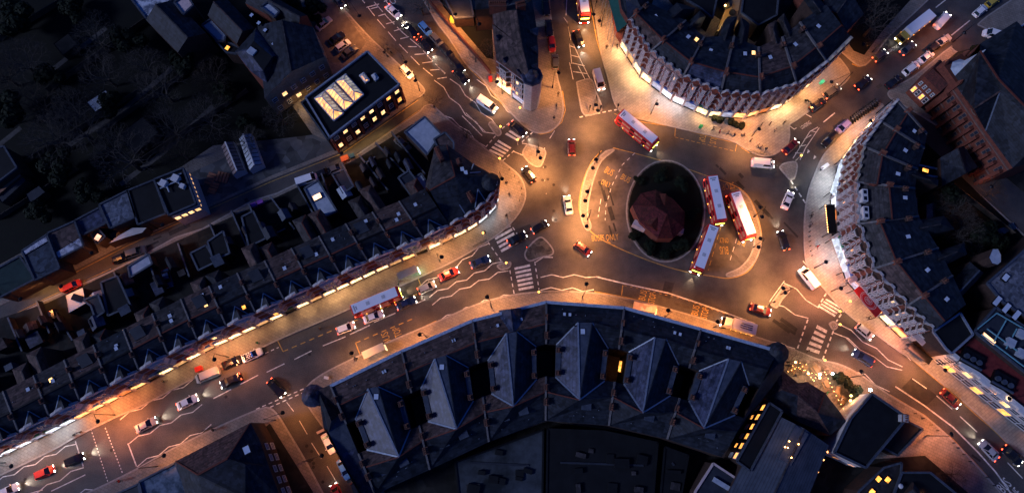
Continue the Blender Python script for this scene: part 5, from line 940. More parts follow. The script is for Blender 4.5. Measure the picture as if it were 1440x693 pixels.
rt, rf = flat("flat_roof_building", "black flat roofed building with broad pale side wall beside the pub bushes", "building", [(1226, 553), (1275, 587), (1217, 657), (1173, 636), (1196, 588)], 8, FELT, mat("pale_render", (.5, .46, .44), (.62, .58, .55)), .7, LEADD)
chimney(rf, W(1267, 583, 8), W(1267, 593, 8), 1.0, 7, 9.8, 3, STONE)
window_row(rt, W(1217, 657, 8), W(1173, 636, 8), W(1230, 600, 8), 3, 4, 1.5, 1.4, [ROOMO, GLASS, ROOMO, GLASS])
flat("back_extension", "low dark yard building attached right of the black flat roof", "extension", [(1272, 590), (1298, 603), (1262, 640), (1240, 628)], 4, FELT, BRICKD, .4)
wl = thing("wall_lamp", W(1224, 548), "bright white floodlight at the front corner of the black flat roofed building", "lamp"); m = MB(); m.ball(W(1224, 548, 5), .3); m.build("globe", BULBW, wl); m = MB(); m.tube(W(1224, 548, 0), W(1224, 548, 4.8), .06, .06, 5); m.build("pole", DARK, wl); spot(wl, W(1221, 545, 5.6), 400, (1, .8, .6), 165)
rt, rf, q = gable("warehouse", "big ribbed dark roof with sunken lit roof terrace behind the pub", "building", (1082, 578), (1166, 626), (1120, 740), (1010, 720), 8, 10.5, mat("ribbed_dark", (.035, .045, .065), (.065, .08, .11), scale=.5, courses=5), BRICKD)
m = MB(); m.prism([W(*p, 10) for p in [(1118, 597), (1136, 610), (1111, 655), (1094, 644)]], 8, 10.4); m.build("terrace_deck", LEADD, rf)
for x, y in ((1104, 628), (1108, 629), (1110, 620), (1123, 624), (1113, 643)): m = MB(); m.ball(W(x, y, 10.8), .14); m.build("lamp_globe", BULB, rf)
spot(rt, W(1114, 626, 13), 60, (1, .45, .15), 150)
for k, (x, y) in enumerate([(1164, 635), (1158, 646), (1150, 663), (1145, 672), (1136, 690)]): m = MB(); m.ball(W(x, y, 5), .2); m.build("wall_light", lit("dim_orange", (1, .4, .12), 3, False), rt)
rt, rf = flat("annexe", "narrow dark annexe with a column of orange lit windows behind the south crescent", "building", [(1082, 566), (1100, 578), (1055, 662), (1036, 648)], 9, FELT, BRICKD, .4)
window_row(rt, W(1082, 566, 9), W(1036, 648, 9), W(1070, 620, 9), 6.1, 6, 1.5, 1.9, [ROOMO]); window_row(rt, W(1082, 566, 9), W(1036, 648, 9), W(1070, 620, 9), 3, 6, 1.2, 1.5, [GLASS, ROOMO, GLASS])
rt, rf = flat("flat_roof_building", "grey roof with long white skylight strip at the bottom edge right of centre", "building", [(1003, 651), (1062, 690), (1050, 740), (965, 735), (978, 690)], 7, FELTB, BRICKD, .5, PINKR); m = MB(); m.bar(W(1003, 673, 7.2), W(1034, 692, 7.2), .9, .25); m.build("skylight_strip", PALE, rf)
rt, rf = flat("flat_roof_building", "bottom edge roof with orange lit rooflights right of the black flat roof", "building", [(1243, 657), (1268, 650), (1262, 735), (1195, 735), (1208, 690)], 6.5, GREYT, BRICKD, .3)
for x, y in ((1235, 673), (1248, 674), (1226, 691)): skylight(rf, W(x, y, 6.6), (1, -1), 1.0, ROOMO)
rt, rf = flat("flat_roof_building", "black roof with pale edge and small white dish at the bottom edge", "building", [(1268, 664), (1308, 664), (1352, 700), (1340, 760), (1240, 740)], 7, FELT, BRICKD, .5, LEADD)
m = MB(); m.ball(W(1267, 683, 7.8), .5, sz=.4); m.build("dish", WFR, rf); gable("dormer", "small pointed roof standing on the black roof at the bottom edge", "dormer", (1272, 695), (1285, 678), (1300, 700), (1285, 715), 7.6, 9, SLATE)
for lab, ol, m_, h_ in [("very dark flat roof behind the middle of the south crescent", [(770, 603), (850, 606), (925, 622), (915, 740), (768, 740)], FELT, 4), ("dark yard roof left of centre behind the south crescent", [(640, 650), (700, 628), (764, 604), (762, 740), (650, 740)], mat("mossy_felt", (.01, .014, .018), (.05, .062, .078), scale=.15, contrast=1.5), 3.5), ("dark narrow roof right of centre behind the south crescent", [(935, 628), (968, 640), (950, 740), (925, 740)], FELT, 4)]: 
    rt, rf = flat("flat_roof_building", lab, "building", ol, h_, m_, BRICKD, .15, FELT); rq = random.Random(len(lab)); xs = [p[0] for p in ol]; ys = [min(p[1], 690) for p in ol]
    for q in range(10 if "narrow" not in lab else 2):
        x, y = rq.uniform(min(xs)+18, max(xs)-18), rq.uniform(min(ys)+28, 690); a = MB(); a.box(W(x, y, h_), (1, rq.uniform(-.3, .1)), rq.uniform(.8, 3), rq.uniform(.6, 2), h_-.1, h_+rq.uniform(.15, .7)); a.build("roof_unit", rq.choice([FELT, FELT, GREYT]), rf)
    a = MB(); a.bar(W(min(xs)+20, max(ys)-40, h_+.03), W(max(xs)-20, max(ys)-36, h_+.03), .4, .03); a.build("roof_seam", FELTB, rf)
# south west buildings
rt, rf = poly_house("house", "hipped dark tiled house with white east windows beside the side street", "house", [(247, 648), (352, 594), (366, 620), (378, 655), (395, 700), (390, 760), (300, 760), (262, 700)], 8, [([(247, 648, 8), (352, 594, 8), (320, 644, 11), (278, 667, 11)], 0), ([(352, 594, 8), (366, 620, 8), (378, 655, 8), (345, 652, 10.2), (320, 644, 11)], 1), ([(378, 655, 8), (395, 700, 8), (390, 760, 8), (345, 700, 11), (345, 652, 10.2)], 1), ([(320, 644, 11), (345, 652, 10.2), (345, 700, 11), (390, 760, 8), (300, 760, 8), (262, 700, 8), (278, 667, 11)], 1), ([(247, 648, 8), (278, 667, 11), (262, 700, 8)], 1)], [PUBR, SLATE, RIDGE], BRICKD, caps=[((247, 648, 8), (278, 667, 11), .25, 2), ((278, 667, 11), (320, 644, 11), .4, 2), ((320, 644, 11), (352, 594, 8), .2, 2)])
window_row(rt, W(366, 620, 8), W(395, 700, 8), W(330, 680, 8), 4.6, 5, 1.4, 1.6, [GLASS]); window_row(rt, W(366, 620, 8), W(395, 700, 8), W(330, 680, 8), 1.2, 5, 1.4, 1.8, [GLASS]); skylight(rf, W(347, 632, 10), (1, .5), 1.4)
flat("flat_roof_building", "blotchy blue flat roof left of the hipped dark tiled house", "building", [(196, 677), (247, 650), (268, 700), (272, 760), (215, 760)], 6, mat("blotchy_blue", (.03, .05, .075), (.14, .18, .24), scale=.5, contrast=1.6), BRICKD, .6, LEADD)
flat("flat_roof_building", "small flat roof at the bottom edge left of the blotchy blue roof", "building", [(150, 700), (195, 680), (212, 760), (140, 760)], 5, FELTB, BRICKD, .6, LEADD)
# bus station pavilion
ol = [(889, 289), (901, 272), (922, 267), (946, 279), (963, 298), (962, 320), (946, 335), (925, 335), (900, 313)]
fc = []; 
for i in range(len(ol)):
    a, b = ol[i], ol[(i+1) % len(ol)]; ap = (922, 291, 7.5) if i in (8, 0, 1, 7) else (938, 301, 7.5)
    fc.append(([(a[0], a[1], 3.6), (b[0], b[1], 3.6), ap], i % 2))
fc.append(([(946, 279, 3.6), (922, 291, 7.5), (938, 301, 7.5)], 0)); fc.append(([(922, 267, 3.6), (946, 279, 3.6), (922, 291, 7.5)], 1)); fc.append(([(925, 335, 3.6), (922, 291, 7.5), (938, 301, 7.5)], 1))
rt, rf = poly_house("pavilion", "octagonal pavilion with dark red tiled roof in the round green", "pavilion", ol, 3.6, fc, [DRED, mat("dark_red_roof_b", (.05, .009, .012), (.1, .017, .02), scale=.6, courses=3, cell=2.5)], BRICK, caps=[((889, 289, 3.6), (922, 291, 7.5), .2, 0), ((901, 272, 3.6), (922, 291, 7.5), .2, 0), ((922, 267, 3.6), (922, 291, 7.5), .2, 0), ((922, 291, 7.5), (938, 301, 7.5), .25, 0), ((900, 313, 3.6), (922, 291, 7.5), .2, 0), ((938, 301, 7.5), (925, 335, 3.6), .2, 0), ((938, 301, 7.5), (963, 298, 3.6), .2, 0), ((938, 301, 7.5), (946, 335, 3.6), .2, 0)])
for A_ in ([(927, 273), (941, 278), (934, 290)], [(903, 312), (924, 326), (924, 305)]):
    m = MB(); p = [W(*A_[0], 4.4), W(*A_[1], 4.4), W(*A_[2], 6.6)]; mm_ = (p[0]+p[1])/2+Vector((0, 0, 1.6)); m.face([p[0], mm_, p[2]]); m.face([mm_, p[1], p[2]]); m.face([p[0], p[1], mm_]); m.build("gablet", REDT, rf)
m = MB(); m.box(W(900, 316, 2.4), WD(900, 316, 1, .5), 3, 1.2, 0, 2.5); tag(m.build("kiosk", PINKR, None, W(900, 316)), "small cream kiosk below the left eave of the red pavilion", "kiosk")
m = MB(); m.box(W(957, 324, 2.4), WD(957, 324, 1, .3), 1.4, 1.2, 0, 2.4); tag(m.build("kiosk", PINKR, None, W(957, 324)), "tiny pale kiosk right of the red pavilion", "kiosk")

rs2 = random.Random(21)
for k, (x, y) in enumerate([(512, 236), (524, 228), (535, 245), (548, 232), (560, 222), (545, 215), (574, 232), (525, 258), (505, 262), (400, 300), (412, 292), (370, 320), (345, 325), (322, 340), (240, 370), (222, 395), (130, 455), (60, 450), (30, 470), (85, 460)]):
    l, w = rs2.uniform(10, 17), rs2.uniform(7, 11); ux, uy = .45, .89; vx, vy = .89, -.45
    q = [(x+ux*l*a/2+vx*w*b/2, y+uy*l*a/2+vy*w*b/2) for a, b in ((-1, -1), (-1, 1), (1, 1), (1, -1))]
    gable("yard_shed", "small pitched roof shed, one of the sheds filling the yards behind the long row", "shed", *q, 2.6+rs2.random(), 4.3, [GREYT, SLATE2, BROWN, FELTB, SLATE][k % 5], group="pitched roof sheds in the yards behind the long row")
# ------------------------------------------------------------------ street lamps
LGRP = "street lamps round the junction"
def lamp(head, base, label, e=1.0, hh=8.0, heads=None, col=(1, .38, .12)):
    b = W(*base); root = thing("street_lamp", b, label, "street lamp", LGRP); m = MB()
    m.tube(b, b+Vector((0, 0, 1.2)), .13, .12, 8); m.tube(b+Vector((0, 0, 1.2)), b+Vector((0, 0, hh-.3)), .09, .06, 8); m.build("pole", DARK, root)
    for hd in (heads or [head]):
        p = W(hd[0], hd[1], hh); a = MB(); pr = b+Vector((0, 0, hh-.4))
        for k in range(4):
            t0, t1 = k/4, (k+1)/4; f = lambda t: Vector((b.x+(p.x-b.x)*t, b.y+(p.y-b.y)*t, hh-.4+.5*math.sin(t*math.pi/2))); a.tube(f(t0), f(t1), .05, .05, 6)
        a.build("arm", DARK, root); d = Vector((p.x-b.x, p.y-b.y, 0)); d = d.normalized() if d.length > .1 else Vector((1, 0, 0))
        h_ = MB(); h_.tube((p.x, p.y, hh-.12), (p.x, p.y, hh+.16), .46, .2, 10); h_.build("lamp_head", DARK, root)
        g = MB(); g.tube((p.x, p.y, hh-.2), (p.x, p.y, hh-.125), .3, .38, 10); g.build("lens", LED, root)
        spot(root, (p.x, p.y, hh-.3), LAMP_E*e/(len(heads) if heads else 1), col, 140, .2, blend=1.0)
LAMPS = [((137, 592), (162, 583), "arched lamp over the long row pavement nearest the lower left corner", 2.2), ((301, 505), (322, 502), "lamp with long arm above the pavement behind the parked black car", 1.3), ((494, 496), (503, 504), "lamp beside the bus shelter on the south pavement", 1.0), ((621, 361), (619, 368), "lamp on the pavement above the red car waiting on the long road", 1.2),
 ((685, 417), (691, 432), "lamp leaning over the zigzag line on the south kerb", 1.6), ((825, 399), (819, 417), "lamp on the south kerb facing the lower edge of the junction", 2.2), ((924, 146), (915, 161), "dark lamp on the wide pale pavement of the north crescent", 1.6), ((1068, 181), (1057, 192), "lamp among pedestrians at the tip of the north crescent pavement", 1.6),
 ((1162, 368), (1145, 377), "lamp on the east crescent pavement before the white canopy", 1.6), ((1183, 405), (1168, 410), "lamp right beside the eastern crossing on the pavement corner", 1.6), ((706, 251), (703, 258), "lamp on the rounded pavement of the corner house", 1.4), ((570, 87), (572, 100), "lamp by the white car parked outside the hall", 1.6),
 ((699, 115), (706, 132), "lamp on the left pavement of the wedge corner", 1.4), ((786, 102), (777, 124), "lamp at the tip of the wedge pavement beside a dark car", 1.5), ((835, 20), (839, 4), "lamp with arm over the bus at the top of the northern road", 1.2), ((1212, 522), (1190, 531), "lamp with long arm over the road at the pub garden", 1.5),
 ((1339, 610), (1303, 612), "lamp on the bare paved corner at the lower right", 1.3), ((1357, 46), (1340, 60), "lamp at the side road by the row of parked cars", .8), ((843, 29), (845, 38), "short lamp on the pavement next to the green scaffold", 1.0)]
for h_, b_, lab, e in LAMPS: lamp(h_, b_, lab, e, col=(1, .26, .07) if h_[0] < 200 else ((1, .3, .1) if h_[0] < 400 or h_[0] > 1100 else (1, .38, .12)))
for hs, b_, lab, e in [([(1069, 291), (1072, 304)], (1060, 305), "twin headed lamp on the upper right edge of the bus station", 1.7), ([(1070, 335), (1067, 347)], (1059, 348), "twin headed lamp on the lower right edge of the bus station", 1.7), ([(838, 224), (834, 236)], (839, 229), "twin headed lamp, topmost on the left strip of the bus station", 2.6), ([(826, 269), (823, 282)], (826, 275), "twin headed lamp, middle one on the left strip of the bus station", 2.4), ([(820, 303), (825, 318)], (826, 309), "twin headed lamp, lowest on the left strip of the bus station", 2.2), ([(757, 213), (760, 222)], (755, 220), "twin headed lamp on the small island left of the junction", 3.2), ([(1102, 405), (1105, 411)], (1097, 414), "twin headed lamp on the splitter island at the eastern crossing", 2.6), ([(838, 147), (841, 155)], (834, 155), "twin headed lamp on the island in the northern road", 2.2)]:
    lamp(hs[0], b_, lab, e, heads=hs)
for h_, b_, lab, e in [((128, 355), (124, 350), "bright orange lamp on the mews beside the small cabin", .35), ((85, 402), (80, 392), "orange lamp at the end of the lit canopy strips", .25), ((28, 420), (22, 408), "orange lamp below the green roofed workshop", .25), ((674, 34), (670, 44), "bright lamp in the small garden behind the red wall", .4), ((584, 113), (590, 128), "lamp at the corner of the hall and the side street", .6), ((640, 20), (604, 14), "lamp beside the parked cars under the tall warm lit tree", 1.6), ((505, 22), (490, 12), "lamp on the driveway side of the north western road", 1.1), ((1215, 62), (1226, 74), "lamp under the bare tree next to the lorry", .8), ((1225, 170), (1232, 160), "lamp over the row of parked motorcycles", 1.3), ((1170, 115), (1178, 124), "lamp at the right end of the north crescent pavement", .8),
    ((480, 215), (474, 206), "lamp on the side street at the low end of the hall", .12), ((228, 316), (222, 322), "lamp in the middle of the mews", .12), ((1395, 262), (1388, 252), "lamp over the service lane in the right gardens", .15), ((1300, 700), (1290, 690), "lamp near the bottom edge on the paved corner", .5), ((15, 655), (8, 650), "lamp on the long pavement at the left edge", .5), ((1420, 560), (1428, 553), "lamp at the modern parade near the right edge", .9), ((1330, 520), (1318, 512), "lamp next to the long dark kiosk", 1.2), ((452, 640), (440, 646), "lamp on the narrow side street pavement", .45), ((230, 640), (222, 655), "lamp on the south west pavement", .8), ((397, 580), (388, 590), "lamp at the corner of the side street, south west side", .6),
    ((590, 470), (600, 474), "lamp on the south pavement near the yellow bus stop words", 1.2), ((1010, 452), (1003, 460), "lamp behind the white truck on the south pavement", 1.6), ((940, 436), (934, 446), "lamp at the bus stop of the south crescent", 1.4)]:
    lamp(h_, b_, lab, e, col=(1, .33, .08))
def belisha(x, y, label):
    b = W(x, y); r_ = thing("crossing_beacon", b, label, "crossing beacon", "amber globe beacons at the crossings"); w_ = MB()
    for k in range(8): w_.tube(b+Vector((0, 0, .1+k*.36)), b+Vector((0, 0, .46+k*.36)), .06, .06, 6, k % 2)
    w_.build("striped_pole", [WFR, DARK], r_); g = MB(); g.ball(b+Vector((0, 0, 3.2)), .22, n=10); g.build("globe", AMB, r_)
for x, y, lab in [(703, 230, "amber beacon at the lower left end of the north western crossing"), (731, 160, "amber beacon at the wedge end of the north western crossing"), (704, 186, "amber beacon on the refuge in the north western road"), (728, 204, "amber beacon on the island left of the junction"), (757, 414, "amber beacon at the south kerb end of the striped crossing"), (712, 374, "amber beacon on the refuge between the two striped crossings"), (680, 333, "amber beacon at the corner house end of the crossing"), (1172, 441, "amber beacon in front of the eastern crossing refuge"), (1172, 459, "amber beacon on the oval refuge of the eastern crossing"), (1151, 508, "amber beacon at the pub end of the eastern crossing"), (1186, 427, "amber beacon at the east pavement end of the crossing"), (1119, 226, "amber beacon on the small triangular island at the top right")]: belisha(x, y, lab)
def signal(x, y, dx, dy, label):
    b = W(x, y); r_ = thing("traffic_signal", b, label, "traffic signal", "traffic signals"); m = MB(); m.tube(b, b+Vector((0, 0, 2.4)), .06, .06, 6); m.build("post", DARK, r_)
    d = WD(x, y, dx, dy); m = MB(); m.box(b+d*.1, d, .25, .34, 2.3, 3.3); m.build("signal_head", DARK, r_)
    for k, mm_ in enumerate((TL, TLO, mat("green_lens", (.02, .15, .05)))): g = MB(); c = b+d*.24+Vector((0, 0, 3.1-k*.3)); g.tube(c, c+d*.04, .1, .1, 8); g.build("lens", mm_, r_)
for a in [(828, 158, 0, -1, "traffic signal on the left of the northern road island"), (843, 158, 0, -1, "traffic signal on the right of the northern road island"), (867, 156, 0, -1, "traffic signal on the kerb by the moving red bus"), (742, 352, -1, .3, "traffic signal on the island by the striped crossing"), (1082, 427, 1, .3, "traffic signal on the tip of the splitter island")]: signal(*a)
# ------------------------------------------------------------------ vehicles
def paint(n, c, r=.3): return mat("paint_"+n, c, tuple(x*1.05 for x in c), rough=r, spec=.6)
PAINT = dict(white=paint("white", (.82, .82, .82)), black=paint("black", (.012, .012, .014), .22), silver=paint("silver", (.35, .36, .38), .3), red=paint("red", (.5, .03, .02)), blue=paint("blue", (.06, .22, .55)), navy=paint("navy", (.015, .03, .09)), grey=paint("grey", (.08, .085, .09)), violet=paint("violet", (.13, .14, .42)), yellow=paint("yellow", (.5, .36, .05)), darkred=paint("darkred", (.12, .01, .012)))
PP = paint("proto", (.5, .5, .5)); HP = mat("head_proto", (.5, .5, .5)); TP = mat("tail_proto", (.2, .02, .02))
def objslot(o, m):
    o.data.materials.clear(); o.data.materials.append(None) if False else o.data.materials.append(m)
    o.material_slots[0].link = 'OBJECT'; o.material_slots[0].material = m
def proto(kind):
    root = bpy.data.objects.new("parked_car" if kind != 'van' else "van", None); COL.objects.link(root); OFF[root] = Vector((0, 0, 0)); root["label"] = ""; root["category"] = "car" if kind != 'van' else "van"; root["group"] = "cars on the roads"
    L, Wd, belt, Ht = dict(hatch=(4.0, 1.78, .92, 1.5), saloon=(4.5, 1.82, .92, 1.45), suv=(4.6, 1.9, 1.05, 1.72), van=(5.2, 2.0, 1.2, 2.1))[kind]
    h = Wd/2; xs = [-.5, -.485, -.44, -.3, -.1, .1, .3, .42, .475, .5]; wf = [.80, .9, .97, 1, 1, 1, 1, .96, .86, .74]
    zt = {'hatch': [.62, .85, .98, 1, 1, 1, .97, .88, .8, .6], 'saloon': [.65, .85, .95, 1, 1, 1, .95, .87, .8, .6], 'suv': [.6, .85, 1, 1, 1, 1, .97, .92, .85, .6], 'van': [.7, .95, 1, 1, 1, 1, 1, .9, .75, .55]}[kind]
    m = MB(); rings = []
    for x, w_, z_ in zip(xs, wf, zt):
        w = h*w_; zb = belt*z_; rings.append([(x*L, -w*.9, .22), (x*L, -w, .5), (x*L, -w*.97, zb-.1), (x*L, -w*.86, zb), (x*L, 0, zb+.05), (x*L, w*.86, zb), (x*L, w*.97, zb-.1), (x*L, w, .5), (x*L, w*.9, .22)])
    for a, b in zip(rings, rings[1:]):
        for j in range(8): m.face([a[j], b[j], b[j+1], a[j+1]])
    m.face(rings[0]); m.face(rings[-1][::-1])
    cx = {'hatch': (-.47, -.40, .12, .30), 'saloon': (-.36, -.22, .08, .26), 'suv': (-.48, -.42, .10, .27), 'van': (-.49, -.47, .24, .38)}[kind]
    b0, t0, t1, b1 = [c*L for c in cx]; wb = h*.87; wt = h*(.68 if kind != 'van' else .8); zb = belt+.0; G = {}
    q = dict(rb=(b0, wb, zb), rt=(t0, wt, Ht), ft=(t1, wt, Ht), fb=(b1, wb, zb-.04))
    f = lambda k, s: (q[k][0], q[k][1]*s, q[k][2])
    mid = [(t0, 0, Ht+.05), (t1, 0, Ht+.05)]
    m.face([f('rt', -1), f('ft', -1), mid[1], mid[0]]); m.face([mid[0], mid[1], f('ft', 1), f('rt', 1)])
    for s in (-1, 1):                              # pillars
        for k0, k1 in (('rb', 'rt'), ('fb', 'ft')): m.tube(f(k0, s), f(k1, s), .05, .05, 4)
        xm = (t0+t1)/2-.1; m.tube((xm, wb*s, zb), (xm, wt*s, Ht), .05, .05, 4)
    if kind == 'van':
        for s in (-1, 1): m.face([(b0, wb*s*1.01, zb), (t0, wt*s*1.03, Ht-.02), ((t0+t1)/2+.4, wt*s*1.03, Ht-.02), ((t0+t1)/2+.4, wb*s*1.01, zb)])
        for k in range(4): x = t0+.4+k*.55; m.face([(x, -wt*.8, Ht+.055), (x+.08, -wt*.8, Ht+.055), (x+.08, wt*.8, Ht+.055), (x, wt*.8, Ht+.055)])
    bo = m.build("body", PP, root, smooth=False); objslot(bo, PP)
    g = MB(); g.face([f('fb', -1), f('fb', 1), f('ft', 1), f('ft', -1)]); g.build("windscreen", BLK, root)
    g = MB(); g.face([f('rb', -1), f('rt', -1), f('rt', 1), f('rb', 1)]); 
    if kind != 'van': g.build("rear_window", BLK, root)
    for s in (-1, 1): g = MB(); g.face([f('rb', s), f('rt', s), f('ft', s), f('fb', s)]); g.build("side_window", BLK, root)
    for s in (-1, 1):
        g = MB(); g.box((L*.475, s*h*.62), (1, 0), .16, .36, belt*.58, belt*.76); o = g.build("headlight", HP, root); objslot(o, HP)
        g = MB(); g.box((-L*.488, s*h*.68), (1, 0), .12, .3, belt*.7, belt*.88); o = g.build("taillight", TP, root); objslot(o, TP)
        g = MB(); g.box((b1-.25, s*(h+.08)), (1, 0), .14, .22, belt-.05, belt+.1); o = g.build("wing_mirror", PP, root); objslot(o, PP)
        for x in (-.31, .31): g = MB(); g.tube((x*L, s*(h-.2), .32), (x*L, s*(h+.01), .32), .32, .32, 12); w = g.build("wheel", RUB, root); g2 = MB(); g2.tube((x*L, s*(h-.1), .32), (x*L, s*(h+.02), .32), .19, .19, 8); g2.build("rim", LEAD, w)
    return root
PR = {k: proto(k) for k in ("hatch", "saloon", "suv", "van")}
def kill(o):
    for c in list(o.children): kill(c)
    bpy.data.objects.remove(o)
def car(x, y, dx, dy, kind, col, lights, label, grp=None, sc_=1.0):
    p = W(x, y, .8); p.z = .01; d = WD(x, y, dx, dy); rz = math.atan2(d.y, d.x)
    mp = {"paint_proto": PAINT[col], "head_proto": HL if lights else HLO, "tail_proto": TL if lights else TLO}
    r_ = copy_thing(PR[kind], p, rz, label, grp or ("moving cars" if lights else "parked cars"), mp); r_.scale = (sc_,)*3
    r_.name = ("van" if kind == 'van' else ("moving_car" if lights else "parked_car"))
    if lights >= 2:
        ld = bpy.data.lights.new("headlight_beam", 'SPOT'); ld.energy = HEAD_E*lights*8; ld.color = (1, .86, .66); ld.spot_size = R(70); ld.spot_blend = .8; ld.shadow_soft_size = .15
        lo = bpy.data.objects.new("headlight_beam", ld); COL.objects.link(lo); lo.parent = r_; lo.location = (2.5, 0, .75); lo.rotation_euler = (R(0), R(-76), 0)
    return r_
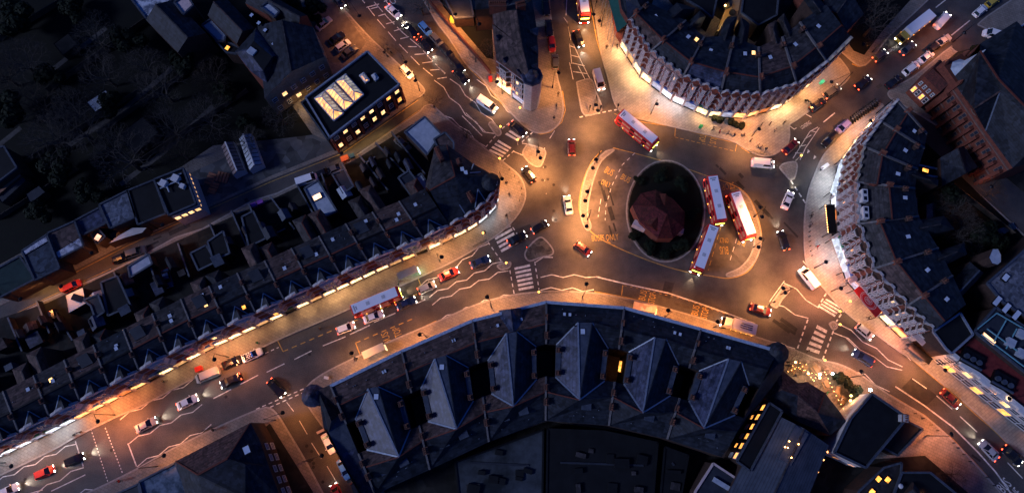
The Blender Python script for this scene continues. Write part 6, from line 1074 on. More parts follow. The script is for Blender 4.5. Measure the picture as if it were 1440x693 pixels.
CARS = [(62, 664, 28, -12, 'hatch', 'red', 2, "red hatchback with lit headlights near the lower left corner"), (104, 646, 26, -11, 'hatch', 'black', 2, "black hatchback with headlights on, right of the red hatchback in the lower left"),
 (205, 597, 24, -12, 'saloon', 'silver', 2, "silver car driving right past the dashed crossing studs"), (263, 565, 24, -12, 'saloon', 'white', 2, "white car driving right, between dashed studs and the parked silver van"), (292, 527, -24, 10, 'van', 'silver', 0, "silver van parked at the kerb left of a long black car"), (326, 509, 26, -11, 'saloon', 'black', 0, "long black car parked behind the chequered patrol car"),
 (324, 535, -26, 12, 'saloon', 'black', 1, "black car driving left beside the parked silver van"), (388, 545, 24, 26, 'saloon', 'black', 1, "black car turning into the narrow side street"), (486, 461, 26, -10, 'hatch', 'white', 1, "white car with dark roof following the white saloon by the bus"), (525, 445, 26, -10, 'saloon', 'white', 1, "white saloon directly below the white roofed red bus"),
 (571, 426, 24, -10, 'saloon', 'navy', 2, "dark blue car just ahead of the white roofed red bus"), (600, 404, 24, -11, 'hatch', 'silver', 1, "silver car with striped dark roof behind the bright red car"), (631, 385, 26, -12, 'saloon', 'red', 1, "bright red saloon queueing towards the striped crossing"), (675, 368, 28, -11, 'saloon', 'navy', 1, "dark blue saloon first in the queue at the crossing"),
 (727, 335, 22, -12, 'saloon', 'black', 1, "black car driving over the upper striped crossing"), (759, 319, 22, -13, 'hatch', 'black', 2, "black car with headlights on entering the junction past the crossing"), (744, 245, -16, -22, 'hatch', 'black', 1, "dark car leaving the junction beside the rounded pavement"), (728, 181, 22, 18, 'saloon', 'black', 2, "dark car crossing the north western zebra stripes"),
 (685, 147, 22, 15, 'van', 'white', 2, "white van driving down the north western road"), (648, 107, 14, 14, 'saloon', 'black', 2, "black car just past the hatched area, facing down the north western road"), (553, 16, 15, 14, 'saloon', 'white', 2, "white car at the top of the hatched north western road"), (577, 42, -15, -15, 'saloon', 'black', 1, "black car braking, level with the parked blue car"), (597, 63, 15, 17, 'saloon', 'black', 2, "black car heading downhill behind the brake lights"),
 (598, 40, 14, 16, 'hatch', 'blue', 0, "blue car parked at the top of the kerbside row"), (614, 56, 14, 16, 'hatch', 'grey', 0, "grey car parked right behind the blue car"), (629, 73, 14, 17, 'suv', 'black', 0, "black car parked third in the row under the red wall"), (643, 91, 13, 17, 'saloon', 'black', 1, "black car with glowing tail lights at the lower end of the kerbside row"),
 (572, 101, 15, 17, 'hatch', 'white', 0, "white car parked outside the hall on the left kerb"), (476, 2, 14, 16, 'hatch', 'grey', 1, "grey car with red lights at the top edge near the driveway"), (455, 33, 22, -18, 'saloon', 'silver', 0, "silver grey car parked on the gravel drive under the green trees"), (473, 54, 22, -16, 'saloon', 'black', 0, "black car parked on the gravel drive, upper one of two"), (482, 64, 22, -16, 'hatch', 'white', 0, "white car with dark roof parked on the gravel drive"), (491, 73, 22, -16, 'saloon', 'grey', 0, "grey car parked on the gravel drive nearest the hall"),
 (768, 10, 3, 30, 'saloon', 'black', 0, "black car parked topmost on the left kerb of the northern road"), (772, 39, 3, 30, 'saloon', 'black', 0, "black car parked directly above the small red car"), (776, 62, 2, 20, 'hatch', 'red', 0, "small red car parked on the left kerb of the northern road", ), (781, 87, -1, -26, 'hatch', 'grey', 0, "grey car with silver front parked below the small red car"),
 (814, 54, 8, 24, 'saloon', 'black', 2, "black car driving down the northern road behind the hatching"), (842, 113, 9, 30, 'van', 'white', 2, "white van driving down beside the wide pale pavement"), (804, 207, -1, -30, 'hatch', 'darkred', 1, "dark red car leaving the junction up the northern road"), (799, 288, -5, -30, 'saloon', 'silver', 2, "silver car driving up beside the left strip of the bus station"), (820, 349, 22, 18, 'hatch', 'darkred', 1, "dark red car circling below the left end of the bus station"),
 (1073, 230, 24, 2, 'van', 'white', 2, "white van turning at the tip of the north crescent pavement"), (1108, 281, 11, -26, 'saloon', 'white', 2, "white car circling right of the bus station, upper one"), (1102, 338, -9, -26, 'saloon', 'black', 2, "black car circling right of the bus station, lower one"), (1137, 391, -17, -22, 'van', 'white', 2, "white van approaching the junction from the eastern crossing"), (1112, 206, 22, -20, 'saloon', 'darkred', 1, "dark red car leaving beside the pavement tip at the top right"), (1070, 435, 24, 8, 'saloon', 'darkred', 1, "dark red car above the white truck heading for the eastern crossing"),
 (1216, 466, 24, 20, 'hatch', 'silver', 1, "silver car leaving right just past the eastern crossing"), (1214, 503, -22, -14, 'suv', 'navy', 2, "dark blue car driving left towards the eastern crossing"), (1337, 560, 24, 22, 'saloon', 'darkred', 1, "dark red car on the far lane opposite the modern parade"), (1391, 633, -22, -24, 'saloon', 'silver', 2, "silver car with bright headlights on the lower right road"), (1424, 640, 24, 24, 'saloon', 'black', 1, "black car with red tail lights at the lower right edge"),
 (1150, 147, 20, -14, 'saloon', 'black', 0, "black car parked beside the motorcycle at the north crescent"), (1170, 129, 20, -14, 'suv', 'grey', 1, "dark grey car with a red light ahead of the parked black car"), (1186, 178, -18, 15, 'hatch', 'violet', 0, "violet blue car parked at the east crescent kerb"), (1167, 196, -18, 18, 'suv', 'black', 0, "large black car parked in front of the violet blue car"), (1238, 78, 20, -14, 'hatch', 'grey', 1, "dark car with bright red tail lights behind the lorry"), (1277, 68, 22, -18, 'saloon', 'grey', 1, "grey car driving beside the parked white pair, heading away"), (1214, 116, 22, -18, 'saloon', 'black', 1, "black car with red tail lights by the alley mouth"), (1325, 29, 20, -22, 'van', 'white', 1, "white van driving away right of the lorry"),
 (1379, 15, 18, -15, 'hatch', 'white', 0, "white car parked near the top right corner"), (1396, 2, 18, -14, 'hatch', 'yellow', 0, "yellowish car at the top edge near the right corner"), (1398, 50, -26, -8, 'van', 'white', 0, "white van parked in the side road by the white edged red house"), (1327, 57, 20, -13, 'saloon', 'silver', 0, "silver topped car first in the parked row above the church"), (1314, 66, 20, -15, 'hatch', 'black', 0, "black car second in the parked row above the church"), (1303, 80, 20, -15, 'saloon', 'white', 0, "white car parked upper of the white pair"), (1282, 96, 20, -15, 'suv', 'white', 0, "white car with black glass roof parked lower of the white pair"), (1257, 115, 20, -15, 'saloon', 'black', 0, "black car last in the parked row, at the side alley"),
 (462, 623, 12, 25, 'saloon', 'white', 0, "white car with sunroof parked in the narrow side street"), (484, 659, 12, 25, 'saloon', 'blue', 0, "blue car parked behind the white car in the side street"), (503, 690, 12, 25, 'hatch', 'black', 0, "black car parked at the bottom edge of the side street"), (474, 693, -12, -25, 'hatch', 'red', 1, "red car driving at the bottom edge of the side street"),
 (101, 402, 24, -12, 'hatch', 'red', 0, "red car parked on the mews beside the white U shaped roof"), (432, 253, 24, -8, 'van', 'white', 0, "white van parked on the mews above the pale flat roof"), (455, 243, 24, -10, 'saloon', 'black', 0, "black car parked on the mews in front of the white van"), (471, 237, 24, -10, 'saloon', 'grey', 0, "dark grey car parked on the mews nearest the orange box"), (235, 391, 7, 24, 'saloon', 'navy', 0, "dark blue car parked in the yard beside the pale square shed"), (191, 354, 24, -8, 'suv', 'grey', 0, "dark grey car parked on the mews above the pale square shed"), (170, 362, 24, -10, 'hatch', 'black', 0, "black car parked on the mews left of the dark grey car"), (566, 202, 16, 14, 'saloon', 'grey', 0, "grey car parked in the walled yard left of the L shaped roof"), (76, 447, 8, 22, 'hatch', 'black', 0, "black car parked in the yard at the left end of the row"), (1416, 322, 22, -10, 'saloon', 'black', 0, "black car parked in the dark gardens at the right edge"), (10, 690, 26, -12, 'saloon', 'white', 2, "white car entering at the lower left corner")]
for c in CARS: car(*c)
# chequered patrol car
pc_ = car(354, 499, 26, -12, 'saloon', 'white', 0, "white patrol car with chequered roof parked on the long road", "parked cars"); pc_.name = "patrol_car"
OFF[pc_] = Vector((0, 0, 0)); m = MB()
for i in range(7):
    for j in range(4):
        if (i+j) % 2: m.face([(-1.75+i*.27, -.62+j*.31, 1.53), (-1.48+i*.27, -.62+j*.31, 1.53), (-1.48+i*.27, -.31+j*.31, 1.53), (-1.75+i*.27, -.31+j*.31, 1.53)])
m.build("roof_chequers", PAINT["black"], pc_); m = MB(); m.box((.25, 0), (0, 1), 1.2, .25, 1.48, 1.6); m.build("light_bar", mat("blue_light_bar", (.02, .12, .6)), pc_)
for k in PR.values(): kill(k)
# buses
RED = paint("bus_red", (.5, .018, .02)); BROOF = paint("bus_roof", (.86, .85, .9), .5); YD = lit("amber_display", (1, .85, .1), 4)
def bus(x, y, dx, dy, label, lights=1, name="double_decker_bus", mark=0):
    p = W(x, y, 4.4); p.z = .01; d = WD(x, y, dx, dy, 4.4); rz = math.atan2(d.y, d.x); r_ = thing(name, (0, 0, 0), label, "bus", "red double decker buses")
    L, w, h = 11.0, 1.27, 4.38; m = MB()
    def ring(z, ins, rr=.25, x0=-L/2, x1=L/2): 
        a = w-ins; return [(x0+ins+rr, -a, z), (x1-ins-rr, -a, z), (x1-ins, -a+rr, z), (x1-ins, a-rr, z), (x1-ins-rr, a, z), (x0+ins+rr, a, z), (x0+ins, a-rr, z), (x0+ins, -a+rr, z)]
    rs = [ring(.3, 0), ring(1.0, 0), ring(1.95, .0), ring(2.7, .01), ring(3.7, .03), ring(4.2, .08), ring(h, .25)]
    for a, b in zip(rs, rs[1:]):
        for j in range(8): m.face([a[j], a[(j+1) % 8], b[(j+1) % 8], b[j]])
    m.face(rs[-1]); m.face(rs[0][::-1]); m.build("body", RED, r_)
    m = MB(); m.prism([(-L/2+.4, -1.05), (L/2-.6, -1.05), (L/2-.6, 1.05), (-L/2+.4, 1.05)], h, h+.035); rf_ = m.build("roof_panel", BROOF, r_)
    for z0, z1 in ((1.15, 1.9), (2.85, 3.6)):
        for s in (-1, 1):
            for k in range(8):
                x0 = -L/2+.7+k*1.22; m = MB(); m.face([(x0, s*(w+.012), z0), (x0+1.08, s*(w+.012), z0), (x0+1.08, s*(w+.012), z1), (x0, s*(w+.012), z1)]); m.build("side_window", lit("bus_saloon_light", (1, .5, .35), .12) if k % 3 else BLK, r_)
    for z0, z1, nm in ((.95, 2.2, "windscreen"), (2.85, 3.75, "upper_windscreen")): m = MB(); m.prism([(L/2-.1, -1.05), (L/2+.02, -1.05), (L/2+.02, 1.05), (L/2-.1, 1.05)], z0, z1, 0, True); m.build(nm, BLK, r_)
    m = MB(); m.prism([(L/2-.1, -1.0), (L/2+.05, -1.0), (L/2+.05, 1.0), (L/2-.1, 1.0)], 2.32, 2.75, 0, True); m.build("destination_display", YD, r_)
    m = MB(); m.prism([(-L/2-.02, -.8), (-L/2+.1, -.8), (-L/2+.1, .8), (-L/2-.02, .8)], 2.9, 3.6, 0, True); m.build("rear_window", BLK, r_)
    for s in (-1, 1):
        m = MB(); m.box((L/2-.02, s*.95), (1, 0), .14, .34, .6, .85); m.build("headlight", HL, r_); m = MB(); m.box((-L/2+.02, s*1.0), (1, 0), .14, .25, 1.0, 1.5); m.build("taillight", TL, r_)
        m = MB(); m.box((L/2+.1, s*(w+.15)), (1, 0), .15, .25, 2.0, 2.5); m.build("wing_mirror", DARK, r_)
        for k in range(3): m = MB(); m.box((-3+3.2*k, s*(w+.02)), (1, 0), .16, .05, .9, 1.02); m.build("marker_light", AMB, r_)
        for xx in (-3.4, 2.9): m = MB(); m.tube((xx, s*(w-.3), .48), (xx, s*(w+.02), .48), .48, .48, 14); wh_ = m.build("wheel", RUB, r_); m = MB(); m.tube((xx, s*(w-.1), .48), (xx, s*(w+.03), .48), .25, .25, 10); m.build("rim", LEAD, wh_)
    m = MB()
    for row in range(2):
        for k in range(7 if row == 0 else 4): 
            y0 = -.72+k*.2 if row == 0 else -.4+k*.2; x0 = -L/2+.75+row*.42; m.face([(x0, y0, h+.04), (x0+.28, y0, h+.04), (x0+.28, y0+.13, h+.04), (x0, y0+.13, h+.04)])
    m.build("roof_marking", mat("roof_code_paint", (.03, .05, .1)), rf_)
    for xx in (-1.6, 1.9): m = MB(); m.box((xx, 0), (1, 0), .75, .75, h+.03, h+.09); m.build("roof_hatch", paint("hatch_grey", (.5, .5, .53), .5), rf_)
    r_.location = p; r_.rotation_euler = (0, 0, rz)
    if lights > 1:
        ld = bpy.data.lights.new("headlight_beam", 'SPOT'); ld.energy = HEAD_E*10; ld.color = (1, .7, .45); ld.spot_size = R(60); ld.spot_blend = .8
        lo = bpy.data.objects.new("headlight_beam", ld); COL.objects.link(lo); lo.parent = r_; lo.location = (L/2+.25, 0, .9); lo.rotation_euler = (0, R(-70), 0)
bus(1009, 278, 11.5, 54.5, "red bus with white roof in the station, upper left of the three"); bus(1046, 300, 21, 55, "red bus with white roof in the station, at the right kerb"); bus(994, 347, -19, 53, "red bus with white roof in the station, lowest and pointing down left", 2)
bus(527, 422, 63, -26, "red bus with white roof at the stop on the long road", 2); bus(898, 178, 46, 38, "red bus with pale roof turning into the junction from the northern road", 2); bus(820, -8, 8, 60, "red bus coming down the northern road at the top edge", 2)
# lorries
def lorry(x, y, dx, dy, L, w, h, label, cabcol, boxcol, vents=False):
    r_ = thing("lorry", (0, 0, 0), label, "lorry"); m = MB(); m.box((-1.1, 0), (1, 0), L-2.6, w, 1.0, h); m.build("cargo_box", boxcol, r_)
    m = MB(); m.box((-.9, 0), (1, 0), L-1.4, w*.8, .55, 1.0); m.build("chassis", DARK, r_)
    m = MB(); x0 = L/2-2.2; rg = [[(x0, -w/2+.05, .5), (x0+1.9, -w/2+.05, .5), (x0+1.9, w/2-.05, .5), (x0, w/2-.05, .5)], [(x0, -w/2+.05, 1.5), (x0+1.9, -w/2+.05, 1.5), (x0+1.9, w/2-.05, 1.5), (x0, w/2-.05, 1.5)], [(x0, -w/2+.2, 2.6), (x0+1.5, -w/2+.2, 2.6), (x0+1.5, w/2-.2, 2.6), (x0, w/2-.2, 2.6)]]
    for a, b in zip(rg, rg[1:]):
        for j in range(4): m.face([a[j], a[(j+1) % 4], b[(j+1) % 4], b[j]])
    m.face(rg[-1]); m.face(rg[0][::-1]); m.build("cab", cabcol, r_)
    m = MB(); m.face([(x0+1.92, -w/2+.15, 1.52), (x0+1.92, w/2-.15, 1.52), (x0+1.53, w/2-.25, 2.55), (x0+1.53, -w/2+.25, 2.55)]); m.build("windscreen", BLK, r_)
    for s in (-1, 1):
        m = MB(); m.box((x0+1.92, s*.8), (1, 0), .12, .3, .7, .95); m.build("headlight", HL, r_); m = MB(); m.box((-L/2+.2, s*.9), (1, 0), .1, .25, .7, .95); m.build("taillight", TL, r_)
        for xx in (x0+1.0, -L/2+1.4, -L/2+2.5): m = MB(); m.tube((xx, s*(w/2-.3), .48), (xx, s*(w/2), .48), .48, .48, 12); m.build("wheel", RUB, r_)
        for k in range(5): m = MB(); m.box((-L/2+.5+k*(L-3)/4, s*(w/2+.02)), (1, 0), .14, .05, 1.05, 1.15); m.build("marker_light", AMB, r_)
    if vents:
        for k in range(3): m = MB(); m.box((-1.4, -.45+k*.45), (1, 0), 2.6, .16, h, h+.05); m.build("roof_slot", BLK, r_)
    p = W(x, y, 2.5); p.z = .01; d = WD(x, y, dx, dy); r_.location = p; r_.rotation_euler = (0, 0, math.atan2(d.y, d.x))
lorry(1288, 37, -46, 36, 10.5, 2.4, 3.5, "long white lorry with yellow lit cab parked on the north eastern road", PAINT["yellow"], paint("lorry_box", (.78, .8, .85), .5)); lorry(1040, 457, -50, -15, 7.6, 2.3, 3.0, "white truck with three dark roof slots leaving the south crescent stop", PAINT["white"], PAINT["white"], True)
# motorcycles
def moto_parts():
    r_ = thing("motorcycle", (0, 0, 0), "", "motorcycle", "motorcycles parked in a row")
    for xx in (-.7, .7): m = MB(); m.tube((xx, -.07, .32), (xx, .07, .32), .32, .32, 10); m.build("wheel", RUB, r_)
    m = MB(); m.tube((-.6, 0, .45), (.1, 0, .6), .12, .16, 6); m.tube((.1, 0, .6), (.55, 0, .9), .16, .1, 6); m.tube((.7, 0, .32), (.5, 0, .95), .05, .05, 5); m.build("frame", DARK, r_)
    m = MB(); m.ball((.15, 0, .85), .22, sz=.7); o = m.build("fuel_tank", PAINT["grey"], r_); m = MB(); m.box((-.35, 0), (1, 0), .75, .28, .72, .84); m.build("seat", RUB, r_)
    m = MB(); m.tube((.5, -.36, 1.0), (.5, .36, 1.0), .025, .025, 5); m.build("handlebar", LEAD, r_); return r_
mp_ = moto_parts(); k = 0
for i in range(12):
    x = 1197+i*3.1; y = 170-i*2.25; p = W(x, y); d = WD(x, y, -.45, -1); copy_thing(mp_, p+Vector((0, 0, .01)), math.atan2(d.y, d.x)+random.uniform(-.1, .1), "dark motorcycle standing in the tight row at the kerb of the east crescent")
for x, y, a, lab in [(110, 609, (1, -.5), "lone motorcycle parked on the pavement at the lower left"), (543, 78, (.7, .7), "motorcycle parked above the white car outside the hall"), (548, 73, (.7, .7), "motorcycle with red light parked furthest up outside the hall"), (1136, 145, (.6, .4), "motorcycle beside the parked black car at the north crescent")]:
    p = W(x, y); d = WD(x, y, *a); c = copy_thing(mp_, p+Vector((0, 0, .12)), math.atan2(d.y, d.x), lab)
    del c["group"]
kill(mp_)
# bus shelters and kiosks
def shelter(x, y, dx, dy, L, label, roofm, ad=None):
    b = W(x, y, 2.5); b.z = .12; r_ = thing("bus_shelter", b, label, "bus shelter", None); d = WD(x, y, dx, dy); e = Vector((-d.y, d.x, 0)); m = MB(); m.box(b, d, L, 1.6, 2.45, 2.6); m.build("roof", roofm, r_)
    m = MB(); m.box(b+e*.7, d, L, .06, .3, 2.4); m.build("glass_wall", GLASS, r_)
    for s in (-1, 1):
        for t in (-1, 1): m = MB(); p = b+d*s*(L/2-.1)+e*t*.65; m.tube((p.x, p.y, .12), (p.x, p.y, 2.45), .05, .05, 6); m.build("post", DARK, r_)
    m = MB(); m.box(b+e*.3, d, L*.6, .35, .5, .56); m.build("bench", PAINT["red"], r_)
    if ad: m = MB(); m.box(b+d*(L/2+.1)-e*.3, e, 1.2, .14, .5, 2.3); m.build("advert_panel", ad, r_); spot(r_, b+Vector((0, 0, 2.2)), 60, (1, .8, .55), 160)
shelter(573, 383, 26, -11, 4.6, "bus shelter with beige roof and green lit panel near the bus", mat("beige_roof", (.3, .27, .22), (.38, .35, .3)), lit("green_panel", (.5, 1, .55), 5)); shelter(525, 493, 28, -13, 4.8, "bus shelter with pale roof on the south pavement beside the yellow words", mat("pale_shelter", (.33, .32, .3), (.42, .4, .38)), SHOPW)
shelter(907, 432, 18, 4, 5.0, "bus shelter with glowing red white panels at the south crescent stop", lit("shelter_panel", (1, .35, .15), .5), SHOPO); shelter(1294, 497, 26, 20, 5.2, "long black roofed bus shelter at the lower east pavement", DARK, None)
# ------------------------------------------------------------------ trees
def branches(mb, p, d, L, r, depth, rn, mi=0):
    q = p+d*L; mb.tube(p, q, r, r*.65, 5 if depth > 3 else 3, mi, caps=False)
    if depth == 0: return
    n = 3 if depth > 1 else 4
    for k in range(n):
        ax = d.orthogonal().normalized(); ax.rotate(Matrix.Rotation(k*2*math.pi/n+rn.uniform(-.6, .6), 3, d)); nd = (d+ax*rn.uniform(.55, 1.0)+Vector((0, 0, .12))).normalized()
        branches(mb, q-d*L*rn.uniform(0, .25), nd, L*rn.uniform(.62, .85), r*.58, depth-1, rn, mi)
def bare_proto(seed, m):
    rn = random.Random(seed); r_ = thing("bare_tree", (0, 0, 0), "", "tree", "bare winter trees"); t = MB(); t.tube((0, 0, 0), (0, 0, 2.6), .26, .18, 8); t.build("trunk", BARK, r_)
    c = MB()
    for k in range(5): a = k*1.257+rn.uniform(-.3, .3); branches(c, Vector((0, 0, 2.3)), Vector((math.cos(a)*.75, math.sin(a)*.75, rn.uniform(.6, 1.3))).normalized(), 1.9, .11, 5, rn)
    c.build("crown", m, r_); return r_
BT = [bare_proto(1, TWIG), bare_proto(2, TWIG), bare_proto(5, BARK)]
for x, y, s, k, lab in [(608, 140, .75, 2, "bare street tree at the zigzag line below the hall corner"), (655, 184, .8, 2, "bare street tree on the pavement by the L shaped pale roof"), (592, 8, 1.1, 0, "warm lit bare tree at the top edge above the blue parked car"), (538, 62, .45, 2, "small bare tree above the motorcycles outside the hall"), (1226, 38, 1.5, 0, "large bare tree beside the lorry on the north eastern road"),
  (294, 172, 1.5, 0, "broad bare tree nearest the greenhouses in the dark gardens"), (232, 132, 1.5, 1, "bare tree with tangled crown left of the broad one in the gardens"), (185, 230, 1.9, 1, "very large dark bare tree above the mews workshops"), (120, 190, 1.6, 0, "dark bare tree in the middle of the left gardens"), (60, 150, 1.4, 2, "dark bare tree near the left edge of the gardens"), (255, 215, 1.2, 2, "dim bare tree between big tree and greenhouses"), (1117, 507, .8, 0, "bare tree lit by festoon bulbs in the pub garden"), (1348, 668, .7, 2, "bare tree at the kerb of the lower right road"), (1400, 268, .8, 2, "bare tree over the service lane in the right gardens"), (690, 66, .7, 2, "bare tree behind the red wall by the wedge building"), (668, 75, .6, 0, "small bare tree against the red wall"), (1345, 300, 1.1, 1, "dark bare tree in the gardens behind the east crescent"), (140, 60, 1.5, 1, "dark bare tree at the top of the left gardens"), (85, 200, 1.7, 1, "wide bare tree below the left edge evergreens"), (245, 185, 1.4, 0, "bare tree left of the broad one by the greenhouses"), (150, 110, 1.4, 0, "bare tree just above the blue grey shed"), (40, 95, 1.6, 0, "bare tree between the two left edge evergreens"), (110, 160, 1.5, 1, "bare tree left of the blue grey shed"), (205, 95, 1.3, 1, "bare tree below the blotchy canvas roof"), (300, 110, 1.2, 2, "bare tree below the pale lean-to roof"), (350, 200, 1.0, 1, "bare tree above the right greenhouse"), (395, 165, 1.1, 0, "bare tree beside the hall annexe"), (10, 110, 1.5, 2, "bare tree touching the left edge"), (1160, 25, 1.3, 1, "bare tree behind the end of the north crescent"), (1195, 15, 1.3, 0, "bare tree beside the red brick house at the top right"), (1352, 330, 1.2, 0, "bare tree in the middle of the right gardens"), (1320, 290, 1.0, 1, "bare tree next to the small pale outbuilding")]:
    p = W(x, y, 4); p.z = .15; c = copy_thing(BT[k], p, random.uniform(0, 6), lab); c.scale = (s, s, s*.9)
for b in BT: kill(b)
def bush_proto(seed, r, h, n, col):
    rn = random.Random(seed); r_ = thing("bush", (0, 0, 0), "", "bush", "dark bushes and evergreen trees"); t = MB(); t.tube((0, 0, 0), (0, 0, h*.5), .12, .07, 6); t.build("trunk", BARK, r_); c = MB()
    cl = [(rn.uniform(-.6, .6)*r, rn.uniform(-.6, .6)*r, rn.uniform(.4, .85)*h, rn.uniform(.3, .55)*r) for _ in range(9)]
    for _ in range(n):
        x0, y0, z0, rr = rn.choice(cl); v = Vector((rn.gauss(0, 1), rn.gauss(0, 1), rn.gauss(0, 1))).normalized()*rr*rn.uniform(.6, 1.05); p = Vector((x0, y0, z0))+v; a = v.orthogonal().normalized(); a.rotate(Matrix.Rotation(rn.uniform(0, 6), 3, v.normalized())); b = v.normalized().cross(a); s = rn.uniform(.1, .2)
        a = a*s+v.normalized()*rn.uniform(-.1, .1); b = b*s; c.face([p-a-b, p+a-b, p+a+b, p-a+b])
    c.build("crown", col, r_); return r_
BP = [bush_proto(1, 2.6, 5, 2600, LEAF), bush_proto(2, 2.2, 4, 2200, LEAF), bush_proto(3, 1.2, 1.6, 900, LEAF)]
BL = [(447, 12, 1.0, 0, "green evergreen at the top edge above the gravel drive"), (430, 22, 1.0, 1, "green bush left of the silver grey car on the gravel drive"), (408, 5, 1.1, 0, "dark evergreen at the top edge left of the gravel drive"), (445, 28, .7, 1, "small bush touching the silver grey car on the drive"), (30, 40, 2.0, 0, "broad dark evergreen in the upper left corner"), (75, 110, 1.6, 1, "dark evergreen left of the blotchy garden shed"), (20, 170, 2.0, 0, "broad dark evergreen at the left edge"), (100, 240, 1.7, 0, "dark evergreen above the ribbed workshop gardens"), (60, 300, 1.4, 1, "dark evergreen behind the striped glass workshop"), (160, 150, 1.5, 1, "dark evergreen right of the blue grey shed"), (260, 100, 1.5, 0, "dark evergreen below the wide slate house"), (320, 130, 1.3, 1, "dark evergreen below the link building"), (190, 60, 1.6, 0, "dark evergreen left of the wide slate house"), (215, 290, 1.2, 1, "dark bush behind the plain garage roof"), (135, 270, 1.3, 0, "dark evergreen behind the ribbed metal roof"), (110, 20, 1.7, 1, "dark evergreen at the top edge of the gardens"), (350, 175, 1.1, 1, "dark bush right of the greenhouses"),
  (1184, 533, .8, 1, "green bush beside the white floodlight in the pub garden"), (1197, 548, .9, 1, "green bush left of the pale side wall"), (1208, 560, .7, 1, "low green bush against the pale side wall"), (1176, 530, .5, 2, "small lit bush in the pub garden"), (1372, 36 + 40, .9, 1, "dark bush beside the white van side road"), (1380, 40 - 6 + 50, .8, 1, "dark bush by the corner of the church spire"), (1330, 275, 1.2, 0, "dark evergreen behind the east crescent gardens"), (1370, 330, 1.4, 0, "broad dark evergreen in the right gardens"), (1400, 345, 1.1, 1, "dark bush by the parked car in the right gardens"), (1325, 345, 1.1, 1, "dark bush behind the long narrow slate building"),
  (930, 245, .9, 1, "dark bush at the top of the round green"), (960, 258, .9, 1, "dark bush right of the red pavilion roof"), (975, 300, .8, 1, "dark bush at the right edge of the round green"), (960, 345, .9, 1, "dark bush at the lower right of the round green"), (915, 347, .8, 1, "dark bush at the bottom of the round green"), (900, 252, .6, 1, "dark bush at the upper left of the round green"), (893, 330, .6, 1, "dark bush at the lower left of the round green"), (938, 355, .7, 1, "dark bush lowest in the round green")]
for q, (x, y) in enumerate([(1007, 164), (1014, 168), (1029, 170), (1036, 174), (1044, 175)]): BL.append((x, y, .8, 2, f"potted shrub before the yellow lit shops of the north crescent, {ORD[q]} from the left"))
for x, y, s, k, lab in BL:
    p = W(x, y, 1.5); p.z = .12; c = copy_thing(BP[k], p, random.uniform(0, 6), lab); c.scale = (s, s, s*(.5 if 880 < x < 990 and y > 220 else (.8 if s > 1.2 else 1))); c.name = "evergreen_tree" if k == 0 else "bush"; c["category"] = "tree" if k == 0 else "bush"
for b in BP: kill(b)
# ------------------------------------------------------------------ pub garden
ground_patch("garden_paving", [(1102, 508), (1150, 507), (1185, 530), (1195, 560), (1192, 592), (1165, 556), (1135, 538), (1100, 520)], mat("garden_setts", (.13, .1, .08), (.2, .16, .13), scale=.6, cell=1.5), .14)
for k, (a, b, n) in enumerate([((1104, 524), (1140, 510), 7), ((1110, 512), (1160, 530), 9), ((1140, 536), (1165, 520), 6), ((1160, 520), (1190, 580), 10), ((1122, 505), (1150, 540), 7)]):
    A, B = W(*a, 3.2), W(*b, 3.2); r_ = thing("festoon_lights", W(*a), ["string of bulbs nearest the corner bay tower in the pub garden", "string of bulbs running under the bare tree of the pub garden", "short string of bulbs by the pub roof edge", "string of bulbs running down past the bushes of the pub garden", "string of bulbs crossing from the kerb to the pub roof"][k], "festoon lights", "festoon lights over the pub garden"); m = MB(); pts = [A.lerp(B, t/n)-Vector((0, 0, .5*math.sin(math.pi*t/n))) for t in range(n+1)]
    for u, v in zip(pts, pts[1:]): m.tube(u, v, .02, .02, 4, caps=False)
    for e_ in (A, B): m.tube((e_.x, e_.y, .12), e_, .05, .04, 5)
    m.build("cable", DARK, r_)
    for u in pts[1:-1]: m = MB(); m.ball(u-Vector((0, 0, .1)), .085, n=6); m.build("bulb", BULB, r_)
    spot(r_, (A+B)/2+Vector((0, 0, .4)), 70, (1, .5, .18), 165)
for x, y, m_, e, lab in [(1153, 526, BULBW, 170, "very bright white globe lamp in the middle of the pub garden"), (1171, 525, BULBW, 170, "white globe lamp right of the brightest one in the pub garden"), (1137, 525, BULB, 80, "orange globe lamp left of the bright ones in the pub garden"), (1119, 509, BULB, 90, "warm lamp under the bare tree at the pub kerb"), (1153, 531, BULB, 50, "orange lamp just below the brightest globe in the pub garden"), (1197, 556, BULB, 60, "warm lamp glowing in the narrow planted strip"), (1196, 563, BULB, 100, "warm lamp lowest in the narrow planted strip")]:
    b = W(x, y, 3); r_ = thing("garden_lamp", (b.x, b.y, .12), lab, "lamp"); m = MB(); m.tube((b.x, b.y, .12), (b.x, b.y, 2.7), .05, .04, 6); m.build("pole", DARK, r_); m = MB(); m.ball((b.x, b.y, 2.95), .2 if m_ is BULBW else .24, n=10); m.build("globe", m_, r_); spot(r_, (b.x, b.y, 3.5), e, (1, .6, .28) if m_ is BULB else (1, .86, .65), 168)
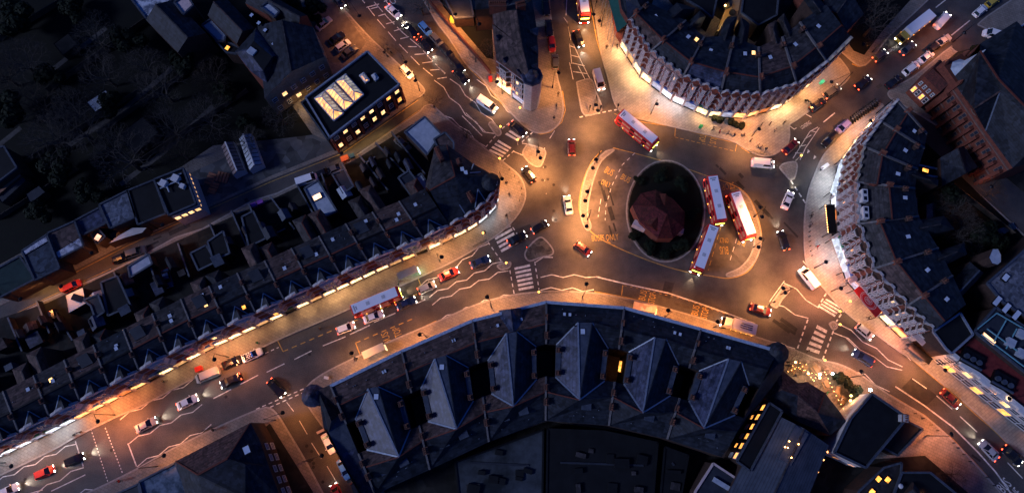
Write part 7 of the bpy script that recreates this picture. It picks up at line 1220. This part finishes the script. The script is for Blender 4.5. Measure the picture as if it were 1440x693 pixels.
for k, (x, y) in enumerate([(1113, 519), (1128, 517), (1145, 519), (1160, 540), (1175, 548), (1182, 562)]):
    p = W(x, y); r_ = thing("picnic_table", (p.x, p.y, .14), f"wooden picnic table in the pub garden, {ORD[k]} from its left end", "table", "picnic tables in the pub garden"); a = random.uniform(0, 3); d = Vector((math.cos(a), math.sin(a), 0)); e = Vector((-d.y, d.x, 0)); TM = mat("table_wood", (.2, .12, .07), (.3, .19, .11))
    m = MB(); m.box(p, d, 1.6, .7, .84, .9); m.build("tabletop", TM, r_)
    for s in (-1, 1): m = MB(); m.box(p+e*s*.65, d, 1.6, .25, .56, .6); m.build("bench", TM, r_)
    for s in (-1, 1): m = MB(); m.box(p+d*s*.6, e, 1.5, .08, .5, .56); m.tube(p+d*s*.6+e*.5+Vector((0, 0, .14)), p+d*s*.6+e*.2+Vector((0, 0, .84)), .04, .04, 4); m.tube(p+d*s*.6-e*.5+Vector((0, 0, .14)), p+d*s*.6-e*.2+Vector((0, 0, .84)), .04, .04, 4); m.build("leg_frame", TM, r_)
# small items
def boxitem(name, label, cat, x, y, dx, dy, l, w, h, m, lid=None):
    p = W(x, y); d = WD(x, y, dx, dy); r_ = thing(name, (p.x, p.y, .12), label, cat); b = MB(); b.box(p, d, l, w, .14, h); b.build("body", m, r_); b = MB(); b.box(p, d, l+.1, w+.1, h, h+.08); b.build("lid", lid or m, r_)
    for s in (-1, 1): b = MB(); q_ = p+d*s*l*.35; b.tube((q_.x-.1, q_.y, .13), (q_.x+.1, q_.y, .13), .1, .1, 6); b.build("wheel", RUB, r_)
PUR = mat("purple_plastic", (.2, .06, .3), rough=.5); ORG = mat("orange_plastic", (.5, .1, .03), rough=.5)
boxitem("wheeled_bin", "purple bin at the mews edge, left one of two", "bin", 359, 290, 1, -.4, 1.2, .8, 1.2, PUR); boxitem("wheeled_bin", "purple bin at the mews edge, right one of two", "bin", 368, 286, 1, -.4, 1.2, .8, 1.2, PUR)
boxitem("skip", "orange red container on the mews above the walled yards", "container", 486, 225, 1, -.4, 1.7, 1.2, 1.1, ORG); boxitem("crate", "dark teal container beside the orange red one on the mews", "container", 496, 221, 1, -.4, 1.1, .9, 1, mat("teal_plastic", (.03, .08, .1))); boxitem("crate", "bright red orange crate left of the red car on the mews", "crate", 91, 407, .5, 1, 1.3, .9, 1, ORG)
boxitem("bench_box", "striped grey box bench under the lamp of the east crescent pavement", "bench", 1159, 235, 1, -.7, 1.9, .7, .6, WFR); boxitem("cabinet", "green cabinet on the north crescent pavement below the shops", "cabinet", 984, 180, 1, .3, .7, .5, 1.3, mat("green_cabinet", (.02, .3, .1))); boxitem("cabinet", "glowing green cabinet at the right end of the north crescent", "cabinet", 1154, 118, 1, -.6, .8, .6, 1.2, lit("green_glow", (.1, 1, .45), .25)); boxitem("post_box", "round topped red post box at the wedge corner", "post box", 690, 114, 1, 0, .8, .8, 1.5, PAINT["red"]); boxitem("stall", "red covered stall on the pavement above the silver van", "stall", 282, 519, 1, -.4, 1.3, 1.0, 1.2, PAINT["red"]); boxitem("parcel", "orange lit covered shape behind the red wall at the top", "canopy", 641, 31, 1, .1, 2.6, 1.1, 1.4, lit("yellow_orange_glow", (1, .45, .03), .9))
boxitem("wicker_planter", "white twin planter on the south pavement near the turret", "planter", 460, 531, 1, .2, .9, .5, .6, WFR); boxitem("bike_rack", "pale rack standing behind the white car in the side street", "rack", 452, 606, 1, -.5, 1.5, .4, .8, PINKR)
m = MB(); pts = [(600, 0), (625, 30), (650, 58), (672, 83), (690, 105)]
for a, b in zip(pts, pts[1:]): m.bar(W(*a)+Vector((0, 0, .9)), W(*b)+Vector((0, 0, .9)), .35, .85)
off_ = [(p[0]+9, p[1]-4) for p in pts]
tag(m.build("garden_wall", BRICK, None, W(650, 58)), "low red brick wall behind the row of kerbside parked cars", "wall")
# garden fences and paths
for k, (a, b, lab) in enumerate([((0, 60), (130, -20), "top left"), ((70, 130), (210, 30), "left of canvas roof"), ((140, 190), (300, 80), "between shed and wide slate house"), ((40, 230), (200, 130), "running past the blue grey shed"), ((190, 235), (350, 130), "below the broad bare tree"), ((0, 310), (110, 240), "above the mews workshops"), ((1335, 262), (1420, 330), "beside the service lane"), ((1300, 330), (1400, 385), "behind the east crescent")]):
    A, B = W(*a), W(*b); m = MB(); m.bar(A+Vector((0, 0, 1.0)), B+Vector((0, 0, 1.0)), .09, .85)
    for q in range(9): p = A.lerp(B, q/8); m.tube(p+Vector((0, 0, .1)), p+Vector((0, 0, 2.0)), .08, .08, 4)
    tag(m.build("garden_fence", mat("fence_wood", (.04, .033, .028), (.08, .066, .055)), None, A), "dark board garden fence, " + lab, "fence")
rb_ = random.Random(5)
for pts in [[(250, 90), (180, 150), (90, 210)], [(300, 150), (230, 215), (170, 260)], [(150, 40), (60, 110)], [(30, 180), (-20, 220)]]:
    m = MB(); q = [W(*p) for p in pts]
    for a, b in zip(q, q[1:]): m.bar(a+Vector((0, 0, .175)), b+Vector((0, 0, .175)), 1.2, .02)
    o = m.build("garden_path", mat("path_slabs", (.04, .04, .04), (.08, .078, .075), scale=1.5)); o["kind"] = "structure"
# bollards along the kerbs
def bollard(x, y, lab, g): b = W(x, y); m = MB(); m.tube(b+Vector((0, 0, .1)), b+Vector((0, 0, 1.0)), .09, .08, 8); m.ball(b+Vector((0, 0, 1.02)), .1, n=6); tag(m.build("bollard", DARK, None, b), lab, "bollard", g)
for x, y in [(1285, 581), (1296, 588), (1307, 597), (1316, 605), (1339, 622), (1345, 629), (1353, 638), (1362, 648), (1386, 670), (1396, 682)]: bollard(x, y, "black bollard in the line along the bare paved corner at the lower right", "bollards of the lower right kerb")
for i in range(10): t = i/9; bollard(1141-4*math.sin(t*3), 300+t*60, "black bollard on the east crescent pavement edge", "bollards of the east pavement")
for i in range(8): t = i/7; bollard(716+18*math.sin(t*3.1), 240+t*60, "black bollard at the rounded pavement of the corner house", "bollards of the rounded corner")
# guard railings
for a, b, lab in [((762, 412), (800, 411), "guard railing along the south kerb right of the striped crossing"), ((1052, 213), (1085, 220), "guard railing at the tip of the north crescent pavement"), ((282, 608), (300, 600), "guard railing on the south west kerb"), ((665, 348), (685, 338), "guard railing left of the upper striped crossing")]:
    A, B = W(*a), W(*b); m = MB(); n = 8
    for k in range(n+1): p = A.lerp(B, k/n); m.tube(p+Vector((0, 0, .1)), p+Vector((0, 0, 1.05)), .03, .03, 5)
    for z in (.3, 1.05): m.tube(A+Vector((0, 0, z)), B+Vector((0, 0, z)), .03, .03, 5)
    tag(m.build("guard_railing", DARK, None, A), lab, "railing")
# ------------------------------------------------------------------ people
SKIN = mat("skin", (.35, .2, .14)); HAIR = mat("hair", (.03, .02, .015)); CT = mat("coat_proto", (.1, .1, .1)); TR = mat("trouser_proto", (.05, .05, .06))
def skin_mesh(name, pts, edges, rad, root_i=0, levels=1):
    me = bpy.data.meshes.new(name); me.from_pydata(pts, edges, []); o = bpy.data.objects.new(name, me); COL.objects.link(o); o.modifiers.new("s", 'SKIN')
    for i, r in enumerate(rad): v = me.skin_vertices[0].data[i]; v.radius = r if isinstance(r, tuple) else (r, r); v.use_root = (i == root_i)
    s = o.modifiers.new("u", 'SUBSURF'); s.levels = levels; dg = bpy.context.evaluated_depsgraph_get(); m2 = bpy.data.meshes.new_from_object(o.evaluated_get(dg)); bpy.data.objects.remove(o); m2.name = name
    for p in m2.polygons: p.use_smooth = True
    return m2
def person_proto(walk):
    r_ = thing("person", (0, 0, 0), "", "person", "people on the pavements"); k = .28 if walk else .04; a = .22 if walk else .05
    P = [(0, 0, .95), (0, 0, 1.15), (0, 0, 1.38), (0, 0, 1.5), (.01, 0, 1.58), (.02, 0, 1.7), (.0, .19, 1.42), (-a*.6, .26, 1.15), (a*.3, .27, .9), (0, -.19, 1.42), (a*.6, -.26, 1.15), (a*1.5, -.27, .92), (0, .1, .9), (k*.5, .11, .5), (k, .11, .08), (k+.16, .12, .04), (0, -.1, .9), (-k*.3, -.11, .5), (-k, -.11, .1), (-k+.14, -.12, .04)]
    E = [(0, 1), (1, 2), (2, 3), (3, 4), (4, 5), (2, 6), (6, 7), (7, 8), (2, 9), (9, 10), (10, 11), (0, 12), (12, 13), (13, 14), (14, 15), (0, 16), (16, 17), (17, 18), (18, 19)]
    Rr = [(.13, .15), (.12, .15), (.12, .18), .06, .09, .095, .06, .045, .03, .06, .045, .03, .085, .06, .042, .04, .085, .06, .042, .04]
    for hi, sy in ((8, 1), (11, -1)):
        h = Vector(P[hi])
        for f in range(5):
            i0 = len(P); dx = (-.035+.02*f) if f < 4 else .05; ln = (.075, .09, .095, .08)[f] if f < 4 else .05
            P.append(tuple(h+Vector((dx, 0, -.05)))); P.append(tuple(h+Vector((dx+.01, -sy*.015, -.05-ln)))); E += [(hi, i0), (i0, i0+1)]; Rr += [.012, .009]
    me = skin_mesh("body", P, E, Rr); me.materials.append(SKIN); o = bpy.data.objects.new("body", me); COL.objects.link(o); o.parent = r_
    f = MB(); f.ball((.12, 0, 1.66), .018, n=6); 
    c = [P[i] for i in (0, 1, 2, 6, 7, 8, 9, 10, 11)]; me = skin_mesh("coat", [(0, 0, .82)]+c, [(0, 1), (1, 2), (2, 3), (3, 4), (4, 5), (5, 6), (3, 7), (7, 8), (8, 9)], [(.2, .19), (.16, .18), (.15, .18), (.15, .2), .085, .065, .05, .085, .065, .05]); me.materials.append(CT); o = bpy.data.objects.new("coat", me); COL.objects.link(o); o.parent = r_; o.material_slots[0].link = 'OBJECT'; o.material_slots[0].material = CT
    me = skin_mesh("trousers", [P[0]]+[P[i] for i in (12, 13, 14, 16, 17, 18)], [(0, 1), (1, 2), (2, 3), (0, 4), (4, 5), (5, 6)], [(.14, .16), .1, .075, .06, .1, .075, .06]); me.materials.append(TR); o = bpy.data.objects.new("trousers", me); COL.objects.link(o); o.parent = r_; o.material_slots[0].link = 'OBJECT'; o.material_slots[0].material = TR
    m = MB(); m.ball((-.005, 0, 1.71), .125, n=10); o = m.build("hair", HAIR, r_)
    for s in (-1, 1): m = MB(); m.box((P[15 if s > 0 else 19][0], s*.115), (1, 0), .26, .1, .0, .09); m.build("shoe", RUB, r_)
    return r_
PPR = [person_proto(True), person_proto(False)]; CC = dict(black=(.015, .015, .018), red=(.4, .03, .03), green=(.03, .2, .07), blue=(.04, .07, .2), beige=(.35, .28, .2), grey=(.12, .12, .13), white=(.6, .58, .55), brown=(.12, .07, .04))
PEO = [(1003, 181, 1, 0, 'black', "walking left of the pedestrian group on the north crescent pavement"), (1012, 185, 1, .2, 'red', "walking behind the leftmost figure of the group by the kerb"), (1024, 187, 1, .3, 'grey', "walking at the middle of the north kerb group"), (1033, 190, -1, 0, 'black', "standing next to the grey coated walker"), (1046, 190, 1, .2, 'black', "walking alone between group and pavement tip"), (1056, 197, 1, .5, 'brown', "standing by the lamp at the pavement tip"), (1066, 205, 1, .8, 'black', "walking at the guard railing of the pavement tip"), (1070, 207, 1, .8, 'grey', "walking behind another at the guard railing"), (1077, 210, 1, -1, 'black', "nearest the corner of the north pavement tip"), (1083, 174, 1, .6, 'black', "in front of the bright white shop at the north crescent"), (1090, 183, .6, -1, 'beige', "crossing the open pale pavement with a long shadow"), (1103, 172, .5, 1, 'black', "at the utility post near the north east kerb"),
  (868, 64, .3, 1, 'black', "close to the bright shop at the scaffold end"), (853, 66, .2, 1, 'brown', "beside the kerb opposite the scaffold"), (843, 30, .3, 1, 'blue', "under the green scaffold"), (1155, 238, 1, -.5, 'white', "pale coated by the striped box bench"), (1141, 303, 0, 1, 'black', "at the east kerb above the black awning end"), (1140, 316, 0, 1, 'grey', "at the east kerb level with the black awning"), (1150, 346, .2, 1, 'red', "beside the lower white canopy"), (1248, 457, .6, .8, 'grey', "outside the red lit shops of the east crescent"), (1222, 446, .6, .8, 'black', "under the red canopy edge"),
  (682, 326, 1, -.3, 'black', "waiting at the upper striped crossing"), (712, 257, 0, 1, 'black', "on the rounded pavement beside the corner house"), (716, 273, .2, 1, 'brown', "walking down the rounded pavement"), (712, 303, .5, 1, 'black', "near the lower kerb of the rounded pavement"), (785, 132, .2, 1, 'black', "upper one on the wedge tip pavement"), (782, 148, .2, 1, 'grey', "middle one on the wedge tip pavement"), (779, 166, -.3, 1, 'black', "lowest on the wedge tip pavement"), (560, 397, 1, -.4, 'beige', "waiting behind the green lit bus shelter"), (499, 505, 1, -.4, 'brown', "left of the pale roofed bus shelter"), (450, 462, 1, -.4, 'black', "outside the brightest shops of the long row"), (362, 482, 1, -.4, 'green', "on the long row pavement above the patrol car"), (230, 536, 1, -.4, 'black', "on the long row pavement above the driving white car"), (168, 676, 1, -.4, 'red', "on the south west pavement at the stud crossing"), (300, 604, -1, .4, 'black', "at the south west guard railing"), (1136, 493, .3, 1, 'black', "stepping onto the crossing from the pub side"), (1118, 528, 1, .2, 'blue', "standing by the pub roof edge in the garden"), (1183, 561, 1, 1, 'white', "white shirted among the garden tables"), (1163, 552, 1, 1, 'green', "green coated next to the pub roof corner")]
for i, (x, y, dx, dy, c, lab) in enumerate(PEO):
    p = W(x, y, .9); p.z = .125; d = WD(x, y, dx, dy); cm = mat("coat_"+c, CC[c]); r_ = copy_thing(PPR[i % 2], p, math.atan2(d.y, d.x), f"person in {c} coat {lab}"[:200], None, {"coat_proto": cm, "trouser_proto": mat("trousers_dark", (.02, .02, .03))})
for b in PPR: kill(b)
